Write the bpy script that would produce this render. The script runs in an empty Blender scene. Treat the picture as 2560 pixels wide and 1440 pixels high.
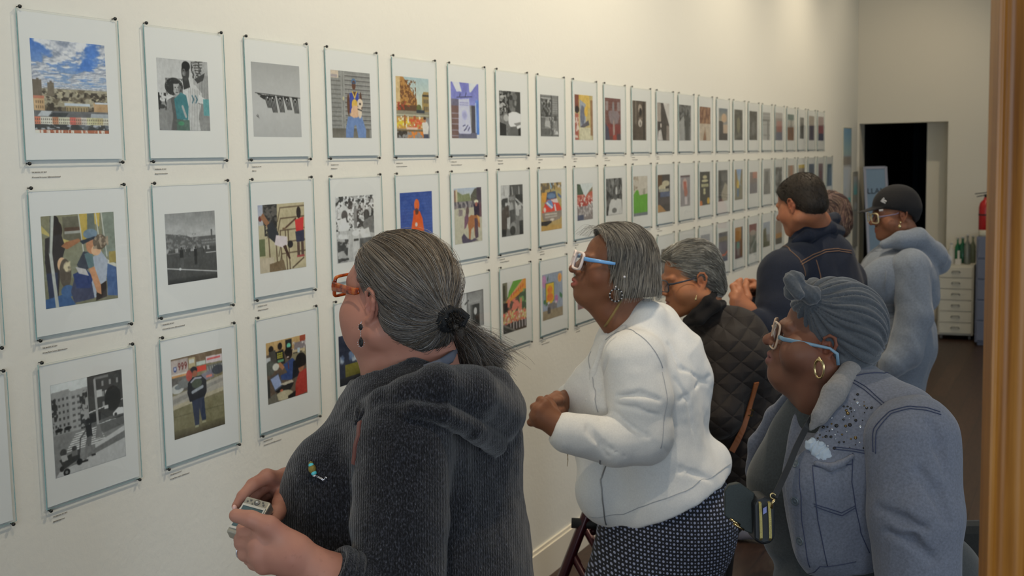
import bpy, math, random
import numpy as np
from mathutils import Vector, Matrix, Quaternion

# ---------------------------------------------------------------- camera, world, lights
FPX = 3038.4
YAW, PITCH, ROLL = 0.4420, -0.1068, -0.0200
UN = 0.38                                   # spacing of the framed prints along the wall
CAM = np.array([5.3577*UN, 0.0, 1.77])
Y0 = 5.0155*UN                              # left pin of the first column
FW = np.array([-math.sin(YAW)*math.cos(PITCH), math.cos(YAW)*math.cos(PITCH), math.sin(PITCH)])
_r = np.array([math.cos(YAW), math.sin(YAW), 0.0]); _u = np.cross(_r, FW)
RT = math.cos(ROLL)*_r + math.sin(ROLL)*_u
UP = -math.sin(ROLL)*_r + math.cos(ROLL)*_u
SC = bpy.context.scene
COL = SC.collection
cam = bpy.data.cameras.new('camera'); camo = bpy.data.objects.new('camera', cam); COL.objects.link(camo)
cam.sensor_width = 36.0; cam.lens = FPX/2560*36.0; cam.clip_start = 0.05
M = Matrix(((RT[0], UP[0], -FW[0], CAM[0]), (RT[1], UP[1], -FW[1], CAM[1]), (RT[2], UP[2], -FW[2], CAM[2]), (0, 0, 0, 1)))
camo.matrix_world = M
cam.dof.use_dof = True; cam.dof.focus_distance = 2.25; cam.dof.aperture_fstop = 9
SC.camera = camo
SC.view_settings.view_transform = 'Standard'; SC.view_settings.look = 'None'
SC.view_settings.gamma = 1.0; SC.view_settings.use_curve_mapping = False
SC.view_settings.exposure = -0.33
SC.cycles.max_bounces = 8; SC.cycles.transparent_max_bounces = 24
SC.cycles.caustics_reflective = False; SC.cycles.caustics_refractive = False
SC.cycles.sample_clamp_indirect = 4.0
world = bpy.data.worlds.new('world'); SC.world = world; world.use_nodes = True
wb = world.node_tree.nodes['Background']; wb.inputs[0].default_value = (0.55, 0.72, 1.0, 1); wb.inputs[1].default_value = 0.35

def light(kind, name, loc, energy, col, to=None, **kw):
    l = bpy.data.lights.new(name, kind); o = bpy.data.objects.new(name, l); COL.objects.link(o)
    o.location = loc; l.energy = energy; l.color = col
    if to is not None:
        o.rotation_euler = (Vector(to)-Vector(loc)).to_track_quat('-Z', 'Y').to_euler()
    for k, v in kw.items(): setattr(l, k, v)
    return o
ROOMX, ROOMY0, ROOMY1, CEIL = 6.2, -3.4, 12.25, 3.9
# daylight through the shopfront window behind the photographer, and through the two windows in the right wall
DAY = (0.78, 0.89, 1.0)
light('AREA', 'daylight_front', (3.6, ROOMY0+0.08, 1.75), 158, DAY, (3.6, 5, 1.3), shape='RECTANGLE', size=4.0, size_y=2.3)
light('AREA', 'daylight_side', (ROOMX-0.08, 1.6, 1.9), 62, DAY, (0, 1.8, 1.2), shape='RECTANGLE', size=2.4, size_y=1.8)
light('AREA', 'daylight_side', (ROOMX-0.08, 6.2, 1.9), 38, DAY, (0, 6.2, 1.2), shape='RECTANGLE', size=2.4, size_y=1.8)
WARM = (1.0, 0.84, 0.62)
# track spots over the wall (energy, y, where it points along the wall)
SPOTS = [(80, 1.2, 2.0), (165, 3.2, 3.6), (185, 5.2, 5.2), (165, 7.4, 7.2), (150, 9.4, 9.4), (60, 10.9, 11.6)]  # the last spot is an added one, to brighten the dim far end
# ---------------------------------------------------------------- helpers
def tag(o, label=None, cat=None, group=None, kind=None):
    if label: o['label'] = label
    if cat: o['category'] = cat
    if group: o['group'] = group
    if kind: o['kind'] = kind
    return o
def empty(name, loc=(0, 0, 0), label=None, cat=None, group=None):
    o = bpy.data.objects.new(name, None); COL.objects.link(o); o.location = loc; o.empty_display_size = 0.05
    return tag(o, label, cat, group)
def lin(c):
    c = np.asarray(c, float)/255.0
    return np.where(c <= 0.04045, c/12.92, ((c+0.055)/1.055)**2.4)
def L4(c): return tuple(float(v) for v in lin(c))+(1.0,)
def W(px, py, d):
    """point seen at pixel (px,py), d metres in front of the camera"""
    return CAM + d*KS[0]*(FW + (px-1280)/FPX*RT - (py-720)/FPX*UP)
KS = [1.0]          # a figure measured at one distance is moved to another with its size
def wallpt(px, py):
    r = FW + (px-1280)/FPX*RT - (py-720)/FPX*UP
    return CAM + r*(-CAM[0]/r[0])
def wloc(o):
    v = Vector((0, 0, 0))
    while o is not None: v = v+o.location; o = o.parent
    return v
def new_mesh(name, verts, faces, mat=None, parent=None, smooth=False, mats=None, midx=None, loc=None, attr=None):
    me = bpy.data.meshes.new(name)
    verts = np.asarray(verts, np.float64)
    if loc is not None: verts = verts-np.asarray(loc)
    if isinstance(faces, np.ndarray):
        n = len(faces); k = faces.shape[1]
        me.vertices.add(len(verts)); me.vertices.foreach_set('co', verts.ravel().astype(np.float32))
        me.loops.add(n*k); me.loops.foreach_set('vertex_index', faces.ravel().astype(np.int32))
        me.polygons.add(n); me.polygons.foreach_set('loop_start', np.arange(0, n*k, k, dtype=np.int32))
        me.polygons.foreach_set('loop_total', np.full(n, k, np.int32))
        me.update(calc_edges=True)
    else:
        me.from_pydata([tuple(v) for v in verts], [], faces)
    if attr is not None:
        a = me.color_attributes.new('tone', 'FLOAT_COLOR', 'POINT')
        c = np.ones((len(verts), 4), np.float32); c[:, :3] = attr
        a.data.foreach_set('color', c.ravel())
    me.update(); me.validate()
    if smooth: me.polygons.foreach_set('use_smooth', np.ones(len(me.polygons), bool))
    for m in (mats or ([mat] if mat else [])): me.materials.append(m)
    if midx is not None: me.polygons.foreach_set('material_index', np.asarray(midx, np.int32))
    o = bpy.data.objects.new(name, me); COL.objects.link(o)
    if loc is not None: o.location = loc
    if parent is not None:
        o.parent = parent; o.location = Vector(o.location)-wloc(parent)
    return o
class MB:
    """collects simple solids into one mesh"""
    def __init__(s): s.v = []; s.f = []; s.m = []
    def add(s, v, f, mi=0):
        b = len(s.v); s.v += [tuple(map(float, p)) for p in v]; s.f += [tuple(b+i for i in q) for q in f]; s.m += [mi]*len(f); return s
    def box(s, a, b, mi=0):
        x0, y0, z0 = a; x1, y1, z1 = b
        return s.add([(x0,y0,z0),(x1,y0,z0),(x1,y1,z0),(x0,y1,z0),(x0,y0,z1),(x1,y0,z1),(x1,y1,z1),(x0,y1,z1)],
                     [(0,3,2,1),(4,5,6,7),(0,1,5,4),(1,2,6,5),(2,3,7,6),(3,0,4,7)], mi)
    def obox(s, c, ax, h, mi=0):
        c = np.array(c, float); ax = [np.array(a, float) for a in ax]
        v = [c+i*h[0]*ax[0]+j*h[1]*ax[1]+k*h[2]*ax[2] for k in (-1, 1) for (i, j) in ((-1,-1),(1,-1),(1,1),(-1,1))]
        return s.add(v, [(0,3,2,1),(4,5,6,7),(0,1,5,4),(1,2,6,5),(2,3,7,6),(3,0,4,7)], mi)
    def tube(s, pts, r, n=10, mi=0, closed=False, flat=None):
        pts = [np.array(p, float) for p in pts]; m = len(pts)
        rs = [r]*m if (np.isscalar(r) or isinstance(r, tuple)) else list(r)
        v = []; prev = None
        for i, p in enumerate(pts):
            if closed: t = pts[(i+1) % m]-pts[i-1]
            else: t = pts[min(i+1, m-1)]-pts[max(i-1, 0)]
            t = t/(np.linalg.norm(t)+1e-12)
            if prev is None:
                a = np.array([0, 0, 1.0]) if flat is None else np.array(flat, float)
                if abs(t@a) > 0.95: a = np.array([1.0, 0, 0])
                prev = a
            n1 = prev-t*(prev@t); n1 /= np.linalg.norm(n1)+1e-12; prev = n1; n2 = np.cross(t, n1)
            rr = rs[i]
            ra, rb = (rr if isinstance(rr, (tuple, list)) else (rr, rr))
            for k in range(n):
                an = 2*math.pi*k/n
                v.append(p+ra*math.cos(an)*n1+rb*math.sin(an)*n2)
        f = []
        for i in range(m if closed else m-1):
            for k in range(n):
                a = i*n+k; b = i*n+(k+1) % n; j = (i+1) % m
                f.append((a, b, j*n+(k+1) % n, j*n+k))
        if not closed:
            f.append(tuple(range(n-1, -1, -1))); f.append(tuple((m-1)*n+k for k in range(n)))
        return s.add(v, f, mi)
    def ball(s, c, r, n=12, mi=0, ax=None):
        c = np.array(c, float); r = np.array([r]*3 if np.isscalar(r) else r, float)
        ax = np.eye(3) if ax is None else np.array(ax, float)
        v = []; f = []; k = n//2
        for i in range(1, k):
            th = math.pi*i/k
            for j in range(n):
                ph = 2*math.pi*j/n
                v.append(c+(np.array([math.sin(th)*math.cos(ph), math.sin(th)*math.sin(ph), math.cos(th)])*r)@ax)
        t = len(v); v.append(c+np.array([0, 0, r[2]])@ax); b = len(v); v.append(c-np.array([0, 0, r[2]])@ax)
        for i in range(k-2):
            for j in range(n):
                f.append((i*n+j, (i+1)*n+j, (i+1)*n+(j+1) % n, i*n+(j+1) % n))
        for j in range(n):
            f.append((t, j, (j+1) % n)); f.append((b, (k-2)*n+(j+1) % n, (k-2)*n+j))
        return s.add(v, f, mi)
    def lathe(s, c, prof, n=24, mi=0, ax=None):
        """prof = [(radius, height)...] around local z through c"""
        c = np.array(c, float); ax = np.eye(3) if ax is None else np.array(ax, float); v = []; f = []
        for (r, h) in prof:
            for j in range(n):
                a = 2*math.pi*j/n; v.append(c+np.array([r*math.cos(a), r*math.sin(a), h])@ax)
        for i in range(len(prof)-1):
            for j in range(n): f.append((i*n+j, i*n+(j+1) % n, (i+1)*n+(j+1) % n, (i+1)*n+j))
        f.append(tuple(range(n-1, -1, -1))); f.append(tuple((len(prof)-1)*n+k for k in range(n)))
        return s.add(v, f, mi)
    def build(s, name, mats, parent=None, smooth=False, loc=None, bevel=0):
        mats = mats if isinstance(mats, (list, tuple)) else [mats]
        o = new_mesh(name, s.v, s.f, parent=parent, smooth=smooth, mats=mats, midx=s.m, loc=loc)
        if bevel:
            b = o.modifiers.new('bevel', 'BEVEL'); b.width = bevel; b.segments = 2; b.limit_method = 'ANGLE'
        return o
# ---- materials
def mat(name, col, rough=0.6, metal=0.0, spec=0.5, **kw):
    m = bpy.data.materials.new(name); m.use_nodes = True; n = m.node_tree; p = n.nodes['Principled BSDF']
    p.inputs['Base Color'].default_value = L4(col); p.inputs['Roughness'].default_value = rough
    p.inputs['Metallic'].default_value = metal; p.inputs['Specular IOR Level'].default_value = spec
    for k, v in kw.items(): p.inputs[k.replace('_', ' ')].default_value = v
    return m
def nd(m, t, **kw):
    n = m.node_tree.nodes.new(t)
    for k, v in kw.items():
        if k.startswith('i_'):
            key = k[2:]; key = int(key) if key.isdigit() else key.replace('_', ' ')
            n.inputs[key].default_value = v
        else: setattr(n, k, v)
    return n
def lk(m, a, b): m.node_tree.links.new(a, b)
def P(m): return m.node_tree.nodes['Principled BSDF']
def coord(m, scale=(1, 1, 1), rot=(0, 0, 0), geo=False):
    t = nd(m, 'ShaderNodeNewGeometry') if geo else nd(m, 'ShaderNodeTexCoord')
    mp = nd(m, 'ShaderNodeMapping'); mp.inputs['Scale'].default_value = scale; mp.inputs['Rotation'].default_value = rot
    lk(m, t.outputs['Position' if geo else 'Object'], mp.inputs['Vector']); return mp.outputs[0]
def ramp(m, fac, stops):
    r = nd(m, 'ShaderNodeValToRGB'); e = r.color_ramp.elements
    while len(e) < len(stops): e.new(0.5)
    for k, (p, c) in enumerate(stops): e[k].position = p; e[k].color = L4(c)
    lk(m, fac, r.inputs[0]); return r.outputs[0]
def noise_col(m, stops, scale=5, vec=None, detail=4, rough=0.55):
    n = nd(m, 'ShaderNodeTexNoise'); n.inputs['Scale'].default_value = scale; n.inputs['Detail'].default_value = detail; n.inputs['Roughness'].default_value = rough
    lk(m, vec if vec is not None else coord(m), n.inputs['Vector'])
    c = ramp(m, n.outputs[0], stops); lk(m, c, P(m).inputs['Base Color']); return n
def bump(m, h, strength=0.3, dist=0.002, prev=None):
    b = nd(m, 'ShaderNodeBump'); b.inputs['Strength'].default_value = strength; b.inputs['Distance'].default_value = dist
    lk(m, h, b.inputs['Height'])
    if prev is not None: lk(m, prev, b.inputs['Normal'])
    lk(m, b.outputs[0], P(m).inputs['Normal']); return b.outputs[0]
def noise(m, scale, vec=None, detail=3, rough=0.5):
    n = nd(m, 'ShaderNodeTexNoise'); n.inputs['Scale'].default_value = scale; n.inputs['Detail'].default_value = detail; n.inputs['Roughness'].default_value = rough
    lk(m, vec if vec is not None else coord(m), n.inputs['Vector']); return n.outputs[0]
def attrmat(name, rough=0.6, spec=0.4, **kw):
    m = mat(name, (200, 200, 200), rough, spec=spec, **kw)
    a = nd(m, 'ShaderNodeAttribute'); a.attribute_name = 'tone'; lk(m, a.outputs['Color'], P(m).inputs['Base Color']); m['attr'] = True
    return m
def glassmat(name, tint=(0.93, 0.97, 0.97), refl=1.0, rough=0.01, ior=1.5):
    m = bpy.data.materials.new(name); m.use_nodes = True; t = m.node_tree; t.nodes.clear()
    o = nd(m, 'ShaderNodeOutputMaterial'); mx = nd(m, 'ShaderNodeMixShader'); tr = nd(m, 'ShaderNodeBsdfTransparent'); gl = nd(m, 'ShaderNodeBsdfGlossy')
    fr = nd(m, 'ShaderNodeFresnel'); fr.inputs[0].default_value = ior; gl.inputs['Roughness'].default_value = rough
    tr.inputs[0].default_value = tuple(tint)+(1,)
    ge = nd(m, 'ShaderNodeNewGeometry'); mu = nd(m, 'ShaderNodeMath', operation='SUBTRACT', use_clamp=True)      # only the front surface mirrors
    lk(m, fr.outputs[0], mu.inputs[0]); lk(m, ge.outputs['Backfacing'], mu.inputs[1])
    lk(m, mu.outputs[0], mx.inputs[0]); lk(m, tr.outputs[0], mx.inputs[1]); lk(m, gl.outputs[0], mx.inputs[2]); lk(m, mx.outputs[0], o.inputs[0])
    return m
_fontc = {}
def text_mesh(txt, size, name, m, loc, rot, parent, ext=0.0002, align='LEFT', sx=1.0):
    k = (txt, size, align, sx)
    if k not in _fontc:
        c = bpy.data.curves.new(name, 'FONT'); c.body = txt; c.size = size; c.extrude = ext; c.align_x = align; c.resolution_u = 2
        o = bpy.data.objects.new(name, c); COL.objects.link(o); bpy.context.view_layer.update()
        me = bpy.data.meshes.new_from_object(o.evaluated_get(bpy.context.evaluated_depsgraph_get()))
        bpy.data.objects.remove(o); me.materials.clear(); me.materials.append(m); me.name = name
        if sx != 1.0: me.transform(Matrix.Diagonal((sx, 1, 1, 1)))
        _fontc[k] = me
    o = bpy.data.objects.new(name, _fontc[k]); COL.objects.link(o)
    o.parent = parent; o.location = Vector(loc)-wloc(parent); o.rotation_euler = rot
    return o
# ---- value noise in numpy
_rs = np.random.RandomState(7); _NT = _rs.rand(64, 64, 64).astype(np.float32)
def vnoise(p, scale=1.0, seed=0):
    q = np.asarray(p)*scale+seed*17.13; i = np.floor(q).astype(int); f = q-i; f = f*f*(3-2*f); r = 0
    for a in (0, 1):
        for b in (0, 1):
            for c in (0, 1):
                w = (f[..., 0] if a else 1-f[..., 0])*(f[..., 1] if b else 1-f[..., 1])*(f[..., 2] if c else 1-f[..., 2])
                r = r+w*_NT[(i[..., 0]+a) & 63, (i[..., 1]+b) & 63, (i[..., 2]+c) & 63]
    return r
def fbm(p, scale=1.0, seed=0, oct=3):
    r = 0; a = 0.5; t = 0
    for k in range(oct): r = r+a*vnoise(p, scale*2**k, seed+k); t += a; a *= 0.5
    return r/t
# ---------------------------------------------------------------- the room
m_wall = mat('wall_paint', (221, 221, 213), 0.85, spec=0.2)
_n = noise(m_wall, 55, coord(m_wall), 4, 0.6); _n2 = noise(m_wall, 9, coord(m_wall), 3)
_b1 = bump(m_wall, _n2, 0.25, 0.006); bump(m_wall, _n, 0.5, 0.0022, _b1)
m_wallb = mat('far_wall_paint', (224, 218, 202), 0.85, spec=0.2); bump(m_wallb, noise(m_wallb, 60), 0.2, 0.002)
m_trim = mat('trim_paint', (222, 216, 200), 0.5)
m_floor = mat('floor_boards', (70, 48, 34), 0.42, spec=0.4)
_bk = nd(m_floor, 'ShaderNodeTexBrick'); _bk.inputs['Scale'].default_value = 1.0; _bk.inputs['Brick Width'].default_value = 1.4; _bk.inputs['Row Height'].default_value = 0.13
_bk.inputs['Mortar Size'].default_value = 0.002; _bk.inputs['Color1'].default_value = L4((78, 55, 40)); _bk.inputs['Color2'].default_value = L4((60, 42, 32)); _bk.inputs['Mortar'].default_value = L4((28, 20, 16))
lk(m_floor, coord(m_floor, rot=(0, 0, math.pi/2)), _bk.inputs['Vector'])
_mx = nd(m_floor, 'ShaderNodeMixRGB', blend_type='MULTIPLY'); _mx.inputs[0].default_value = 0.6
lk(m_floor, _bk.outputs[0], _mx.inputs[1]); lk(m_floor, ramp(m_floor, noise(m_floor, 12, coord(m_floor, (6, 0.6, 1)), 5), [(0.3, (120, 110, 105)), (0.7, (255, 255, 255))]), _mx.inputs[2]); lk(m_floor, _mx.outputs[0], P(m_floor).inputs['Base Color'])
m_ceil = mat('ceiling_paint', (196, 193, 186), 0.9)
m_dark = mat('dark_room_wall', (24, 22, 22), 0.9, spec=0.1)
m_frame = mat('window_frame_paint', (90, 90, 92), 0.4)
m_pane = glassmat('window_pane_glass')
def S(mb, name, m, **kw):
    o = mb.build(name, m, **kw); o['kind'] = 'structure'; return o
RX, Y1 = ROOMX, ROOMY1
S(MB().box((-0.2, ROOMY0-0.2, -0.12), (RX+0.2, Y1+3.2, 0)), 'floor', m_floor)
S(MB().box((-0.2, ROOMY0-0.2, CEIL), (RX+0.2, Y1+3.2, CEIL+0.15)), 'ceiling', m_ceil)
S(MB().box((-0.2, ROOMY0-0.2, 0), (0, Y1+3.2, CEIL)), 'wall_left', m_wall)
# far wall with the doorway beside the corner
DX0, DX1, DZ = 0.02, 0.838, 2.03
TH = 0.30
mb = MB().box((0, Y1, 0), (DX0, Y1+TH, CEIL)).box((DX1, Y1, 0), (RX, Y1+TH, CEIL)).box((DX0, Y1, DZ), (DX1, Y1+TH, CEIL))
S(mb, 'wall_back', m_wallb)
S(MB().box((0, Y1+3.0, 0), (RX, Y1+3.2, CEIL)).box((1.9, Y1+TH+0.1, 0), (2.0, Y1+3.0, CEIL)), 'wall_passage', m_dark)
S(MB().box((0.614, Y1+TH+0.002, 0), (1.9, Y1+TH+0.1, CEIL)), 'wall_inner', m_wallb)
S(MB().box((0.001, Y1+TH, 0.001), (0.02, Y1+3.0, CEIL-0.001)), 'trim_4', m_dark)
# shopfront wall behind the photographer and the right wall, both with windows
def wall_with_holes(name, axis, pos, th, lo, hi, holes, m):
    mb = MB(); cur = lo
    for (a, b, z0, z1) in holes:
        for (u0, u1, w0, w1) in ((cur, a, 0, CEIL), (a, b, 0, z0), (a, b, z1, CEIL)):
            if u1 > u0 and w1 > w0:
                if axis == 'y': mb.box((u0, pos-th, w0), (u1, pos, w1))
                else: mb.box((pos, u0, w0), (pos+th, u1, w1))
        cur = b
    if axis == 'y': mb.box((cur, pos-th, 0), (hi, pos, CEIL))
    else: mb.box((pos, cur, 0), (pos+th, hi, CEIL))
    S(mb, name, m)
wall_with_holes('wall_front', 'y', ROOMY0, 0.2, 0, RX, [(1.4, 5.8, 0.5, 3.0)], m_wall)
wall_with_holes('wall_right', 'x', RX, 0.2, ROOMY0, Y1+TH, [(0.3, 2.9, 0.9, 2.9), (4.9, 7.5, 0.9, 2.9)], m_wall)
def window(n, axis, pos, a, b, z0, z1, bars):
    r = MB()
    def bx(u0, u1, w0, w1, t=0.03):
        if axis == 'y': r.box((u0, pos-0.11-t, w0), (u1, pos-0.11+t, w1))
        else: r.box((pos+0.11-t, u0, w0), (pos+0.11+t, u1, w1))
    bx(a, b, z0, z0+0.06); bx(a, b, z1-0.06, z1); bx(a, a+0.06, z0+0.06, z1-0.06); bx(b-0.06, b, z0+0.06, z1-0.06)
    for k in range(1, bars):
        u = a+(b-a)*k/bars; bx(u-0.025, u+0.025, z0+0.06, z1-0.06)
    o = S(r, 'window_%d' % n, m_frame)
    g = MB()
    if axis == 'y': g.box((a+0.06, pos-0.114, z0+0.06), (b-0.06, pos-0.106, z1-0.06))
    else: g.box((pos+0.106, a+0.06, z0+0.06), (pos+0.114, b-0.06, z1-0.06))
    g.build('pane', m_pane, o)
window(1, 'y', ROOMY0, 1.4, 5.8, 0.5, 3.0, 3)
window(2, 'x', RX, 0.3, 2.9, 0.9, 2.9, 2)
window(3, 'x', RX, 4.9, 7.5, 0.9, 2.9, 2)
# baseboards
S(MB().box((0, ROOMY0, 0), (0.016, Y1, 0.13)).box((0, ROOMY0, 0.13), (0.009, Y1, 0.145)), 'baseboard_left', m_trim)
S(MB().box((DX1+0.005, Y1-0.016, 0), (RX, Y1, 0.13)), 'baseboard_back', m_trim)
# ceiling track with the spots that light the wall
m_track = mat('track_metal', (30, 30, 32), 0.4)
m_bulb = bpy.data.materials.new('lamp_glow'); m_bulb.use_nodes = True
P(m_bulb).inputs['Emission Color'].default_value = (1, 0.82, 0.55, 1); P(m_bulb).inputs['Emission Strength'].default_value = 12
TRX = 1.35
tr = MB().box((TRX-0.018, 0.6, CEIL-0.03), (TRX+0.018, 11.2, CEIL)).build('light_track', m_track)
tag(tr, 'long dark ceiling track that carries the spotlights', 'light track')
for k, (en, y, ty) in enumerate(SPOTS):
    z = CEIL-0.16
    d = Vector((0.0, ty, 1.45))-Vector((TRX, y, z)); d.normalize(); dn = np.array(d)
    q = d.to_track_quat('-Z', 'Y').to_matrix(); ax = np.array(q.transposed())
    e = empty('spotlight', (TRX, y, CEIL-0.03), ['ceiling spotlight nearest the shopfront window', 'second ceiling spotlight from the shopfront window', 'third ceiling spotlight from the shopfront window', 'third ceiling spotlight from the far wall', 'second ceiling spotlight from the far wall', 'added ceiling spotlight that brightens the far wall by the doorway'][k], 'spotlight', 'spotlights on the ceiling track')
    MB().tube([(TRX, y, CEIL-0.03), (TRX, y, z+0.03)], 0.008).build('stem', m_track, e)
    c = np.array([TRX, y, z])
    MB().lathe(c, [(0.03, 0.07), (0.036, 0.06), (0.042, -0.02), (0.05, -0.06), (0.046, -0.058), (0.036, -0.02), (0.0, -0.018)], 20, 0, ax).build('lamp_housing', m_track, e, smooth=True)
    MB().lathe(c, [(0.001, -0.022), (0.034, -0.024), (0.034, -0.026), (0.001, -0.026)], 16, 0, ax).build('bulb', m_bulb, e)
    lp = c+dn*0.075
    sl = light('SPOT', 'spot', tuple(lp), en, WARM, tuple(lp+dn), spot_size=math.radians(124), spot_blend=1.0, shadow_soft_size=0.035)
# golden oak moulding close to the camera on the right (the frame of the opening the picture was taken through)
m_oak = mat('golden_oak', (176, 120, 55), 0.38, spec=0.35)
_v = coord(m_oak, (40, 40, 1.6)); _no = noise_col(m_oak, [(0.3, (118, 70, 18)), (0.5, (152, 98, 32)), (0.7, (172, 118, 50))], 1.6, _v, 6, 0.6)
bump(m_oak, _no.outputs[0], 0.15, 0.001)
OD = 1.28
def oakpt(px, dd): return W(px, 720, OD+dd)
hv = np.array([RT[0], RT[1], 0]); hv /= np.linalg.norm(hv); fv = np.array([-hv[1], hv[0], 0])   # across / away
base = W(2485, 720, OD); base[2] = 0
s = OD/FPX
prof = [(0, 60), (0, 2), (6, 0), (12, 1), (17, 9), (26, 15), (38, 16), (48, 10), (55, 1), (66, -7), (78, -9), (90, -5), (96, 2), (98, 10), (100, 10), (104, -2), (116, -5), (122, -4), (126, -12), (140, -22), (160, -27), (182, -22), (196, -10), (204, 0), (212, 3), (260, 3), (260, 60)]
v = []; f = []
n = len(prof)
for z in (0.0, CEIL):
    for (a, b) in prof: v.append(base+hv*a*s+fv*b*s*1.0+np.array([0, 0, z]))
for i in range(n): f.append((i, (i+1) % n, n+(i+1) % n, n+i))
f.append(tuple(range(n))[::-1]); f.append(tuple(range(n, 2*n)))
o = new_mesh('trim_1', v, f, m_oak, smooth=True); o['kind'] = 'structure'
o.modifiers.new('w', 'EDGE_SPLIT').split_angle = math.radians(50)
# ---------------------------------------------------------------- the printed photographs (each is a coloured sheet)
class Can:
    def __init__(s, w, h, c=(128, 128, 128), seed=0):
        s.w, s.h = w, h; s.a = np.ones((h, w, 3))*np.array(c, float); s.seed = seed
        s.U, s.V = np.meshgrid((np.arange(w))/(w-1), (np.arange(h))/(h-1)); s.px = 1.0/h; s.as_ = h/w
    def _n(s, su, sv, k=0, oct=3): return fbm(np.stack([s.U*su, s.V*sv, np.zeros_like(s.U)], -1), 1.0, s.seed*3+k, oct)
    def _p(s, m, c, a=1.0):
        m = (np.clip(m, 0, 1)*a)[..., None]; s.a = s.a*(1-m)+np.array(c, float)*m; return s
    def r(s, u0, v0, u1, v1, c, a=1.0):
        p = s.px*0.7; return s._p(np.minimum.reduce([(s.U-u0)/p+.5, (u1-s.U)/p+.5, (s.V-v0)/p+.5, (v1-s.V)/p+.5]), c, a)
    def e(s, cu, cv, ru, rv, c, a=1.0):
        d = np.sqrt(((s.U-cu)/ru)**2+((s.V-cv)/rv)**2); return s._p((1-d)*min(ru, rv)/s.px+.5, c, a)
    def p(s, pts, c, a=1.0):
        m = np.zeros(s.U.shape, bool); n = len(pts); j = n-1
        for i in range(n):
            (x0, y0), (x1, y1) = pts[i], pts[j]
            if y0 != y1:
                m ^= ((y0 > s.V) != (y1 > s.V)) & (s.U < (x1-x0)*(s.V-y0)/(y1-y0)+x0)
            j = i
        return s._p(m.astype(float), c, a)
    def l(s, u0, v0, u1, v1, w, c, a=1.0):
        du, dv = u1-u0, v1-v0; t = np.clip(((s.U-u0)*du+(s.V-v0)*dv)/(du*du+dv*dv+1e-9), 0, 1)
        d = np.hypot(s.U-u0-t*du, s.V-v0-t*dv); return s._p((w-d)/s.px+.5, c, a)
    def g(s, v0, c0, v1, c1, u0=0, u1=1):
        t = np.clip((s.V-v0)/(v1-v0), 0, 1)[..., None]; k = ((s.V >= v0) & (s.V <= v1) & (s.U >= u0) & (s.U <= u1))[..., None]
        s.a = np.where(k, np.array(c0, float)*(1-t)+np.array(c1, float)*t, s.a); return s
    def n(s, su, sv, amt, u0=0, v0=0, u1=1, v1=1, k=0):
        m = ((s.V >= v0) & (s.V <= v1) & (s.U >= u0) & (s.U <= u1))
        s.a = s.a+((s._n(su, sv, k)-.5)*2*amt*m)[..., None]; return s
    def nc(s, su, sv, c, th, w=0.06, u0=0, v0=0, u1=1, v1=1, k=0, a=1.0):
        m = ((s.V >= v0) & (s.V <= v1) & (s.U >= u0) & (s.U <= u1)); return s._p(np.clip((s._n(su, sv, k)-th)/w+.5, 0, 1)*m, c, a)
    def win(s, u0, v0, u1, v1, nu, nv, c, fu=.5, fv=.55):
        for i in range(nu):
            for j in range(nv):
                a = u0+(u1-u0)*(i+.5)/nu; b = v0+(v1-v0)*(j+.5)/nv; hw = (u1-u0)/nu*fu/2; hh = (v1-v0)/nv*fv/2
                s.r(a-hw, b-hh, a+hw, b+hh, c)
        return s
    def fig(s, u, v, h, top, leg, skin=(90, 62, 48), hair=(30, 26, 24), w=.1):
        s.r(u-w*h*1.1, v+.13*h, u+w*h*1.1, v+.52*h, top); s.r(u-w*h*.95, v+.5*h, u-w*h*.1, v+.97*h, leg); s.r(u+w*h*.1, v+.5*h, u+w*h*.95, v+.97*h, leg)
        s.e(u, v+.075*h, .055*h*s.as_*.8, .07*h, skin); s.e(u, v+.045*h, .06*h*s.as_*.8, .05*h, hair); return s
def bw(v): return (v, v, v-2)
PIC = {}
def pic(c, r):
    def d(f): PIC[(c, r)] = f; return f
    return d
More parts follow.
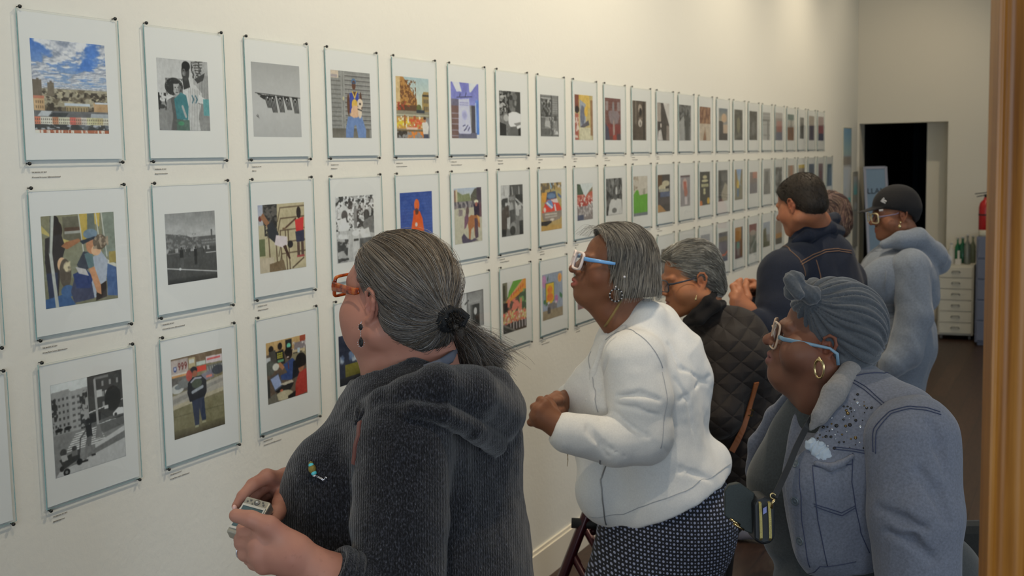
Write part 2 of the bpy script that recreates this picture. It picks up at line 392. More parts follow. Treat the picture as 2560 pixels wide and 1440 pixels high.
@pic(0, 0)
def _(c):
    c.g(0, (62, 104, 176), .5, (128, 150, 176))
    vv = 1.0/(0.62-np.clip(c.V, 0, .52)); Q = lambda du=0.0, dv=0.0: fbm(np.stack([(c.U-.5+du)*(1.3+vv*.55)*2.1+5, (vv+dv)*2.3, c.U*0+.3], -1), 1.0, 11, 5)
    n0, n1 = Q(), Q(.01, .09); den = np.clip((n0-.40)/.11, 0, 1); lit = np.clip(.5+(n0-n1)*6.5, 0, 1)[..., None]
    cl = np.array([126, 134, 150])*(1-lit)+np.array([196, 196, 198])*lit; m = (den*(c.V < .53))[..., None]; c.a = c.a*(1-m)+cl*m
    c._p(np.clip(1.2-np.hypot((c.U-.76)/.13, (c.V-.24)/.13)-(n0-.45)*5, 0, .85), (66, 112, 186))
    c.r(0, .52, 1, 1, (104, 94, 76)).nc(14, 22, (146, 138, 116), .5, .1, v0=.52, v1=.72).nc(20, 30, (66, 58, 48), .55, .1, v0=.55, v1=.8, k=2).nc(18, 40, (170, 160, 130), .62, .1, v0=.52, v1=.7, k=4)
    c.r(0, .43, .115, .62, (102, 92, 78)).r(.19, .455, .275, .6, (106, 96, 80)).r(.05, .415, .08, .45, (100, 90, 76)).r(.22, .44, .25, .47, (100, 90, 78))
    c.r(0, .62, .14, .76, (182, 150, 110)).r(0, .6, .14, .63, (176, 112, 88)).r(.8, .66, 1, .8, (166, 134, 96)).win(.02, .64, .13, .75, 4, 2, (120, 96, 70)).r(.82, .65, 1, .67, (176, 180, 184)).r(.4, .67, .75, .70, (170, 178, 184)).r(.42, .7, .72, .78, (150, 132, 96)).win(.42, .7, .72, .78, 8, 1, (108, 92, 66))
    c.r(0, .76, 1, .83, (96, 96, 96)).p([(.1, .76), (.24, .76), (.18, .82), (.04, .82)], (168, 172, 174)).p([(.24, .78), (.45, .78), (.4, .83), (.18, .83)], (60, 62, 62)).p([(.76, .78), (1, .78), (1, .84), (.74, .84)], (150, 156, 160))
    cs = [(196, 112, 84), (196, 192, 178), (196, 192, 178), (172, 118, 86), (186, 182, 158), (186, 182, 158), (196, 96, 84), (178, 132, 112), (186, 178, 168), (190, 186, 146), (178, 172, 130), (176, 164, 122), (190, 186, 168)]
    for i, k in enumerate(cs): c.r(i/13, .825, (i+1)/13, .905, k)
    c.win(0, .835, 1, .87, 39, 1, (92, 84, 74), .4).win(0, .875, 1, .9, 39, 1, (92, 84, 74), .4)
    c.r(0, .905, 1, .965, (92, 96, 100)).nc(9, 5, (62, 62, 60), .5, .05, v0=.905, v1=.965).nc(12, 30, (150, 154, 158), .6, .06, v0=.905, v1=.965, k=5).r(0, .965, 1, 1, (160, 92, 64)).nc(60, 8, (200, 190, 176), .52, .05, v0=.968)
@pic(1, 0)
def _(c):
    c.g(0, bw(166), .6, bw(182)).p([(.66, 0), (1, 0), (1, .8), (.74, .62)], bw(150)).r(0, .6, 1, 1, bw(126)).nc(10, 12, bw(44), .45, .08, u1=.15, v0=.48, v1=.72).e(.06, .67, .07, .03, bw(60))
    for k in range(7): c.l(.7+k*.012, .03+k*.035, .9-k*.01, .0+k*.045, .006, bw(56)); c.l(.84+k*.03, .2, .8+k*.035, .62, .006, bw(112))
    c.p([(.72, .26), (.94, .16), (.9, .27), (.78, .32)], bw(60)).nc(40, 30, bw(70), .55, .06, u0=.66, v1=.25, u1=.86)
    # the taller person, striped jersey
    c.p([(.47, .40), (.6, .32), (.74, .35), (.86, .46), (.84, .62), (.80, 1), (.46, 1)], bw(176)).p([(.48, .26), (.60, .25), (.63, .38), (.5, .42)], bw(50)).e(.545, .17, .078, .125, bw(62)).e(.56, .085, .082, .07, bw(34)).e(.52, .18, .03, .06, bw(100)).e(.515, .15, .012, .008, bw(30)).e(.56, .155, .012, .008, bw(30)).e(.52, .235, .026, .009, bw(44)).e(.50, .19, .012, .02, bw(124))
    for k in range(7): c.l(.60+k*.036, .38+k*.008, .585+k*.03, 1, .0028, bw(104))
    c.p([(.80, .48), (.93, .54), (.88, .64), (.76, .6)], bw(188)).l(.78, .6, .9, .64, .006, bw(110)).p([(.84, .6), (.9, .62), (.86, .8), (.8, .98), (.78, .8)], bw(120)).r(.88, .54, 1, .78, (84, 140, 142))
    for u in (.66, .73): c.l(u, .50, u+.03, .55, .010, (58, 98, 110)); c.l(u+.03, .55, u, .60, .010, (58, 98, 110))
    # the shorter person, curly hair
    c.e(.31, .385, .175, .125, bw(44)).nc(34, 34, bw(92), .54, .08, u0=.15, u1=.48, v0=.27, v1=.5).e(.36, .41, .07, .095, bw(152)).e(.335, .395, .014, .009, bw(60)).e(.39, .395, .014, .009, bw(60)).e(.365, .43, .012, .02, bw(120)).e(.365, .465, .026, .009, bw(84)).e(.41, .42, .02, .06, bw(104)).e(.25, .40, .05, .09, bw(48)).e(.34, .315, .09, .03, bw(48))
    c.p([(.30, .5), (.4, .5), (.42, .56), (.28, .56)], bw(140)).p([(.17, .58), (.28, .53), (.44, .55), (.48, .7), (.46, .86), (.5, 1), (.22, 1), (.2, .78)], bw(84)).p([(.17, .58), (.24, .56), (.27, .8), (.22, 1), (.16, .96), (.14, .75)], bw(120)).p([(.30, .56), (.44, .46), (.54, .5), (.58, .66), (.56, .85), (.34, .84)], (58, 112, 118)).r(.33, .85, .58, 1, (76, 98, 88)).e(.42, .9, .06, .03, (70, 130, 96)).l(.46, .66, .52, .8, .02, bw(150))
@pic(2, 0)
def _(c):
    c.g(0, bw(146), .3, bw(160)).g(.3, bw(160), .6, bw(166)).g(.6, bw(166), 1, bw(158)).l(.06, .41, 1, .45, .004, bw(40)).p([(.08, .405), (.2, .43), (.27, .44), (.25, .5), (.17, .47)], bw(46)).p([(.12, .43), (.17, .44), (.15, .455)], bw(140))
    for i, (u, l, t) in enumerate([(.30, .17, .09), (.40, .23, .10), (.56, .22, .08), (.70, .18, .12), (.88, .22, .05)]):
        v = .43+u*.02; w = .115
        c.p([(u-.06, v), (u+w-.05, v+.003), (u+w-.04+t*.4, v+l), (u-.03+t*.4, v+l-.012)], bw(150))
        for k in range(4): c.l(u-.055+k*.035, v, u-.025+k*.026+t*.4, v+l-.008, .0085, bw(42))
        c.p([(u-.06, v), (u+.06, v), (u+.015, v+.075)], bw(46)).e(u+.003, v+.03, .014, .013, bw(190))
    c.l(.07, .715, .10, .735, .005, bw(70)).l(.09, .70, .12, .75, .004, bw(70)).l(.11, .71, .08, .73, .004, bw(90))
@pic(3, 0)
def _(c):
    c.r(0, 0, 1, 1, (126, 126, 122))
    for i in range(13): c.r(0, .08+i*.066, .24, .095+i*.066, (96, 96, 92)).r(.34, .06+i*.066, 1, .078+i*.066, (92, 90, 88)).r(.34, .045+i*.066, 1, .06+i*.066, (142, 142, 138))
    c.r(.24, 0, .34, .9, (134, 134, 130)).r(.285, 0, .295, .9, (96, 96, 92)).r(0, 0, .19, .11, (186, 170, 150)).r(.0, .06, .16, .1, (150, 140, 140)).g(.86, (92, 88, 80), 1, (112, 108, 98), 0, .95)
    c.e(.57, .15, .06, .05, (70, 104, 140)).e(.57, .2, .05, .07, (96, 62, 46)).r(.53, .16, .62, .18, (52, 74, 108)).p([(.46, .32), (.68, .31), (.72, .62), (.44, .62)], (52, 66, 148)).e(.42, .5, .035, .16, (92, 60, 44)).e(.74, .46, .035, .16, (84, 54, 40)).p([(.53, .3), (.63, .3), (.59, .38)], (92, 60, 44)).l(.53, .3, .58, .39, .012, (196, 160, 60)).l(.64, .3, .59, .39, .012, (196, 160, 60)).e(.58, .5, .075, .09, (200, 160, 66))
    c.p([(.4, .68), (.75, .66), (.86, .88), (.85, 1), (.65, 1), (.6, .8), (.55, .82), (.52, 1), (.33, 1), (.34, .85)], (96, 122, 170)).n(14, 14, 12, .3, .66, .88, 1).e(.6, .6, .12, .09, (198, 158, 124)).p([(.45, .66), (.56, .5), (.66, .62), (.56, .7)], (196, 156, 122)).e(.72, .47, .075, .07, (196, 178, 156)).e(.72, .48, .025, .018, (70, 56, 50)).e(.71, .6, .05, .1, (200, 180, 158)).l(.66, .56, .75, .58, .01, (60, 60, 60)).e(.3, .41, .02, .03, (176, 170, 130))
@pic(4, 0)
def _(c):
    c.g(0, (150, 172, 176), .5, (186, 190, 170)).p([(0, 0), (.22, 0), (.62, .36), (.64, .56), (0, .58)], (170, 122, 62)).nc(26, 30, (112, 72, 40), .5, .08, u1=.6, v0=.05, v1=.52).p([(.0, 0), (.12, 0), (.12, .5), (0, .5)], (188, 160, 110)).n(20, 30, 22, 0, 0, .2, .5)
    c.p([(.78, .28), (.84, .22), (1, .22), (1, .6), (.78, .56)], (148, 124, 72)).r(.8, .27, 1, .3, (60, 56, 50)).win(.82, .32, .99, .56, 3, 2, (70, 70, 72)).r(.04, .46, .7, .56, (92, 64, 44)).nc(20, 20, (150, 62, 40), .58, .08, u1=.45, v0=.4, v1=.56).e(.68, .5, .08, .06, (96, 100, 56))
    c.r(0, .55, 1, .66, (128, 122, 104)).r(.6, .53, .85, .58, (50, 56, 66)).r(0, .61, 1, .63, (170, 166, 140)).r(0, .65, .85, .85, (178, 132, 66))
    c.nc(14, 22, (212, 178, 40), .5, .05, v0=.68, v1=.83, u1=.4).nc(16, 24, (196, 86, 48), .5, .06, u0=.35, v0=.68, v1=.84, u1=.8, k=3).nc(20, 20, (206, 196, 170), .6, .05, v0=.64, v1=.84, u1=.8, k=5).r(.28, .82, .62, .86, (206, 170, 150)).r(0, .86, .85, .89, (110, 92, 60)).nc(18, 18, (60, 52, 44), .5, .08, v0=.88, u1=.3).nc(22, 22, (206, 120, 46), .5, .08, v0=.89, u0=.3, u1=.8).r(.22, .62, .26, .78, (150, 84, 44)).r(.5, .63, .57, .7, (160, 80, 50))
    c.p([(.76, .74), (.92, .72), (.98, .8), (.94, .94), (.8, .94)], (196, 192, 184)).e(.85, .69, .04, .045, (176, 112, 80)).e(.85, .665, .04, .025, (60, 44, 34)).r(.8, .93, .96, 1, (70, 74, 90))
@pic(5, 0)
def _(c):
    c.g(0, (104, 106, 178), .4, (120, 126, 190)).p([(.05, 0), (.3, 0), (.38, .16), (.2, .17)], (190, 192, 206)).p([(.64, 0), (.95, 0), (.8, .1), (.72, .16), (.66, .16)], (188, 192, 206)).r(0, .3, .3, .55, (104, 100, 120)).n(12, 14, 14).r(0, .42, .26, 1, (110, 84, 80))
    for k in (.55, .64, .74, .85, .95): c.r(0, k, .26, k+.012, (150, 146, 160))
    c.r(.72, .4, .86, 1, (74, 70, 78)).g(.3, (86, 118, 196), 1, (70, 120, 200), .88, 1).r(.86, .35, .9, 1, (150, 168, 200)).r(.24, .9, .9, 1, (96, 96, 116)).p([(.27, .3), (.64, .28), (.7, .9), (.66, .92), (.27, .92), (.24, .88)], (176, 178, 216)).win(.3, .34, .62, .42, 9, 2, (110, 110, 150), .6, .5)
    for k in (.05, .07, .1): c.e(.46, .58, k, k*.9, (120, 120, 160), .25)
    c.l(.4, .78, .48, .76, .01, (70, 70, 96)).l(.5, .82, .58, .76, .01, (70, 70, 96)).l(.44, .86, .52, .82, .012, (60, 60, 90)).l(.58, .86, .64, .8, .012, (60, 60, 90)).r(.9, .93, 1, 1, (200, 200, 210)).l(.2, .27, .75, .24, .008, (60, 60, 92)).l(.3, .26, .33, .2, .01, (50, 50, 80)).l(.5, .25, .54, .18, .01, (50, 50, 80))
@pic(6, 0)
def _(c):
    c.r(0, 0, 1, 1, bw(112)).nc(14, 20, bw(40), .46, .08, u1=.55, v1=.55).nc(9, 30, bw(160), .58, .06, u1=.3, v1=.5, k=3).r(.75, 0, 1, .5, bw(60)).e(.72, .2, .13, .17, bw(72)).e(.72, .12, .12, .07, bw(100)).e(.76, .26, .05, .06, bw(120)).e(.54, .24, .09, .16, bw(96)).e(.54, .14, .09, .06, bw(52)).p([(.42, .5), (.6, .46), (.8, .46), (1, .5), (1, .8), (.85, .84), (.5, .8), (.4, .7)], bw(206)).p([(.05, .55), (.4, .5), (.42, .75), (.2, .8)], bw(110)).n(20, 20, 30, 0, .4, .45, 1).e(.3, .6, .12, .08, bw(160)).p([(.4, 1), (.5, .8), (.8, .78), (.9, 1)], bw(92)).p([(0, .7), (.3, .75), (.3, 1), (0, 1)], bw(40)).p([(.85, .84), (1, .82), (1, 1), (.88, 1)], bw(36)).p([(.66, .72), (1, .68), (1, .74), (.8, .78)], bw(120))
@pic(7, 0)
def _(c):
    c.r(0, 0, 1, 1, bw(96)).r(0, 0, 1, .03, bw(130)).r(0, .06, .62, .1, bw(150)).r(.66, .05, .95, .45, bw(132)).win(.66, .05, .95, .45, 1, 7, bw(90), 1, .2).nc(18, 20, bw(50), .5, .06, u1=.4, v0=.1, v1=.55).nc(24, 24, bw(170), .6, .05, u1=.35, v0=.12, v1=.35, k=3).e(.48, .28, .12, .16, bw(120)).e(.48, .16, .1, .06, bw(160)).p([(.38, .3), (.58, .3), (.6, .52), (.36, .52)], bw(128)).nc(20, 16, bw(62), .52, .08, u0=.34, u1=.6, v0=.12, v1=.52, k=5).r(0, .53, 1, .55, bw(150)).e(.36, .6, .1, .07, bw(140)).p([(.26, .62), (.5, .62), (.54, .8), (.22, .8)], bw(160)).l(.35, .8, .36, .93, .02, bw(120)).e(.82, .56, .09, .07, bw(70)).p([(.7, .62), (.92, .62), (.95, .92), (.7, .92)], bw(118)).nc(14, 12, bw(180), .6, .06, u0=.55, v0=.55, v1=.95, k=8).e(.3, .86, .28, .1, bw(70), .4).r(0, .8, 1, .81, bw(130)).r(.58, 0, .63, 1, bw(58), .7).r(0, 0, .03, 1, bw(50)).r(.97, 0, 1, 1, bw(50))
@pic(8, 0)
def _(c):
    c.r(0, 0, 1, 1, (176, 156, 100)).p([(.2, 0), (.8, 0), (.85, .3), (.25, .2)], (196, 162, 76)).r(0, 0, .22, .3, (120, 66, 50)).p([(.26, .1), (.6, .2), (.6, .7), (.28, .72)], (140, 146, 156)).e(.42, .45, .12, .22, (96, 100, 116)).e(.62, .36, .1, .12, (200, 160, 60)).p([(.3, .7), (.75, .55), (.8, .66), (.4, .74)], (84, 80, 86)).r(.24, .72, .95, 1, (186, 180, 150)).r(0, .42, .2, 1, (156, 84, 70)).nc(16, 16, (196, 180, 166), .55, .06, u1=.22, v0=.5, v1=.95).e(.12, .33, .12, .08, (44, 34, 32)).r(.86, .1, 1, .9, (140, 104, 70)).n(20, 20, 20)
@pic(9, 0)
def _(c):
    c.r(0, 0, 1, 1, (104, 66, 60)).win(0, 0, 1, .6, 6, 8, (118, 82, 76), .8, .3).r(.05, .08, .2, .3, (136, 122, 120)).r(.78, .08, .95, .3, (130, 116, 114)).e(.52, .22, .06, .14, (128, 124, 126)).p([(.25, .3), (.8, .3), (.95, .4), (.8, .6), (.35, .6), (.2, .4)], (124, 108, 110)).e(.54, .5, .14, .2, (120, 108, 110)).r(.1, .62, 1, .9, (120, 52, 48)).p([(0, .6), (.2, .7), (.3, 1), (0, 1)], (70, 68, 84)).e(.55, .75, .06, .25, (150, 128, 120)).e(.6, .95, .12, .08, (150, 58, 44)).r(.75, .85, 1, 1, (76, 60, 62)).n(14, 16, 18)
@pic(10, 0)
def _(c):
    c.r(0, 0, 1, 1, (78, 66, 56)).r(0, 0, .3, .6, (104, 92, 80)).r(.1, 0, .16, 1, (60, 50, 42)).e(.55, .2, .14, .12, (150, 136, 122)).e(.58, .28, .1, .1, (40, 34, 30)).e(.55, .56, .14, .1, (170, 160, 150)).r(.42, .42, .72, .46, (120, 104, 90)).e(.56, .58, .03, .05, (60, 52, 46)).r(.78, 0, .9, 1, (50, 42, 36)).r(.9, 0, 1, 1, (96, 84, 72)).n(6, 24, 14)
@pic(11, 0)
def _(c):
    c.r(0, 0, 1, 1, (66, 58, 54)).p([(.4, 0), (.6, 0), (1, .5), (1, 0)], (180, 172, 166)).p([(.5, 0), (1, .6), (1, .1), (.8, 0)], (186, 180, 174)).r(0, 0, .3, .5, (150, 138, 128)).p([(0, 1), (.1, .75), (.3, .7), (.45, 1)], (180, 174, 170)).e(.3, .6, .05, .06, (190, 180, 172)).r(.75, .6, 1, 1, (120, 108, 100)).n(12, 14, 22)
@pic(12, 0)
def _(c): c.r(0, 0, 1, 1, bw(104)).nc(8, 12, bw(60), .5, .1, v1=.6).p([(0, .5), (.4, .3), (.5, 1), (0, 1)], bw(140)).r(.5, .3, .85, 1, bw(70)).n(20, 20, 20)
@pic(13, 0)
def _(c): c.r(0, 0, 1, 1, (150, 110, 80)).nc(10, 14, (110, 70, 52), .5, .1, v1=.5).r(0, .5, 1, 1, (176, 160, 140)).p([(.3, 1), (.5, .6), (.6, 1)], (130, 92, 66)).n(16, 16, 20)
@pic(14, 0)
def _(c): c.g(0, (92, 106, 118), .4, (150, 140, 120)).r(0, .4, .5, 1, (62, 58, 60)).e(.6, .3, .3, .14, (182, 150, 118)).r(.5, .5, 1, .8, (176, 152, 130)).r(0, .78, 1, 1, (56, 50, 52))
@pic(15, 0)
def _(c): c.r(0, 0, 1, 1, (86, 86, 78)).nc(7, 12, (56, 54, 50), .5, .1).e(.5, .5, .2, .25, (112, 108, 84))
@pic(16, 0)
def _(c): c.r(0, 0, 1, 1, bw(78)).nc(6, 12, bw(50), .5, .1).e(.5, .6, .2, .25, bw(96))
@pic(17, 0)
def _(c): c.r(0, 0, 1, 1, bw(150)).win(0, 0, 1, .5, 4, 4, bw(110), .5, .5).r(0, .25, 1, .3, bw(90)).r(.6, .3, .8, 1, bw(100)).r(.1, .8, 1, .84, bw(110))
@pic(18, 0)
def _(c): c.r(0, 0, 1, 1, (126, 116, 112)).r(0, 0, 1, .2, (156, 150, 146)).r(.2, .3, .9, .7, (150, 100, 92)).r(.1, .7, 1, 1, (104, 106, 120))
@pic(19, 0)
def _(c): c.r(0, 0, 1, .22, (66, 96, 92)).r(0, .22, 1, .5, (150, 146, 138)).r(0, .5, 1, 1, (116, 78, 54)).r(.5, .2, .6, .7, (60, 60, 60))
@pic(20, 0)
def _(c): c.r(0, 0, 1, 1, bw(90)).e(.5, .5, .3, .3, bw(56)).r(0, .8, 1, 1, bw(70))
@pic(21, 0)
def _(c): c.r(0, 0, 1, 1, (104, 98, 104)).r(0, 0, 1, .4, (130, 116, 104)).r(.2, .4, .8, 1, (76, 70, 86))
@pic(22, 0)
def _(c): c.r(0, 0, 1, .4, (132, 104, 104)).r(0, .4, 1, .7, (134, 78, 84)).r(0, .7, 1, 1, (72, 74, 96))
@pic(0, 1)
def _(c):
    c.r(0, 0, 1, 1, (110, 108, 84)).g(0, (124, 120, 92), .7, (120, 122, 100)).r(.28, .02, .56, .3, (96, 92, 74)).r(.3, .14, .58, .18, (84, 62, 46)).r(.3, .18, .56, .21, (150, 150, 140)).p([(.5, 0), (.62, 0), (.6, .3), (.54, .3)], (176, 150, 66)).r(.62, 0, .72, .22, (96, 104, 96)).p([(.72, 0), (.8, 0), (.78, .16), (.72, .12)], (186, 158, 70)).r(.82, 0, 1, .5, (118, 126, 112)).p([(0, .1), (.1, .2), (.4, .3), (.36, .34), (0, .18)], (176, 160, 92))
    for u in (.5, .74, .82): c.l(u, 0, u+.05, .5, .008, (176, 176, 164))
    c.e(.2, .16, .07, .1, (44, 34, 28)).e(.17, .06, .06, .06, (40, 32, 28)).p([(.04, .24), (.25, .2), (.3, .35), (.22, .55), (.17, .9), (.06, .9), (.02, .5)], (50, 44, 42)).p([(.24, .34), (.3, .3), (.48, .27), (.52, .3), (.32, .38)], (150, 98, 62)).p([(.03, .62), (.18, .62), (.16, .92), (.05, .92)], (44, 50, 72)).e(.24, .54, .06, .08, (200, 160, 120)).e(.28, .64, .08, .16, (84, 74, 62)).nc(8, 8, (190, 176, 140), .62, .06, u0=.18, u1=.4, v0=.45, v1=.75)
    c.p([(0, .9), (.3, .86), (.4, 1), (0, 1)], (52, 84, 130)).e(.3, .84, .09, .07, (58, 90, 134)).p([(.86, .55), (1, .6), (1, .97), (.85, .95)], (66, 92, 136)).p([(.8, .5), (1, .6), (1, .64), (.86, .58)], (186, 184, 170)).r(.9, .45, 1, .58, (150, 132, 70))
    c.p([(.66, .5), (.78, .42), (.88, .55), (.84, .8), (.7, .96), (.6, .94), (.62, .6)], (152, 160, 172)).p([(.7, .84), (.84, .78), (.84, .96), (.68, .99)], (46, 36, 32)).p([(.4, .7), (.52, .54), (.62, .7), (.66, .96), (.38, .98), (.34, .85)], (60, 64, 88)).p([(.38, .66), (.56, .62), (.66, .72), (.6, .84), (.42, .82)], (42, 56, 104)).p([(.44, .56), (.54, .42), (.66, .44), (.64, .6), (.5, .66)], (58, 62, 72)).p([(.42, .58), (.56, .62), (.6, .7), (.46, .66)], (172, 168, 166)).p([(.55, .45), (.66, .42), (.68, .6), (.6, .62)], (86, 110, 112)).p([(.6, .62), (.68, .6), (.76, .82), (.76, .93), (.7, .9)], (186, 130, 90))
    c.e(.67, .36, .09, .1, (176, 120, 84)).e(.72, .42, .07, .06, (206, 160, 122)).e(.78, .33, .1, .085, (96, 82, 66)).nc(30, 30, (150, 132, 110), .55, .08, u0=.68, u1=.9, v0=.25, v1=.42).e(.65, .23, .1, .055, (104, 124, 140)).p([(.5, .3), (.72, .26), (.7, .29), (.54, .34)], (44, 50, 60)).l(.15, 0, .1, .4, .022, (170, 172, 162)).l(.1, .4, .15, 1, .022, (164, 166, 158)).l(.125, 0, .085, .4, .006, (90, 90, 84))
@pic(1, 1)
def _(c):
    c.g(0, bw(128), .4, bw(166)).n(5, 12, 20, v1=.4).r(0, .36, 1, .55, bw(86)).p([(0, .28), (.4, .33), (.66, .42), (.66, .55), (0, .6)], bw(88)).nc(30, 30, bw(120), .55, .08, v0=.3, v1=.52, u1=.68).r(.7, .4, 1, .5, bw(92)).win(.7, .4, 1, .48, 9, 2, bw(140), .5, .5).r(.9, .27, .93, .42, bw(80)).r(0, .52, 1, 1, bw(72)).n(30, 30, 8, v0=.52).r(0, .565, .3, .572, bw(130)).r(.78, .6, 1, .612, bw(170)).l(0, .77, 1, .9, .007, bw(186)).nc(30, 8, bw(150), .6, .05, v0=.5, v1=.56)
    c.fig(.29, .49, .3, bw(44), bw(84), bw(76), bw(40)).fig(.57, .5, .27, bw(40), bw(44), bw(76), bw(36)).fig(.45, .52, .1, bw(60), bw(90)).fig(.74, .54, .09, bw(50), bw(60)).e(.25, .8, .024, .02, bw(190)).g(.93, bw(64), 1, bw(48))
@pic(2, 1)
def _(c):
    c.r(0, 0, 1, 1, (168, 158, 126)).g(0, (150, 156, 176), .3, (160, 160, 160), 0, .12).r(.1, 0, .42, .3, (88, 84, 78)).nc(20, 30, (50, 48, 46), .5, .06, u0=.12, u1=.42, v1=.5).p([(.4, 0), (1, 0), (1, 1), (.5, .9), (.38, .5)], (170, 158, 124))
    for k in (.06, .22, .4, .58, .75): c.l(.46, k, 1, k-.01, .01, (100, 84, 64)).l(.46, k+.01, .4, k+.2, .01, (104, 88, 66))
    for k in (.2, .35, .45, .56, .62): c.l(k, .4, k+.02, 1, .012, (96, 78, 58))
    c.n(10, 10, 12).r(0, .5, .12, .75, (92, 100, 66)).r(0, .78, .3, 1, (172, 160, 136)).e(.04, .2, .035, .04, (110, 50, 46)).p([(.04, .18), (.1, .12), (.26, .3), (.2, .36)], (140, 96, 66)).p([(.18, .3), (.28, .25), (.42, .45), (.34, .58), (.2, .48)], (46, 48, 52)).p([(.36, .46), (.6, .5), (.6, .62), (.5, .66), (.32, .6)], (190, 178, 180)).e(.66, .62, .06, .055, (40, 36, 36)).p([(.5, .64), (.56, .62), (.66, .84), (.62, .84)], (66, 44, 34)).l(.58, .36, .8, .24, .014, (84, 58, 44)).r(.5, .36, .57, .39, (110, 84, 60))
    c.e(.87, .15, .05, .09, (44, 34, 32)).p([(.78, .26), (.98, .22), (.96, .45), (.8, .44)], (196, 46, 44)).p([(.78, .44), (.98, .42), (.98, .6), (.8, .6)], (50, 50, 70)).r(.81, .6, .87, .82, (84, 64, 54)).r(.9, .6, .96, .82, (84, 64, 54)).r(.8, .8, .97, .83, (150, 60, 60)).p([(.2, .88), (.5, .84), (.55, 1), (.2, 1)], (110, 92, 66)).l(.7, .98, .95, .85, .012, (84, 68, 50))
@pic(3, 1)
def _(c):
    c.r(0, 0, 1, 1, bw(166)).nc(18, 24, bw(60), .5, .08, v1=.55).nc(22, 28, bw(206), .58, .06, v1=.55, k=2).e(.2, .25, .12, .12, bw(190)).e(.22, .29, .08, .08, bw(80)).p([(.02, .35), (.25, .32), (.32, .55), (.1, .6)], bw(200)).l(.1, .55, .45, .55, .03, bw(170)).p([(.0, .58), (.1, .55), (.1, .8), (0, .8)], bw(150)).r(.02, .62, .3, 1, bw(70)).nc(8, 20, bw(160), .5, .08, u1=.4, v0=.6).l(.08, .6, .34, .62, .035, bw(190)).l(.34, .62, .3, .9, .03, bw(170)).r(.42, .58, .58, .85, bw(182)).e(.5, .57, .1, .045, bw(206)).r(.44, .66, .57, .69, bw(60)).r(.46, .2, .54, .5, bw(120)).e(.8, .3, .08, .08, bw(64)).p([(.7, .4), (.98, .32), (1, .6), (.72, .55)], bw(110)).p([(.6, .55), (.85, .5), (.9, .65), (.65, .65)], bw(196)).r(.6, .66, 1, 1, bw(90)).n(14, 14, 16)
@pic(4, 1)
def _(c):
    c.g(0, (48, 74, 146), .8, (58, 84, 156)); c.n(40, 60, 10)
    for k in range(14): c.r(0, .02+k*.056, 1, .026+k*.056, (40, 62, 128))
    c.r(0, .8, 1, 1, (140, 134, 130)).p([(.4, .42), (.48, .34), (.6, .36), (.68, .5), (.74, .84), (.62, .84), (.56, .74), (.44, .74), (.4, .86), (.3, .86), (.34, .6)], (214, 84, 34)).e(.51, .24, .08, .11, (216, 92, 40)).e(.5, .36, .06, .06, (96, 56, 44)).l(.43, .5, .43, .36, .03, (206, 78, 32)).e(.48, .6, .04, .04, (190, 180, 176)).p([(.42, .8), (.6, .78), (.6, .86), (.42, .86)], (120, 96, 80))
@pic(5, 1)
def _(c):
    c.g(0, (156, 168, 184), .2, (172, 176, 170)).p([(.1, .05), (.3, .12), (.55, .1), (.62, .25), (.1, .28)], (120, 128, 92)).p([(.6, .14), (.75, .02), (1, 0), (1, .4), (.62, .28)], (84, 84, 72)).r(.82, 0, 1, .5, (70, 60, 70)).r(0, .03, .09, .3, (124, 92, 76)).r(.06, .02, .12, .25, (186, 170, 140)).r(0, .24, .8, .36, (136, 130, 130)).nc(22, 12, (78, 76, 84), .52, .08, v0=.24, v1=.38).r(0, .36, 1, 1, (172, 168, 146)).nc(14, 14, (120, 108, 110), .6, .1, v0=.3, v1=.5, u1=.5).r(.85, .28, 1, .55, (96, 70, 78))
    c.p([(.7, .3), (.9, .3), (.92, .52), (.72, .54)], (52, 44, 60)).e(.8, .26, .08, .03, (206, 196, 166)).e(.8, .31, .045, .04, (150, 90, 80)).p([(.44, .56), (.6, .5), (.85, .52), (.92, .6), (.93, .76), (.84, .72), (.8, .9), (.72, .9), (.7, .72), (.6, .76), (.56, .95), (.5, .94), (.5, .76)], (156, 100, 62)).p([(.72, .56), (.84, .58), (.86, .92), (.74, .95)], (78, 62, 74)).p([(.8, .5), (.92, .55), (.9, .68)], (196, 148, 84)).p([(.36, .52), (.5, .46), (.5, .6), (.4, .72), (.34, .75)], (112, 80, 96)).e(.47, .42, .06, .08, (96, 78, 78)).p([(.26, .98), (.24, .88), (.32, .82), (.46, .92), (.6, .96), (.7, .93), (.85, .98), (.5, 1), (.3, 1)], (74, 66, 84))
@pic(6, 1)
def _(c):
    c.r(0, 0, 1, 1, bw(100)).r(0, 0, .38, .4, bw(168)).l(.12, 0, .14, .2, .008, bw(110)).r(.38, 0, 1, .24, bw(76)).l(.5, .05, .52, .2, .02, bw(140)).l(.82, .05, .82, .22, .02, bw(150)).r(.34, .2, .64, .33, bw(90)).r(.36, .23, .62, .3, bw(120)).r(.65, .2, 1, .36, bw(50)).nc(12, 12, bw(60), .5, .08, u1=.3, v0=.25, v1=.5).p([(0, .5), (.3, .38), (.36, .6), (.2, .95), (0, 1)], (70, 62, 56)).e(.45, .46, .1, .12, bw(140)).p([(.36, .5), (.6, .48), (.64, .7), (.4, .75)], bw(72)).p([(.62, .3), (.75, .42), (.9, .38), (.92, .5), (.78, .64), (.66, .6)], bw(168)).l(.66, .28, .98, .42, .02, bw(160)).p([(.24, .64), (.4, .62), (.36, .86), (.24, .85)], bw(160)).e(.52, .86, .16, .12, bw(128)).e(.5, .9, .13, .09, bw(50)).r(.68, .62, .8, 1, bw(110)).p([(.8, .5), (1, .48), (1, .7), (.82, .72)], bw(120)).r(.82, .72, 1, 1, bw(50)).r(0, .85, .2, 1, bw(34)).n(16, 16, 18)
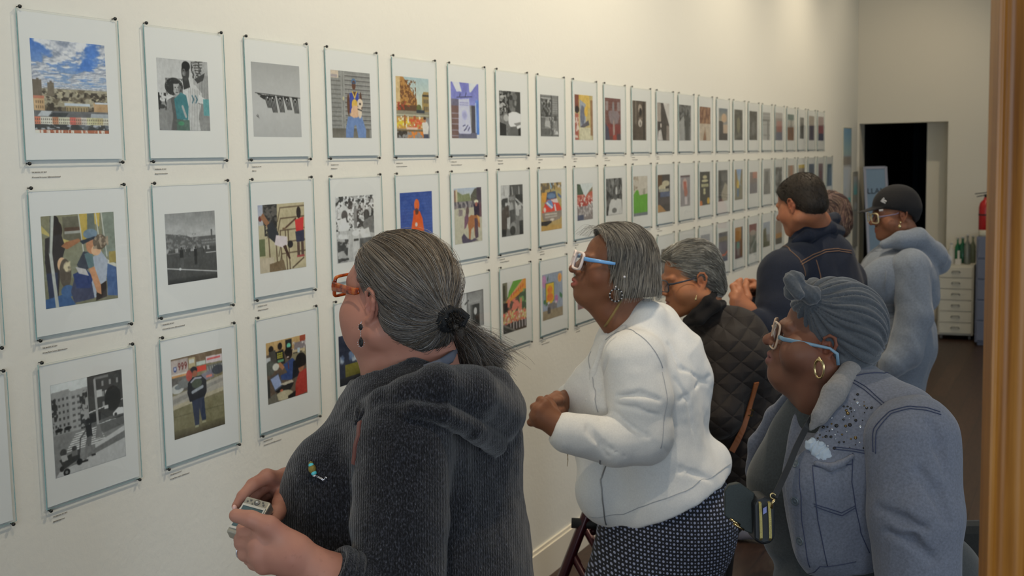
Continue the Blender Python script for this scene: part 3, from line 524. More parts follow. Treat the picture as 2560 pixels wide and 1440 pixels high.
@pic(7, 1)
def _(c):
    c.r(0, 0, 1, 1, (170, 142, 84)).p([(.42, 0), (.64, 0), (.56, .16), (.48, .14)], (130, 162, 180)).nc(14, 14, (96, 84, 66), .5, .08, v1=.25).nc(18, 18, (176, 168, 160), .6, .06, u0=.6, v1=.25).r(.05, .2, .35, .4, (200, 140, 50)).p([(.5, .12), (1, .2), (1, .5), (.72, .38)], (160, 146, 96)).p([(.82, .22), (1, .3), (1, .36), (.82, .28)], (80, 96, 130)).p([(.3, .2), (.7, .18), (.78, .36), (.24, .4)], (66, 80, 106)).e(.5, .28, .2, .06, (90, 116, 150)).p([(.05, .6), (.2, .42), (.3, .36), (.72, .34), (.86, .44), (1, .58), (1, .66), (.8, .64), (.1, .68)], (214, 60, 42)).p([(.2, .42), (.36, .36), (.5, .36), (.6, .5), (.5, .56)], (96, 130, 180)).p([(.46, .36), (.78, .34), (.84, .44), (.6, .42)], (206, 180, 176)).p([(.24, .42), (.3, .4), (.58, .53), (.52, .54)], (200, 206, 212)).e(.18, .56, .06, .05, (206, 180, 168)).l(.66, .48, .72, .62, .03, (206, 190, 190)).p([(.02, .62), (1, .6), (1, .72), (.9, .78), (.55, .82), (.1, .78)], (132, 118, 106)).l(.2, .66, .75, .66, .016, (178, 170, 158)).l(.2, .72, .75, .71, .016, (168, 160, 150)).e(.52, .78, .1, .03, (190, 180, 168)).p([(0, .8), (.5, .8), (.5, .84), (.25, .9), (0, .88)], (48, 42, 40)).r(0, .9, 1, 1, (176, 138, 70)).n(16, 16, 14)
@pic(8, 1)
def _(c): c.r(0, 0, 1, .45, (186, 192, 190)).p([(0, 0), (.2, .02), (.45, .34), (0, .36)], (70, 86, 66)).p([(.55, .35), (.8, .2), (1, .1), (1, .45), (.55, .45)], (124, 112, 78)).r(0, .3, .45, .6, (186, 116, 96)).p([(.5, .4), (.75, .25), (1, .22), (1, .55), (.5, .6)], (182, 88, 66)).nc(16, 18, (206, 196, 190), .55, .06, v0=.32, v1=.75).nc(14, 20, (160, 60, 52), .55, .06, v0=.3, v1=.7, k=3).r(0, .62, 1, 1, (122, 112, 110)).nc(30, 10, (190, 184, 180), .55, .06, v0=.62, v1=.9).r(0, .85, .4, 1, (70, 74, 96)).n(12, 12, 12)
@pic(9, 1)
def _(c): c.r(0, 0, 1, 1, bw(90)).nc(8, 10, bw(46), .5, .08).nc(30, 8, bw(130), .58, .08, v1=.45).e(.58, .36, .16, .18, bw(70)).e(.64, .36, .06, .13, bw(176)).r(.5, .45, .68, .58, bw(84)).p([(.2, .7), (.3, .58), (.6, .54), (.95, .6), (1, 1), (.1, 1)], bw(186)).e(.58, .56, .1, .04, bw(90)).e(.5, .88, .15, .07, bw(100))
@pic(10, 1)
def _(c): c.r(0, 0, 1, .5, (182, 174, 160)).nc(14, 14, (140, 124, 104), .56, .08, v1=.35, u1=.35).nc(8, 8, (140, 134, 116), .5, .08, v0=.32, v1=.48, u0=.6).p([(0, .45), (.2, .34), (.36, .36), (.4, .48), (1, .46), (1, .92), (0, .93)], (90, 156, 40)).r(.4, .46, .42, .93, (70, 126, 34)).r(0, .92, 1, 1, (104, 112, 116)).n(8, 8, 8)
@pic(11, 1)
def _(c): c.r(0, 0, 1, 1, (66, 60, 58)).r(0, 0, .35, .3, (92, 62, 34)).e(.35, .35, .28, .08, (180, 170, 140)).e(.65, .24, .3, .08, (178, 168, 138)).r(.1, .38, .9, .46, (150, 146, 130)).r(.2, .46, 1, .6, (78, 88, 116)).n(16, 16, 22, v0=.3).p([(0, .78), (.2, .8), (.7, 1), (0, 1)], (160, 118, 70)).r(0, .62, 1, .8, (84, 74, 74), .6)
@pic(12, 1)
def _(c): c.r(0, 0, 1, 1, (136, 130, 132)).r(0, 0, 1, .06, (90, 70, 76)).e(.45, .3, .25, .2, (176, 150, 142)).p([(.3, .2), (.6, .2), (.7, .6), (.4, .6)], (172, 92, 76)).e(.55, .55, .18, .14, (160, 100, 84)).r(.45, .7, .7, .95, (190, 180, 180)).n(10, 14, 16)
@pic(13, 1)
def _(c): c.r(0, 0, 1, 1, (62, 60, 54)).e(.5, .16, .22, .05, (180, 170, 130)).e(.5, .27, .32, .04, (182, 176, 136)).win(.15, .36, .85, .46, 5, 1, (184, 180, 134), .7, .9).e(.45, .54, .1, .05, (178, 172, 130)).e(.45, .63, .12, .05, (174, 168, 128)).e(.1, .95, .15, .1, (196, 110, 50)).e(.85, .88, .14, .1, (200, 160, 50)).n(12, 12, 8)
@pic(14, 1)
def _(c): c.r(0, 0, 1, 1, bw(82)).r(0, 0, .3, .7, bw(60)).p([(.7, .4), (1, .5), (1, 1), (.4, 1), (.3, .8)], (150, 142, 124)).r(.3, .1, .9, .35, bw(96)).n(8, 12, 16)
@pic(15, 1)
def _(c): c.g(0, (120, 146, 184), .5, (150, 160, 160)).p([(0, 0), (.2, 0), (.45, .45), (.4, .6), (0, .6)], (140, 116, 74)).p([(1, 0), (.85, 0), (.65, .45), (1, .6)], (126, 112, 82)).r(0, .55, 1, 1, (122, 116, 96)).e(.4, .5, .15, .15, (190, 160, 60)).r(.3, .62, .5, .9, (80, 110, 140)).n(8, 10, 14)
@pic(16, 1)
def _(c): c.r(0, 0, 1, 1, (122, 108, 104)).r(.4, 0, 1, .3, (172, 116, 100)).r(0, .5, 1, 1, (106, 102, 108)).n(6, 8, 12)
@pic(17, 1)
def _(c): c.r(0, 0, 1, 1, bw(132)).r(.2, .1, .7, 1, bw(98)).r(0, .6, 1, 1, bw(110))
@pic(18, 1)
def _(c): c.r(0, 0, 1, 1, bw(138)).nc(4, 7, bw(96), .5, .1).r(.3, .6, .7, 1, bw(84))
@pic(19, 1)
def _(c): c.r(0, 0, 1, 1, (146, 128, 112)).r(.4, 0, .7, .8, (166, 110, 84))
@pic(20, 1)
def _(c): c.r(0, 0, 1, 1, (112, 102, 96)).r(0, 0, 1, .16, (184, 156, 60)).r(.2, .3, .8, .8, (84, 76, 76))
@pic(21, 1)
def _(c): c.g(0, (92, 104, 122), 1, (104, 100, 104))
@pic(22, 1)
def _(c): c.g(0, (128, 108, 112), 1, (100, 92, 104)).r(.3, .3, .7, .8, (120, 84, 88))
@pic(23, 1)
def _(c): c.g(0, (96, 118, 130), 1, (52, 86, 116)).r(.4, 0, .7, 1, (72, 100, 118))
@pic(0, 2)
def _(c):
    c.r(0, 0, 1, 1, (190, 194, 192)).r(0, .1, .26, .58, bw(138)).p([(0, .09), (.24, .08), (.24, .58), (0, .6)], bw(136)).r(.24, .12, .5, .56, bw(148)).p([(.24, .115), (.5, .1), (.5, .56), (.24, .56)], bw(146)).win(.02, .14, .24, .56, 4, 6, bw(66), .45, .4).win(.26, .15, .4, .54, 2, 6, bw(84), .55, .4).nc(26, 30, bw(48), .48, .07, u0=.38, u1=.49, v0=.13, v1=.55).nc(30, 30, bw(50), .5, .07, u0=0, u1=.08, v0=.15, v1=.52)
    c.p([(.5, 0), (1, 0), (1, .54), (.5, .52)], bw(64)).win(.66, .05, .98, .4, 3, 3, bw(132), .28, .5).r(.6, .02, .8, .05, bw(110)).r(.62, .17, .7, .25, bw(182)).r(.74, .19, .82, .27, bw(176)).p([(.5, .39), (1, .33), (1, .34), (.5, .405)], bw(190)).r(.51, .42, .66, .52, bw(34)).e(.85, .3, .12, .14, bw(42)).r(.72, .36, .78, .4, bw(180)).r(0, .55, 1, 1, bw(118)).n(30, 40, 8, v0=.55).p([(.5, .52), (1, .48), (1, .51), (.5, .56)], bw(90)).p([(.84, .47), (.92, .42), (1, .43), (1, .5), (.84, .5)], bw(196)).e(.88, .49, .02, .018, bw(50)).p([(.5, .56), (1, .53), (1, .62), (.7, .66)], bw(92))
    for k in range(8):
        v = .58+k*.024; c.p([(.3-k*.02, v), (.62+k*.015, v-.012), (.63+k*.015, v), (.29-k*.02, v+.012)], bw(196))
    c.p([(.56, .76), (1, .64), (1, .7), (.56, .8)], bw(176)).p([(.45, .84), (1, .7), (1, .84), (.45, .95)], bw(104)).p([(.05, .95), (1, .78), (1, 1), (0, 1)], bw(166)).l(.6, .05, .62, .66, .016, bw(150)).p([(.57, .7), (.6, .55), (.64, .55), (.68, .7)], bw(110)).e(.08, .5, .05, .02, bw(30)).e(.2, .5, .05, .02, bw(40))
    c.e(.48, .485, .035, .03, bw(30)).p([(.44, .53), (.52, .52), (.53, .66), (.45, .67)], bw(28)).p([(.45, .66), (.52, .65), (.5, .76), (.42, .76)], bw(92)).l(.44, .75, .41, .9, .016, bw(110)).l(.49, .75, .53, .86, .014, bw(110)).r(.36, .9, .45, .92, bw(30)).r(.5, .86, .56, .88, bw(30)).l(.44, .58, .36, .65, .01, bw(80)).l(.36, .65, .34, .8, .006, bw(40)).p([(.06, .82), (.34, .76), (.34, .86), (.12, .93)], bw(54)).e(.12, .75, .045, .04, bw(60)).p([(.08, .78), (.16, .78), (.18, .84), (.1, .85)], bw(150)).e(.27, .74, .035, .03, bw(56)).r(.23, .76, .31, .82, bw(100)).e(.15, .97, .045, .04, bw(32)).e(.15, .97, .02, .018, bw(110)).e(.33, .9, .04, .035, bw(32)).e(.09, .92, .03, .03, bw(40)).r(.22, .905, .3, .915, bw(90))
@pic(1, 2)
def _(c):
    c.r(0, 0, 1, 1, (120, 112, 84)).r(0, 0, 1, .13, (112, 92, 70)).r(0, .02, .32, .2, (166, 152, 144)).n(20, 20, 16, v1=.4).r(.33, .03, .46, .16, (168, 152, 112)).r(.34, .05, .44, .1, (186, 186, 176)).r(.48, .1, .66, .15, (172, 182, 172)).r(.48, .16, .67, .23, (202, 60, 44)).p([(.67, .06), (1, .07), (1, .16), (.67, .15)], (190, 176, 176)).l(.7, .1, .95, .1, .012, (196, 84, 84)).r(.68, .18, 1, .3, (92, 92, 88)).win(.68, .18, 1, .3, 7, 1, (150, 150, 146), .4, .8).r(0, .2, .45, .235, (196, 140, 84)).r(0, .19, .45, .21, (196, 186, 176)).r(0, .24, .3, .42, (92, 88, 84)).n(24, 24, 24, v0=.22, v1=.4)
    for u in (.15, .21, .27): c.e(u, .09, .022, .028, (110, 40, 36)).e(u, .09, .01, .014, (166, 152, 144)).l(u+.02, .1, u, .145, .008, (110, 40, 36))
    c.p([(.04, .1), (.1, .1), (.1, .15), (.07, .17), (.04, .15)], (44, 60, 120)).r(.055, .11, .085, .145, (180, 184, 196)).e(.1, .38, .12, .06, (176, 176, 170)).e(.12, .36, .07, .03, (110, 116, 118)).p([(.56, .27), (.78, .24), (.82, .34), (.6, .37)], (116, 112, 124)).r(.66, .3, .78, .33, (196, 110, 96)).e(.9, .26, .12, .06, (66, 68, 74)).e(.25, .33, .14, .06, (110, 112, 110))
    c.p([(0, .46), (1, .34), (1, .52), (0, .62)], (156, 150, 138)).p([(0, .5), (1, .38), (1, .42), (0, .56)], (134, 130, 122)).r(0, .6, 1, 1, (116, 110, 80)).p([(0, .58), (1, .5), (1, .55), (0, .63)], (166, 156, 130)).n(10, 10, 10, v0=.6).l(0, .72, 1, .74, .004, (92, 86, 60)).g(.9, (104, 98, 72), 1, (70, 62, 46))
    c.e(.42, .2, .07, .05, (34, 34, 40)).e(.44, .24, .05, .04, (150, 84, 60)).e(.33, .25, .06, .07, (170, 70, 60)).p([(.3, .34), (.4, .28), (.56, .28), (.66, .36), (.66, .5), (.6, .58), (.32, .58), (.28, .46)], (34, 36, 42)).e(.47, .37, .1, .06, (70, 78, 64)).l(.36, .34, .44, .3, .012, (150, 150, 160)).l(.44, .3, .56, .31, .012, (150, 150, 160)).l(.38, .47, .58, .43, .02, (140, 146, 152)).p([(.36, .58), (.6, .56), (.62, .86), (.54, .86), (.5, .68), (.48, .9), (.4, .9)], (44, 52, 72)).r(.4, .9, .47, .925, (140, 140, 110)).r(.54, .87, .62, .895, (150, 146, 116))
@pic(2, 2)
def _(c):
    c.r(0, 0, 1, 1, (92, 76, 62)).g(0, (186, 152, 96), .2, (168, 134, 84))
    for k in range(6): c.r(.08+k*.1, 0, .085+k*.1, .2, (140, 108, 66))
    c.r(.85, 0, 1, .2, (150, 66, 44)).r(.48, .02, .64, .18, (36, 38, 36)).e(.56, .12, .05, .04, (96, 180, 150)).r(.7, .1, 1, .25, (120, 110, 112)).nc(24, 24, (190, 180, 176), .54, .06, u0=.66, v0=.08, v1=.26).r(.62, .22, .98, .3, (176, 158, 120)).r(.66, .26, .9, .33, (60, 54, 48)).r(.78, .2, .84, .3, (160, 176, 184)).r(.58, .28, 1, .45, (130, 120, 90)).e(.12, .12, .06, .06, (40, 34, 30)).p([(.06, .16), (.22, .14), (.28, .36), (.12, .4)], (70, 66, 60)).e(.34, .1, .055, .06, (36, 28, 26)).p([(.22, .18), (.42, .16), (.46, .4), (.26, .4)], (38, 38, 36)).win(.26, .2, .4, .3, 3, 3, (186, 176, 50), .8, .7).r(.27, .32, .42, .36, (96, 150, 110)).r(.0, .24, .1, .42, (170, 172, 172)).e(.08, .42, .12, .12, (80, 82, 74))
    c.e(.56, .25, .085, .1, (44, 32, 26)).e(.54, .22, .09, .06, (28, 24, 22)).l(.46, .23, .58, .23, .007, (20, 18, 18)).e(.53, .31, .03, .012, (190, 170, 160)).p([(.4, .42), (.52, .38), (.64, .34), (.74, .42), (.72, .62), (.6, .7), (.35, .66), (.32, .58), (.5, .56)], (46, 66, 116)).p([(.24, .38), (.34, .36), (.44, .46), (.38, .5)], (160, 106, 70)).e(.22, .42, .08, .06, (186, 184, 172)).l(.53, .4, .54, .5, .012, (100, 56, 56)).p([(.66, .4), (.8, .4), (.8, .66), (.62, .7)], (26, 28, 34)).e(.86, .42, .14, .13, (28, 24, 22)).p([(.78, .54), (.94, .52), (.9, .62), (.8, .6)], (150, 96, 66)).p([(.68, 1), (.7, .78), (.8, .62), (.96, .58), (1, .56), (1, .98)], (160, 48, 38)).n(10, 10, 8, .68, .56, 1, 1)
    c.p([(.06, .58), (.28, .53), (.38, .76), (.18, .82)], (70, 74, 84)).p([(.08, .6), (.27, .55), (.35, .74), (.18, .79)], (136, 150, 186)).p([(.18, .82), (.42, .74), (.66, .76), (.56, .86), (.3, .88)], (34, 32, 32)).p([(.3, .72), (.6, .7), (.66, .74), (.42, .76)], (176, 166, 146)).e(.4, .92, .22, .08, (170, 160, 130)).p([(0, .9), (.2, .84), (.26, 1), (0, 1)], (96, 92, 80)).r(0, .6, .06, .9, (50, 50, 46)).p([(.5, .95), (.7, .9), (.68, 1), (.5, 1)], (34, 30, 28)).e(.34, .83, .04, .02, (176, 90, 60))
@pic(3, 2)
def _(c): c.r(0, 0, 1, 1, (46, 50, 66)).win(0, .05, 1, .35, 7, 7, (38, 42, 58), .8, .7).nc(9, 6, (96, 116, 150), .5, .1, v0=.35, v1=.6).nc(6, 5, (160, 170, 182), .62, .1, v0=.4, v1=.6, k=2).g(.6, (120, 112, 40), .85, (92, 86, 34), .15, .75).r(.75, .55, 1, .9, (36, 56, 96)).g(.85, (44, 44, 46), 1, (26, 28, 34)).n(8, 10, 14)
@pic(5, 2)
def _(c): c.r(0, 0, 1, 1, bw(134)).g(0, bw(120), .3, bw(150)).r(0, 0, .35, 1, bw(176)).l(.3, .3, .42, .22, .02, bw(40)).p([(.4, 0), (.42, 1), (.36, 1), (.38, 0)], bw(96)).r(.5, .36, .84, 1, bw(56)).r(.52, .36, .56, 1, bw(100)).e(.68, .55, .06, .1, bw(176)).e(.7, .78, .05, .08, bw(160)).r(.66, .7, .8, 1, bw(34)).r(.9, .0, 1, 1, bw(126)).r(0, 0, 1, .012, bw(40)).r(.98, 0, 1, 1, bw(60)).r(.2, .85, .42, 1, bw(60)).n(10, 12, 12)
@pic(6, 2)
def _(c):
    c.r(0, 0, 1, 1, (84, 72, 58)).r(0, 0, .2, .4, (110, 106, 84)).p([(.2, 0), (.5, 0), (.3, .2), (.2, .3)], (186, 184, 180)).r(.02, .05, .12, .35, (70, 68, 52)).p([(.45, 0), (.88, 0), (.2, .34), (.25, .2)], (96, 150, 50)).p([(.88, 0), (1, 0), (1, .2), (.1, .46), (.14, .38)], (214, 132, 40)).l(.86, .02, .2, .36, .02, (216, 140, 96))
    for k in range(6): c.l(.35+k*.1, .3-k*.03, .38+k*.1, .26-k*.03, .016, (190, 60, 40))
    c.r(.72, .26, 1, .6, (66, 84, 60)).nc(10, 14, (110, 150, 80), .55, .08, u0=.7, v0=.2, v1=.65).nc(9, 12, (206, 110, 90), .45, .08, u0=.2, u1=.8, v0=.35, v1=.62).r(.02, .62, 1, .8, (170, 120, 84)).nc(20, 24, (206, 96, 80), .5, .06, v0=.6, v1=.84).nc(22, 26, (186, 176, 110), .56, .06, v0=.58, v1=.8, k=3).nc(26, 30, (200, 180, 170), .6, .05, v0=.6, v1=.84, k=6).r(.05, .4, .2, .58, (44, 36, 36)).r(.2, .82, 1, .97, (60, 54, 50)).win(.25, .82, 1, .96, 6, 1, (150, 144, 146), .45, 1).p([(0, .82), (.2, .84), (.5, 1), (0, 1)], (60, 60, 56)).l(.05, .84, .5, .99, .02, (110, 108, 104))
@pic(7, 2)
def _(c):
    c.r(0, 0, 1, .8, (132, 142, 160)).n(6, 6, 8).e(.86, .14, .1, .1, (226, 150, 70)).e(.86, .14, .05, .06, (210, 120, 60)).e(.09, .16, .1, .14, (172, 116, 160)).e(.68, .6, .08, .1, (160, 96, 150)).p([(.22, .12), (.3, .02), (.28, .2)], (66, 100, 80)).p([(.85, .45), (1, .55), (.95, .62), (.84, .55)], (60, 110, 70)).e(.1, .6, .06, .05, (60, 110, 70)).p([(.14, .2), (.58, .2), (.58, .62), (.14, .7)], (86, 110, 80)).p([(.18, .22), (.56, .22), (.56, .58), (.48, .64), (.4, .68), (.3, .62), (.18, .62)], (226, 166, 30)).e(.36, .36, .12, .1, (220, 120, 30)).e(.36, .52, .16, .09, (218, 110, 34)).win(.24, .28, .5, .56, 3, 2, (206, 96, 36), .5, .5).r(.24, .66, .7, .84, (110, 106, 108)).e(.3, .64, .05, .03, (190, 180, 190)).e(.66, .66, .05, .03, (196, 180, 180)).r(0, .8, 1, 1, (138, 122, 96)).r(.24, .74, .38, .88, (76, 70, 68)).n(12, 12, 10, v0=.6)
@pic(8, 2)
def _(c): c.r(0, 0, 1, 1, (120, 84, 84)).r(.7, .2, 1, .9, (166, 96, 120)).e(.5, .6, .2, .25, (66, 50, 50)).e(.45, .78, .06, .06, (196, 160, 140)).r(.25, .4, .3, .8, (196, 90, 70)).e(.4, .95, .12, .08, (190, 80, 60)).n(8, 8, 14)
@pic(13, 2)
def _(c): c.r(0, 0, 1, .3, (150, 150, 150)).e(.5, .3, .4, .12, (176, 70, 66)).r(0, .4, 1, 1, (84, 92, 116)).n(8, 8, 16)
@pic(14, 2)
def _(c): c.r(0, 0, 1, 1, (104, 102, 102)).r(0, .15, 1, .3, (130, 118, 96)).r(.1, .35, .9, .7, (112, 106, 112)).l(.05, .76, .7, .78, .03, (190, 92, 60)).l(.7, .78, .98, .68, .03, (190, 92, 60)).r(0, .86, 1, 1, (84, 88, 104)).n(8, 12, 14)
@pic(15, 2)
def _(c): c.r(0, 0, 1, .45, (160, 108, 46)).r(.85, 0, 1, .6, (60, 74, 80)).r(0, .45, 1, 1, (104, 84, 84)).e(.4, .6, .2, .14, (100, 140, 124)).r(.3, .66, .55, .9, (130, 120, 116)).r(.7, .4, 1, .95, (110, 72, 40)).n(8, 10, 10)
@pic(16, 2)
def _(c): c.r(0, 0, 1, .28, (116, 56, 58)).r(0, .28, 1, 1, (112, 112, 104)).e(.5, .3, .4, .1, (150, 136, 126)).l(.2, .9, .9, .5, .04, (140, 140, 136)).n(8, 10, 16)
@pic(17, 2)
def _(c): c.g(0, (140, 150, 166), .5, (150, 158, 164)).p([(0, .3), (.4, .2), (.6, .9), (0, 1)], (84, 84, 60)).r(0, .8, 1, 1, (70, 76, 56))
@pic(18, 2)
def _(c): c.r(0, 0, 1, 1, (150, 134, 122)).r(0, .55, 1, .75, (170, 124, 72)).r(0, .75, 1, 1, (92, 90, 84))
def generic(c): c.r(0, 0, 1, 1, (118, 112, 106)).nc(6, 8, (72, 70, 70), .5, .1).n(12, 12, 16)
# what each print shows and where its image sits (pixel corners read off the photograph, put back on the wall plane)
PR = {(0,0):(74,94.5,273,334.5),(1,0):(390.5,143.5,526,327.5),(2,0):(627,153.7,754.5,343),(3,0):(826,174,929.3,345.3),(4,0):(988.7,189.5,1075,346),(5,0):(1126.5,203.4,1199,346.3),(6,0):(1247.7,225.5,1302.5,340),(7,0):(1350.5,235.5,1397.2,341.5),(8,0):(1436.4,235.3,1483,350.4),(9,0):(1512,243.6,1552.5,350.7),(10,0):(1581,250.5,1616,351),(11,0):(1643,256,1673.5,351.6),(12,0):(1697.5,261,1727.5,351.6),(13,0):(1749,266,1776.5,351.6),(14,0):(1797,270,1819,351),(15,0):(1836,273,1856.5,350.5),(16,0):(1873.5,277,1893,350.5),(17,0):(1907,280,1925.5,350.5),(18,0):(1938.6,281,1956,350.8),(19,0):(1969,285,1985,351.3),(20,0):(2000,293,2010,347),(21,0):(2022.5,289,2035.5,351),(22,0):(2046,291,2059,352),
(0,1):(101.5,541.5,295.5,745),(1,1):(411.5,535.5,544,694),(2,1):(644,513.5,766,667),(3,1):(838,492.8,938,645),(4,1):(999.3,482.8,1083,609),(5,1):(1134.5,472,1206,601.5),(6,1):(1252.3,464,1309,585),(7,1):(1351.3,458.5,1405,571),(8,1):(1442.5,460,1482.5,547),(9,1):(1515,447,1556,534),(10,1):(1583.5,441.5,1619.5,536.5),(11,1):(1644,437.5,1675.5,527.5),(12,1):(1701,439,1725.5,513.5),(13,1):(1749.5,430,1775,511),(14,1):(1796,426,1819,501),(15,1):(1837,424,1856.5,498),(16,1):(1874.5,430.5,1893,482),(17,1):(1909.5,422,1926,484),(18,1):(1938.5,418,1955,480),(19,1):(1970,414,1985,470),(20,1):(1996.5,412,2011,465),(21,1):(2022.5,410,2035.5,460),(22,1):(2046.5,409,2057,467),(23,1):(2068,410,2079,464),
(0,2):(125.5,964,315.5,1140),(1,2):(427,900,563,1060),(2,2):(664.5,859,769,981.5),(3,2):(846,842,942,938),(5,2):(1142,738,1210,812),(6,2):(1256,709,1317,818),(7,2):(1355.5,688,1407.6,787),(8,2):(1443.5,684,1483.8,762.7),(13,2):(1752,589,1775,661),(14,2):(1797,583,1819,651),(15,2):(1837.7,570,1856.5,642.7),(16,2):(1873,562,1891.5,630),(17,2):(1908,557,1925,614),(18,2):(1939,552,1955,607)}
DESC = {(0,0):'a city skyline under a cloudy blue sky',(1,0):'a couple in black and white, one in a striped jersey',(2,0):'a string of flag pennants on a pale grey sky',(3,0):'a person in a blue jersey holding a small dog',(4,0):'a fruit stand on a tan brick street corner',(5,0):'a white poster in a bluish shop window',(6,0):'two people close together in black and white',(7,0):'grey people on a stoop behind a railing',(8,0):'people in a yellow-lit sunny street',(9,0):'a dark red brick facade with grey sculpture',(10,0):'a dark brown interior with two pale shapes',(11,0):'a brown and white scene with a pale diagonal',(12,0):'a grey black and white street crowd',(13,0):'an orange brown brick scene',(14,0):'a bluish scene with a warm pale circle',(15,0):'a dark olive scene',(16,0):'a very dark grey scene',(17,0):'a pale grey building with dark lines',(18,0):'a pinkish figure on a pale ground',(19,0):'a green strip above white and brown',(20,0):'a small dark grey oval',(21,0):'a tan top over a purple grey lower half',(22,0):'a red band over dark blue',
(0,1):'a child asleep on a shoulder on a train',(1,1):'a football match on a pitch in black and white',(2,1):'a somersault beside a woman in a red top',(3,1):'people playing drums in black and white',(4,1):'an orange-clad worker against a blue wall',(5,1):'a brown pony led by a rider in a hat',(6,1):'a horse seen in dark black and white',(7,1):'a bright red car with a painted bonnet',(8,1):'a parade in red under pale sky',(9,1):'a portrait in a white shirt in black and white',(10,1):'a bright green wall',(11,1):'dark tents and tan ground at night',(12,1):'a small pinkish figure on grey',(13,1):'pale yellow letters on a black sign',(14,1):'a dim grey interior',(15,1):'blue sky between tan buildings',(16,1):'a pink sky over grey ground',(17,1):'a dark grey upright figure',(18,1):'a blotchy grey scene',(19,1):'a reddish upright shape on tan',(20,1):'a yellow strip above grey brown',(21,1):'a plain blue grey scene',(22,1):'a mauve figure',(23,1):'a teal blue figure',
(0,2):'a wagon pulled across a street in black and white',(1,2):'a man in a black club jacket on a pavement',(2,2):'students round a laptop, one in a red hoodie',(3,2):'a dark window with a yellow blur',(5,2):'a grey doorway in black and white',(6,2):'a flower shop under a green and orange awning',(7,2):'a yellow sign on a blue mural wall',(8,2):'a pink and brown scene',(13,2):'a red shape over blue grey',(14,2):'an orange curve on grey',(15,2):'an orange top over a pale green figure',(16,2):'a dark red band over grey',(17,2):'blue sky above dark greenery',(18,2):'a pale tan scene'}
POS3 = ['top row', 'middle row', 'bottom row']
m_mat = mat('mount_paper', (238, 237, 232), 0.7, spec=0.2)
m_gl = glassmat('picture_glass', (0.975, 0.990, 0.998), ior=1.5, rough=0.015)
m_edge = mat('glass_edge', (112, 168, 170), 0.15, spec=0.8); P(m_edge).inputs['Alpha'].default_value = 0.75
m_pin = mat('pin_black', (26, 28, 24), 0.3)
m_print = attrmat('photo_print', 0.45, 0.4)
m_card = mat('card_white', (224, 218, 206), 0.7)
m_ink = mat('ink', (104, 98, 92), 0.8)
ZT = [0.8813, -0.1158, -1.1037]; ZB = [0.0202, -0.9776, -1.9657]
PW = 0.7284*UN
def pinmesh():
    mb = MB(); ax = np.array([[0, 0, 1.0], [0, 1.0, 0], [1.0, 0, 0]])     # local z -> world x
    mb.lathe((0, 0, 0), [(0.0012, 0), (0.0012, 0.0062), (0.003, 0.0066), (0.0041, 0.0082), (0.0042, 0.0102), (0.0032, 0.0124), (0.0004, 0.0134)], 10, 0, ax)
    o = mb.build('pin', m_pin, smooth=True); me = o.data; bpy.data.objects.remove(o); return me
ME_PIN = pinmesh()
HG0 = (ZT[0]-ZB[0])*UN
def glassmesh(h):
    w0, w1 = -0.0095, PW+0.0095; mb = MB(); z0, z1 = -h+0.004, -0.004
    v = [(x, y, z) for x in (0.0065, 0.0095) for (y, z) in ((w0, z0), (w1, z0), (w1, z1), (w0, z1))]
    f = [(3, 2, 1, 0), (4, 5, 6, 7), (0, 1, 5, 4), (1, 2, 6, 5), (2, 3, 7, 6), (3, 0, 4, 7)]
    mb.v = v; mb.f = f; mb.m = [0, 0, 1, 1, 1, 1]
    o = mb.build('glass_pane', [m_gl, m_edge]); me = o.data; bpy.data.objects.remove(o); return me
def matmesh(h):
    mb = MB().box((0.0045, -0.004, -h+0.008), (0.0060, PW+0.003, -0.008)); o = mb.build('mount', m_mat); me = o.data; bpy.data.objects.remove(o); return me
GM = [glassmesh((ZT[r]-ZB[r])*UN) for r in range(3)]; MM = [matmesh((ZT[r]-ZB[r])*UN) for r in range(3)]
def ob(name, me, parent, loc):
    o = bpy.data.objects.new(name, me); COL.objects.link(o); o.parent = parent; o.location = loc; return o
PAPER = lin((186, 192, 194)).mean()
def colname(c): return 'column nearest the shopfront' if c < 0 else ('leftmost column' if c == 0 else '')
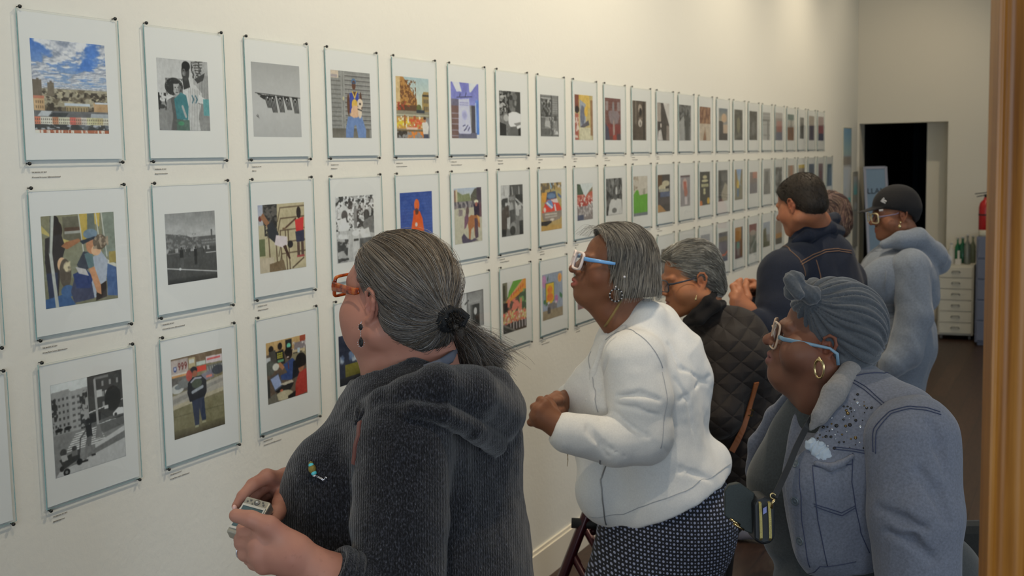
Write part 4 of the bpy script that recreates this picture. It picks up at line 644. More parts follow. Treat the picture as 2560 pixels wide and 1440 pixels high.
def framed(c, r, do_text):
    y = Y0+c*UN; zt = CAM[2]+ZT[r]*UN; zb = CAM[2]+ZB[r]*UN; h = zt-zb
    dsc = DESC.get((c, r))
    if dsc: lab = 'pinned print showing %s, %s' % (dsc, POS3[r])
    elif c < 0: lab = 'glass-pinned print cut off by the left picture edge, %s' % POS3[r]
    else: lab = 'glass-pinned print hidden behind the visitors, %s' % POS3[r]
    e = empty('framed_print', (0, y, zt), lab, 'picture', 'glass-pinned photographs on the long white wall')
    ob('mount', MM[r], e, (0, 0, 0))
    g = ob('glass_pane', GM[r], e, (0, 0, 0))
    for (py, pz) in ((0, 0), (PW, 0), (0, -h), (PW, -h)): ob('pin', ME_PIN, e, (0, py, pz))
    if (c, r) in PR:
        a = PR[(c, r)]
        A = wallpt(a[0], a[1]); B = wallpt(a[2], a[3]); k = 1-0.0065/CAM[0]
        y0, z0, y1, z1 = A[1]*k-y, CAM[2]+(A[2]-CAM[2])*k-zt, B[1]*k-y, CAM[2]+(B[2]-CAM[2])*k-zt
        n = int(np.clip((a[3]-a[1])*1.15, 40, 230)); nw = int(np.clip(n*abs(y1-y0)/abs(z0-z1), 24, 230)); 
    else:
        y0, y1, z0, z1 = 0.06, 0.21, -0.08, -0.24; nw, n = 24, 30
    cv = Can(nw, n, seed=c*3+r+5)
    PIC.get((c, r), generic)(cv)
    if n > 60:      # soften edges and add grain so that each reads as a photograph
        for _ in range(1 if n < 120 else 2):
            q = np.pad(cv.a, ((1, 1), (1, 1), (0, 0)), 'edge'); cv.a = (q[:-2, 1:-1]+q[2:, 1:-1]+q[1:-1, :-2]+q[1:-1, 2:]+2*cv.a)/6
    g_ = (cv._n(11, 11*n/nw, 31, 4)-0.5)*(8 if (c, r) == (2, 0) else 20)+(cv._n(34, 34*n/nw, 37, 2)-0.5)*(6 if (c, r) == (2, 0) else 20)
    lum = cv.a.mean(-1); cv.a = cv.a+(g_*(0.35+0.65*np.sin(np.clip(lum/255, 0, 1)*math.pi)))[..., None]
    gm = cv.a.mean(-1, keepdims=True); cv.a = gm+(cv.a-gm)*0.88
    colr = np.clip(lin(np.clip(cv.a, 4, 250))/PAPER*0.80, 0.003, 0.86)
    U, V = np.meshgrid(np.linspace(y0, y1, nw), np.linspace(z0, z1, n))
    vv = np.stack([np.full(U.shape, 0.00625), U, V], -1).reshape(-1, 3)
    i = np.arange((n-1)*nw).reshape(n-1, nw)[:, :-1].ravel()
    ff = np.stack([i, i+nw, i+nw+1, i+1], -1)
    o = new_mesh('photo', vv, ff, m_print, attr=colr.reshape(-1, 3)); o.parent = e
    # caption card below
    cw, ch = 0.112, 0.041
    if c >= 0 and c < 16:
        ck = empty('caption_card', (0, y+0.004, zb-0.006), 'caption card under print of %s' % dsc if dsc else 'small white caption card hidden behind the visitors, %s' % POS3[r], 'caption card', 'caption cards under the prints')
        cc = MB().box((0.0002, 0, -ch), (0.0012, cw, 0)).build('card', m_card, ck)
        if do_text:
            ti = (c*7+r*3) % 5
            rot = (math.pi/2, 0, math.pi/2)
            text_mesh('THE BRONX, NY 201%d' % (9 if c < 1 else 7), 0.0043, 'title_text', m_ink, (0.0013, y+0.012, zb-0.020), rot, ck, 0.00015)
            text_mesh(['\u00a9 Fernando Paz Lorenzo / @fernandodoesitwell', '@thefightingarmory', '@miguel.rivera.bronxphoto', '\u00a9 Craig Martin Castano / @martincastano', '@mike_jay'][ti] , 0.0041, 'credit_text', m_ink, (0.0013, y+0.012, zb-0.0305), rot, ck, 0.00015)
for r in range(3):
    for c in range(-1, [23, 24, 19][r]):
        framed(c, r, c <= 11)
# posters with painted window glare by the corner beyond the last prints
# ---------------------------------------------------------------- sculpting: solids blended smoothly, then skinned into one mesh
HV = np.array([math.cos(YAW), math.sin(YAW), 0.0])     # level, to the right of the photographer
FVH = np.array([-math.sin(YAW), math.cos(YAW), 0.0])   # level, away from the photographer
ZV = np.array([0, 0, 1.0])
def nrm(v): v = np.asarray(v, float); return v/(np.linalg.norm(v)+1e-12)
class Sd:
    def __init__(s): s.o = []
    def rc(s, a, b, ra, rb=None, k=0.012, op=1, sq=None, ax=None):
        """tapered capsule; sq flattens it along the axis ax"""
        rb = ra if rb is None else rb; ra, rb = ra*KS[0], rb*KS[0]; a = np.array(a, float); b = np.array(b, float)
        s.o.append(('c', a, b, ra, rb, k, op, sq, None if ax is None else nrm(ax))); return s
    def ch(s, pts, rs, k=0.012, op=1, sq=None, ax=None):
        for i in range(len(pts)-1): s.rc(pts[i], pts[i+1], rs[i], rs[i+1], k, op, sq, ax)
        return s
    def el(s, c, r, ax=None, k=0.012, op=1):
        s.o.append(('e', np.array(c, float), np.array([r]*3 if np.isscalar(r) else r, float)*KS[0], np.eye(3) if ax is None else np.array(ax, float), None, k, op, None, None)); return s
    def disp(s, f, amp):
        s.o.append(('d', f, amp, None, None, 0, 0, None, None)); return s
    def clip(s, p, n, k=0.004):
        """cut away everything on the side n points to"""
        s.o.append(('p', np.array(p, float), nrm(n), None, None, k, 0, None, None)); return s
    @staticmethod
    def _d(o, P):
        if o[0] == 'c':
            _, a, b, ra, rb, k, op, sq, ax = o; ab = b-a; q = P-a
            if sq is not None:
                q = q+((q@ax)*(1/sq-1))[..., None]*ax; ab = ab+(ab@ax)*(1/sq-1)*ax
            t = np.clip((q@ab)/(ab@ab+1e-12), 0, 1)
            d = np.sqrt(((q-t[..., None]*ab)**2).sum(-1))-(ra+(rb-ra)*t)
            return d
        c, r, A = o[1], o[2], o[3]; q = (P-c)@A.T
        k0 = np.sqrt(((q/r)**2).sum(-1)); k1 = np.sqrt(((q/(r*r))**2).sum(-1))+1e-9
        return k0*(k0-1)/k1
    @staticmethod
    def _mix(D, d, k, op):
        if op > 0:
            h = np.clip(0.5+0.5*(D-d)/k, 0, 1); return D*(1-h)+d*h-k*h*(1-h)
        h = np.clip(0.5-0.5*(D+d)/k, 0, 1); return D*(1-h)+(-d)*h+k*h*(1-h)
    def at(s, P):
        D = np.full(P.shape[:-1], 1.0)
        for o in s.o:
            if o[0] == 'd': D = D+o[1](P)*o[2]
            elif o[0] == 'p': D = np.maximum(D, (P-o[1])@o[2])
            else: D = s._mix(D, s._d(o, P), o[5], o[6])
        return D
    def grad(s, P, e=0.002):
        g = np.stack([s.at(P+e*np.eye(3)[i])-s.at(P-e*np.eye(3)[i]) for i in range(3)], -1)
        return g/(np.linalg.norm(g, axis=-1, keepdims=True)+1e-9)
    def box(s):
        lo = np.full(3, 1e9); hi = -lo
        for o in s.o:
            if o[0] in 'dp' or o[6] < 0: continue
            l, h = s._bb(o); lo = np.minimum(lo, l); hi = np.maximum(hi, h)
        return lo, hi
    @staticmethod
    def _bb(o):
        if o[0] == 'c':
            r = max(o[3], o[4]); r = r*max(1, o[7] or 1); return np.minimum(o[1], o[2])-r, np.maximum(o[1], o[2])+r
        r = o[2].max(); return o[1]-r, o[1]+r
    def mesh(s, res, zr=None, relax=1, pad=0.012):
        """res: cell size; zr: [(z_low, size)...] coarser cells below"""
        lo, hi = s.box(); lo = lo-pad; hi = hi+pad
        ax = [np.arange(lo[i], hi[i]+res, res) for i in range(3)]
        if zr:
            z = [hi[2]]
            while z[-1] > lo[2]:
                st = res
                for (zl, sz) in zr:
                    if z[-1] < zl: st = sz
                z.append(z[-1]-st)
            ax[2] = np.array(z[::-1])
        xs, ys, zs = ax
        D = np.full((len(xs), len(ys), len(zs)), 0.2, np.float32)
        def sub(l, h):
            r = []
            for i in range(3):
                a = max(0, np.searchsorted(ax[i], l[i])-1); b = min(len(ax[i]), np.searchsorted(ax[i], h[i])+1); r.append(slice(a, b))
            return tuple(r)
        def pts(sl):
            X, Y, Z = np.meshgrid(xs[sl[0]], ys[sl[1]], zs[sl[2]], indexing='ij'); return np.stack([X, Y, Z], -1)
        for o in s.o:
            if o[0] in 'dp':
                m = np.argwhere(np.abs(D) < 0.03)
                if o[0] == 'p':
                    sl = (slice(None),)*3
                    n = o[2]; dd = (xs[:, None, None]-o[1][0])*n[0]+(ys[None, :, None]-o[1][1])*n[1]+(zs[None, None, :]-o[1][2])*n[2]
                    D = np.maximum(D, dd).astype(np.float32); continue
                Pm = np.stack([xs[m[:, 0]], ys[m[:, 1]], zs[m[:, 2]]], -1)
                D[m[:, 0], m[:, 1], m[:, 2]] += (o[1](Pm)*o[2]).astype(np.float32); continue
            l, h = s._bb(o); mg = o[5]+2*res+0.01
            sl = sub(l-mg, h+mg)
            if any(q.stop <= q.start for q in sl): continue
            D[sl] = s._mix(D[sl], s._d(o, pts(sl)), o[5], o[6])
        v, f = surfnet(D, xs, ys, zs)
        if relax: v = laplace(v, f, relax)
        return v, f
def surfnet(D, xs, ys, zs):
    I = D < 0
    c = sum(I[a:I.shape[0]-1+a, b:I.shape[1]-1+b, d:I.shape[2]-1+d].astype(np.int8) for a in (0, 1) for b in (0, 1) for d in (0, 1))
    act = np.argwhere((c > 0) & (c < 8)); idx = np.full(c.shape, -1, np.int64); idx[act[:, 0], act[:, 1], act[:, 2]] = np.arange(len(act))
    acc = np.zeros((len(act), 3)); cnt = np.zeros(len(act)); A = (xs, ys, zs)
    cor = [(a, b, d) for a in (0, 1) for b in (0, 1) for d in (0, 1)]
    for p in cor:
        for q in cor:
            if sum(q) == sum(p)+1 and sum(abs(p[i]-q[i]) for i in range(3)) == 1:
                ip = act+np.array(p); iq = act+np.array(q)
                dp = D[ip[:, 0], ip[:, 1], ip[:, 2]].astype(float); dq = D[iq[:, 0], iq[:, 1], iq[:, 2]].astype(float)
                m = (dp < 0) != (dq < 0); t = np.where(m, dp/(dp-dq+1e-20*(dp == dq)), 0)
                for k in range(3):
                    P0 = A[k][ip[:, k]]; P1 = A[k][iq[:, k]]; acc[:, k] += np.where(m, P0+(P1-P0)*t, 0)
                cnt += m
    v = acc/cnt[:, None]; F = []
    for k in range(3):
        s0 = [slice(None)]*3; s1 = [slice(None)]*3; s0[k] = slice(0, -1); s1[k] = slice(1, None)
        a, b = I[tuple(s0)], I[tuple(s1)]; e = np.argwhere(a != b); o1, o2 = [i for i in range(3) if i != k]
        e = e[(e[:, o1] > 0) & (e[:, o2] > 0) & (e[:, o1] < D.shape[o1]-1) & (e[:, o2] < D.shape[o2]-1)]
        ins = a[e[:, 0], e[:, 1], e[:, 2]]
        def g(d1, d2):
            q = e.copy(); q[:, o1] += d1; q[:, o2] += d2; return idx[q[:, 0], q[:, 1], q[:, 2]]
        Q = np.stack([g(-1, -1), g(0, -1), g(0, 0), g(-1, 0)], -1)
        fl = ins if k != 1 else ~ins
        Q[~fl] = Q[~fl][:, ::-1]
        F.append(Q)
    F = np.concatenate(F); F = F[(F >= 0).all(1)]
    return v, F
def laplace(v, f, n, w=0.5):
    for _ in range(n):
        a = np.zeros_like(v); c = np.zeros(len(v))
        for i in range(4):
            for j in ((i+1) % 4, (i+3) % 4):
                for k in range(3): a[:, k] += np.bincount(f[:, i], v[f[:, j], k], len(v))
                c += np.bincount(f[:, i], minlength=len(v))
        v = v*(1-w)+w*a/c[:, None]
    return v
def sculpt(sd, name, m, parent, res, zr=None, relax=1, col=None):
    v, f = sd.mesh(res, zr, relax)
    return new_mesh(name, v, f, m, parent, smooth=True, attr=None if col is None else col(v))
# ---- heads
def true_size(f):
    def g(*a, **k):
        o = KS[0]; KS[0] = 1.0
        try: return f(*a, **k)
        finally: KS[0] = o
    return g
class Fr:
    """local frame: x forward out of the face, y to the person's left, z up"""
    def __init__(s, c, X, Z, sc=1.0):
        s.X = nrm(X); Z = np.asarray(Z, float); s.Z = nrm(Z-s.X*(Z@s.X)); s.Y = np.cross(s.Z, s.X); s.c = np.array(c, float); s.s = sc
        s.ax = np.stack([s.X, s.Y, s.Z])
    def __call__(s, x, y, z): return s.c+s.s*(x*s.X+y*s.Y+z*s.Z)
    def loc(s, P): return ((P-s.c)@s.ax.T)/s.s
def headframe(anchor_local, anchor_world, turn, pitch, roll, sc=1.0):
    """turn: degrees the face turns from picture-left towards (+) or away from (-) the photographer"""
    a, p, r = (math.radians(q) for q in (turn, pitch, roll))
    X0 = -math.cos(a)*HV-math.sin(a)*FVH; Y0_ = np.cross(ZV, X0)
    X = math.cos(p)*X0+math.sin(p)*ZV; Z = -math.sin(p)*X0+math.cos(p)*ZV
    Z = math.cos(r)*Z+math.sin(r)*Y0_
    F = Fr((0, 0, 0), X, Z, sc); F.c = np.array(anchor_world, float)-(F(*anchor_local)); return F
@true_size
def head_solid(sd, F, chub=0.0, nose=1.0, lips=1.0, ears=True, brow=1.0, jaw=0.0, eyes=True, neck=None, neck_r=0.055, cr=(0.094, 0.075, 0.085), muz=0.0):
    s = F.s; A = F.ax
    def el(c, r, k=0.015, op=1): sd.el(F(*c), np.array(r)*s, A, k*s, op)
    def rc(a, b, ra, rb=None, k=0.012, op=1): sd.rc(F(*a), F(*b), ra*s, (ra if rb is None else rb)*s, k*s, op)
    if neck is not None:
        pts, rs = neck; sd.ch([F(-0.03, 0, -0.04)]+pts, [neck_r*s]+rs, 0.03)
    el((-0.018, 0, 0.035), cr); el((0.030, 0, 0.035), (0.058, 0.062, 0.066), 0.02)
    el((0.032, 0, -0.035), (0.056, 0.056+0.01*chub, 0.075), 0.02)
    for y in (-1, 1):
        rc((-0.005, y*(0.050+0.008*chub), -0.055), (0.068, y*0.012, -0.096-jaw), 0.018+0.010*chub, 0.017+0.004*chub, 0.025)
        el((0.048, y*(0.038+0.012*chub), -0.032), (0.032+0.006*chub, 0.026+0.008*chub, 0.030+0.006*chub), 0.02)
        rc((0.082, y*0.040, 0.020), (0.092, y*0.012, 0.016), 0.0105*brow, 0.010*brow, 0.014)
        rc((0.050, y*0.058, 0.0), (0.074, y*0.042, -0.018), 0.010, 0.010, 0.014)
    el((0.070, 0, -0.060), (0.030, 0.034, 0.036), 0.018); el((0.080, 0, -0.094-jaw), (0.018, 0.020, 0.016), 0.016)
    if eyes:
        for y in (-1, 1):
            el((0.100, y*0.031, 0.000), (0.018, 0.018, 0.011), 0.012, -1)
            el((0.0775, y*0.031, 0.000), (0.0135, 0.0150, 0.0125), 0.004)
            rc((0.083, y*0.016, 0.004), (0.0905, y*0.030, 0.0085), 0.0035, 0.0038, 0.004); rc((0.0905, y*0.030, 0.0085), (0.080, y*0.046, 0.002), 0.0038, 0.0032, 0.004)
            rc((0.084, y*0.018, -0.006), (0.088, y*0.031, -0.0095), 0.003, 0.003, 0.004); rc((0.088, y*0.031, -0.0095), (0.080, y*0.045, -0.004), 0.003, 0.0028, 0.004)
    n = nose
    rc((0.090, 0, 0.012), (0.104+0.010*n, 0, -0.020), 0.0085, 0.0095, 0.010); el((0.106+0.011*n, 0, -0.026), (0.0125, 0.0135*n, 0.0115), 0.010)
    for y in (-1, 1):
        el((0.100+0.003*n, y*0.0145*n, -0.031), (0.0115, 0.0085, 0.0085), 0.006); el((0.107+0.006*n, y*0.0075*n, -0.0375), (0.005, 0.0036, 0.004), 0.004, -1)
    l = lips
    if muz: el((0.074+muz, 0, -0.061), (0.026, 0.031, 0.026), 0.014)
    for y in (-1, 1):
        rc((0.098+muz, 0, -0.0625+0.0056*l), (0.088+muz*0.7, y*0.021, -0.0615), 0.0060*l, 0.003*l, 0.004)
        rc((0.097+muz, 0, -0.0625-0.0064*l), (0.088+muz*0.7, y*0.019, -0.0640), 0.0068*l, 0.003*l, 0.004)
    el((0.104+muz, 0, -0.0625), (0.010, 0.026, 0.0010), 0.002, -1)
    if ears:
        for y in (-1, 1):
            E = lambda x, z, o=0.0: (x, y*(0.0765+o), z)
            el((-0.006, y*0.074, -0.006), (0.014, 0.006, 0.026), 0.006)
            h = [E(0.006, 0.004, 0.001), E(0.006, 0.018, 0.004), E(-0.004, 0.027, 0.007), E(-0.016, 0.024, 0.010), E(-0.022, 0.010, 0.012), E(-0.020, -0.006, 0.010), E(-0.013, -0.020, 0.006), E(-0.004, -0.031, 0.003)]
            rr = [0.0028, 0.0034, 0.0038, 0.0040, 0.0042, 0.0038, 0.0042, 0.0060]
            for i in range(7): rc(h[i], h[i+1], rr[i], rr[i+1], 0.003)
            rc(E(-0.008, 0.012, 0.004), E(-0.013, -0.010, 0.004), 0.0036, 0.0032, 0.003); rc(E(0.004, -0.004, 0.002), E(0.002, -0.014, 0.002), 0.0042, 0.0036, 0.003)
            el(E(-0.003, -0.007, 0.004), (0.0058, 0.0065, 0.009), 0.003, -1); el(E(-0.007, 0.016, 0.007), (0.005, 0.003, 0.006), 0.002, -1)
def skin_colour(F, base, lip=None, dark=None, freckle=0.0, seed=1, red=0.06, lw=1.0):
    b = lin(base); lp = lin(lip) if lip is not None else b*np.array([1.05, 0.8, 0.8])
    def f(v):
        q = F.loc(v); c = np.tile(b, (len(v), 1))
        n = fbm(v, 30, seed)[:, None]-0.5; c = c*(1+0.35*n*np.array([0.6, 1, 1]))
        def blob(x, y, z, r):
            return np.exp(-(((q[:, 0]-x)/r)**2+((np.abs(q[:, 1])-y)/r)**2+((q[:, 2]-z)/r)**2))[:, None]
        warm = blob(0.06, 0.045, -0.03, 0.025)+blob(-0.01, 0.08, 0, 0.03)+0.8*blob(0.115, 0, -0.028, 0.014)
        c = c*(1+warm*np.array([red*1.5, -red, -red]))
        if dark: c = c*(1-dark*blob(0.088, 0.03, 0.0, 0.014))
        if freckle: c = c*(1-freckle*(vnoise(v, 260, seed+4) > 0.86)[:, None]*(vnoise(v, 40, seed+9) > 0.45)[:, None])
        L = np.clip(1-np.minimum(np.abs(np.hypot((q[:, 1])/(0.021*lw), (q[:, 2]+0.063)/(0.0105*lw))-0.0), 3), 0, 1)[:, None]*(q[:, 0] > 0.086)[:, None]
        L = np.clip(L*3.0, 0, 1)
        c = c*(1-L)+lp*L
        return np.clip(c, 0.002, 0.95)
    return f
@true_size
def eyeballs(F, parent, iris=(46, 32, 24)):
    for y in (-1, 1):
        MB().ball(F(0.0786, y*0.031, 0.0), 0.0128*F.s, 18).build('eyeball', m_eye, parent, smooth=True)
        c = F(0.0786+0.0117, y*0.031, 0.0)
        MB().ball(c, np.array([0.0016, 0.0054, 0.0054])*F.s, 14, 0, F.ax).build('iris', mat('iris', iris, 0.15), parent, smooth=True)
m_eye = mat('eye_white', (190, 184, 176), 0.2)
m_skin = attrmat('skin', 0.55, 0.3)
P(m_skin).inputs['Subsurface Weight'].default_value = 0.08; P(m_skin).inputs['Subsurface Radius'].default_value = (0.012, 0.005, 0.003); P(m_skin).inputs['Subsurface Scale'].default_value = 1.0
bump(m_skin, noise(m_skin, 420, None, 3), 0.12, 0.0006)
# ---- hair as many fine strands on a shaped base
def strands(name, paths, r0, r1, cols, m, parent, sides=3):
    """paths (n, k, 3); cols (n,3)"""
    n, k, _ = paths.shape
    t = np.gradient(paths, axis=1); t /= np.linalg.norm(t, axis=-1, keepdims=True)+1e-9
    up = np.array([0.31, 0.52, 0.79]); a = np.cross(t, up); a /= np.linalg.norm(a, axis=-1, keepdims=True)+1e-9; b = np.cross(t, a)
    rad = np.linspace(r0, r1, k)[None, :, None, None]
    an = np.arange(sides)*2*math.pi/sides
    ring = paths[:, :, None, :]+rad*(np.cos(an)[None, None, :, None]*a[:, :, None, :]+np.sin(an)[None, None, :, None]*b[:, :, None, :])
    v = ring.reshape(-1, 3)
    base = (np.arange(n)*k*sides)[:, None, None]+(np.arange(k-1)*sides)[None, :, None]; j = np.arange(sides)[None, None, :]; j2 = (j+1) % sides
    f = np.stack([base+j, base+j2, base+sides+j2, base+sides+j], -1).reshape(-1, 4)
    c = np.repeat(cols, k*sides, axis=0)
    return new_mesh(name, v, f, m, parent, smooth=True, attr=c)
def project(sd, Pt, off, it=4):
    for _ in range(it):
        d = sd.at(Pt); g = sd.grad(Pt); Pt = Pt-np.clip(d-off, -0.03, 0.03)[..., None]*g
    return Pt
m_hair = attrmat('hair', 0.42, 0.5)
m_hairbase = attrmat('hair_base', 0.6, 0.3)
def frac(v): return v-np.floor(v)
def tones(rs, n, pal, w=None):
    pal = np.array([lin(p) for p in pal]); i = rs.choice(len(pal), n, p=w); return pal[i]*(0.8+0.4*rs.rand(n, 1))
# ---------------------------------------------------------------- shared wear: clothes, glasses, legs
AL = 1.5
def alb(c, k=AL):
    """surface colour whose lit appearance in the room is c"""
    v = np.clip(lin(c)*k, 0.001, 0.9); return tuple(np.where(v <= 0.0031308, v*12.92, 1.055*v**(1/2.4)-0.055)*255)
def cloth(name, col, rough=0.85, scale=350, amp=0.25, dist=0.0008, var=0.12, big=0.0, sheen=0.2):
    m = mat(name, alb(col), rough, spec=0.25); P(m).inputs['Sheen Weight'].default_value = sheen
    c = np.array(alb(col)); noise_col(m, [(0.25, tuple(c*(1-var))), (0.75, tuple(np.minimum(c*(1+var), 250)))], scale*0.5, None, 3)
    b = bump(m, noise(m, scale, None, 2), amp, dist)
    if big: bump(m, noise(m, 18, None, 3), big, 0.02, b)
    return m
def legs(parent, hip, feet, m_leg, m_shoe, rh=0.095, rk=0.065, ra=0.045, toe=None, res=0.012, name='trousers', shoename='shoe'):
    """hip: centre point; feet: two ankle ground points"""
    hip = np.array(hip); sd = Sd(); d = feet[1]-feet[0]; d = nrm(d-np.array([0, 0, d[2]]))
    for i, f in enumerate(feet):
        h = hip+d*(0.08 if i else -0.08); kn = (h+f)/2; kn[2] = 0.48
        an = np.array([f[0], f[1], 0.09]); sd.ch([h, kn, an], [rh, rk, ra], 0.03)
    sd.el(hip, (rh*1.6, rh*1.6, rh*1.3), k=0.05)
    sculpt(sd, name, m_leg, parent, res)
    toe = nrm(toe) if toe is not None else -HV
    for f in feet:
        s = Sd(); a = np.array([f[0], f[1], 0.045])
        s.rc(a-toe*0.04, a+toe*0.10, 0.042, 0.034, sq=None).rc(a+toe*0.02, a+np.array([0, 0, 0.05]), 0.042, 0.042, 0.02)
        s.clip((0, 0, 0.004), (0, 0, -1))
        sculpt(s, shoename, m_shoe, parent, 0.007)
def glasses(F, parent, m_front, m_temple, m_lens, w=0.050, h=0.036, x0=0.112, z0=0.0, tr=0.0022, tz=0.006, th=0.004, tip=True, cx=0.033, round_=0.35, drop=0.0, hinge=None, side=0.072, tempn=None, xe=-0.012, earz=0.018, tiltx=0.0, curve=0.4):
    g = MB()
    def Lp(y, z): return F(x0-curve*y*y/0.16-tiltx*(z-z0), y, z)
    loops = []
    for sgn in (-1, 1):
        pts = []
        for i in range(32):
            a = 2*math.pi*i/32; ca, sa = math.cos(a), math.sin(a)
            ex = 2/(2+round_*6); px_ = np.sign(ca)*abs(ca)**ex*w/2; pz = np.sign(sa)*abs(sa)**ex*h/2
            pts.append((sgn*cx+px_, z0+pz-drop))
        loops.append(pts); g.tube([Lp(y, z) for y, z in pts], (tr*1.2, tr), 8, closed=True)
    bw_ = cx-w/2
    g.tube([Lp(-bw_, z0+h*0.15), Lp(0, z0+h*0.26)+F.X*0.003, Lp(bw_, z0+h*0.15)], tr*1.1, 8)
    fr = g.build('glasses', m_front, parent, smooth=True)
    for pts, sgn in zip(loops, (-1, 1)):
        l = MB(); n = len(pts); v = [Lp(y, z) for y, z in pts]; c = Lp(sgn*cx, z0-drop)+F.X*0.0012
        vv = [p for p in v]+[c]+[p-F.X*0.0015 for p in v]+[c-F.X*0.0015]
        f = [(i, (i+1) % n, n) for i in range(n)]+[(n+1+(i+1) % n, n+1+i, 2*n+1) for i in range(n)]
        l.add(vv, f); ln = l.build('lens', m_lens, fr, smooth=True)
        t = MB(); yy = sgn*(cx+w/2)
        T = [Lp(yy, z0+tz), F(x0-0.022, sgn*side, z0+tz), F(0.03, sgn*(side+0.004), z0+tz+0.003), F(xe+0.012, sgn*(side+0.006), z0+earz-0.004)]
        R = [(th, 0.0018), (th, 0.0016), (th*0.8, 0.0014), (th*0.65, 0.0013)]
        if tip: T += [F(xe-0.006, sgn*(side+0.007), earz+z0-0.012), F(xe-0.014, sgn*(side+0.006), z0+earz-0.036)]; R += [(th*0.8, 0.0014), (th*0.8, 0.0014)]
        t.tube(T, R, 8, flat=F.Z); t.build('temple', m_temple, fr, smooth=True)
    return fr
m_lens = glassmat('spectacle_lens', (0.96, 0.97, 0.97))
m_gold = mat('gold', (206, 184, 136), 0.22, metal=1.0); m_silver = mat('silver', (200, 200, 205), 0.25, metal=1.0)
m_black = mat('matt_black', (16, 16, 18), 0.6)
def ring_pts(c, A, B, r, n=24): return [np.array(c)+r*(math.cos(2*math.pi*i/n)*A+math.sin(2*math.pi*i/n)*B) for i in range(n)]
def ground(px, d):
    p = W(px, 900, d); return np.array([p[0], p[1], 0.0])
def person(px, d, label, cat='person'):
    g = ground(px, d); return empty('person', tuple(g), label, cat)
def ribbon(pts, w, t, nrmls, mb=None):
    """flat strap through pts, w wide, t thick"""
    mb = mb or MB(); pts = [np.array(p, float) for p in pts]; v = []; m = len(pts)
    for i, p in enumerate(pts):
        tg = nrm(pts[min(i+1, m-1)]-pts[max(i-1, 0)]); n = nrm(nrmls[i]-tg*(nrmls[i]@tg)); s = np.cross(tg, n)
        for a, b in ((-1, -1), (1, -1), (1, 1), (-1, 1)): v.append(p+a*w/2*s+b*t/2*n)
    f = []
    for i in range(m-1):
        for k in range(4): f.append((4*i+k, 4*i+(k+1) % 4, 4*i+4+(k+1) % 4, 4*i+4+k))
    f += [(3, 2, 1, 0), tuple(4*(m-1)+k for k in range(4))]
    mb.add(v, f); return mb
def strap_on(sd, pts, w, t, off=0.002, sub=6):
    P0 = np.array(pts, float); q = []
    for i in range(len(P0)-1):
        for k in range(sub): q.append(P0[i]+(P0[i+1]-P0[i])*k/sub)
    q.append(P0[-1]); q = project(sd, np.array(q), off, 5); g = sd.grad(q)
    return ribbon(list(q), w, t, list(g))
def wrinkle(dirv, freq, seed, stretch=4.0):
    """folds running along dirv"""
    d = nrm(dirv)
    def f(P_):
        al = (P_@d)[..., None]*d; q = (P_-al)+al/stretch
        return fbm(q, freq, seed, 3)-0.5
    return f
def hand(sd, wrist, mcps, chains, radii, thumb, trad, palm=0.024):
    for m_, r in zip(mcps, (0.0125, 0.0125, 0.012, 0.011)):
        sd.rc(wrist, m_, palm, r, 0.014)
    for i in range(3): sd.rc(mcps[i], mcps[i+1], 0.012, 0.0115, 0.01)
    for m_, c, r in zip(mcps, chains, radii): sd.ch([m_]+c, r, 0.0035)
    sd.ch(thumb, trad, 0.008)
def hit(a, b, sd, d0=2.5, d1=3.6):
    """walk along the view until the cloth is met"""
    ds = np.linspace(d0, d1, 220); Pq = np.array([W(a, b, d) for d in ds]); v_ = sd.at(Pq); i = np.argmax(v_ < 0); return Pq[i] if (v_ < 0).any() else Pq[110]
def stitch(sd, pts, parent, name, m, r=0.0008, d0=2.5, d1=3.6, off=0.0008, sub=8):
    P0 = np.array([hit(a, b, sd, d0, d1) for a, b in pts]); q = []
    for i in range(len(P0)-1):
        for k in range(sub): q.append(P0[i]+(P0[i+1]-P0[i])*k/sub)
    q.append(P0[-1]); q = project(sd, np.array(q), off, 4)
    return MB().tube(list(q), r, 5).build(name, m, parent, smooth=True)
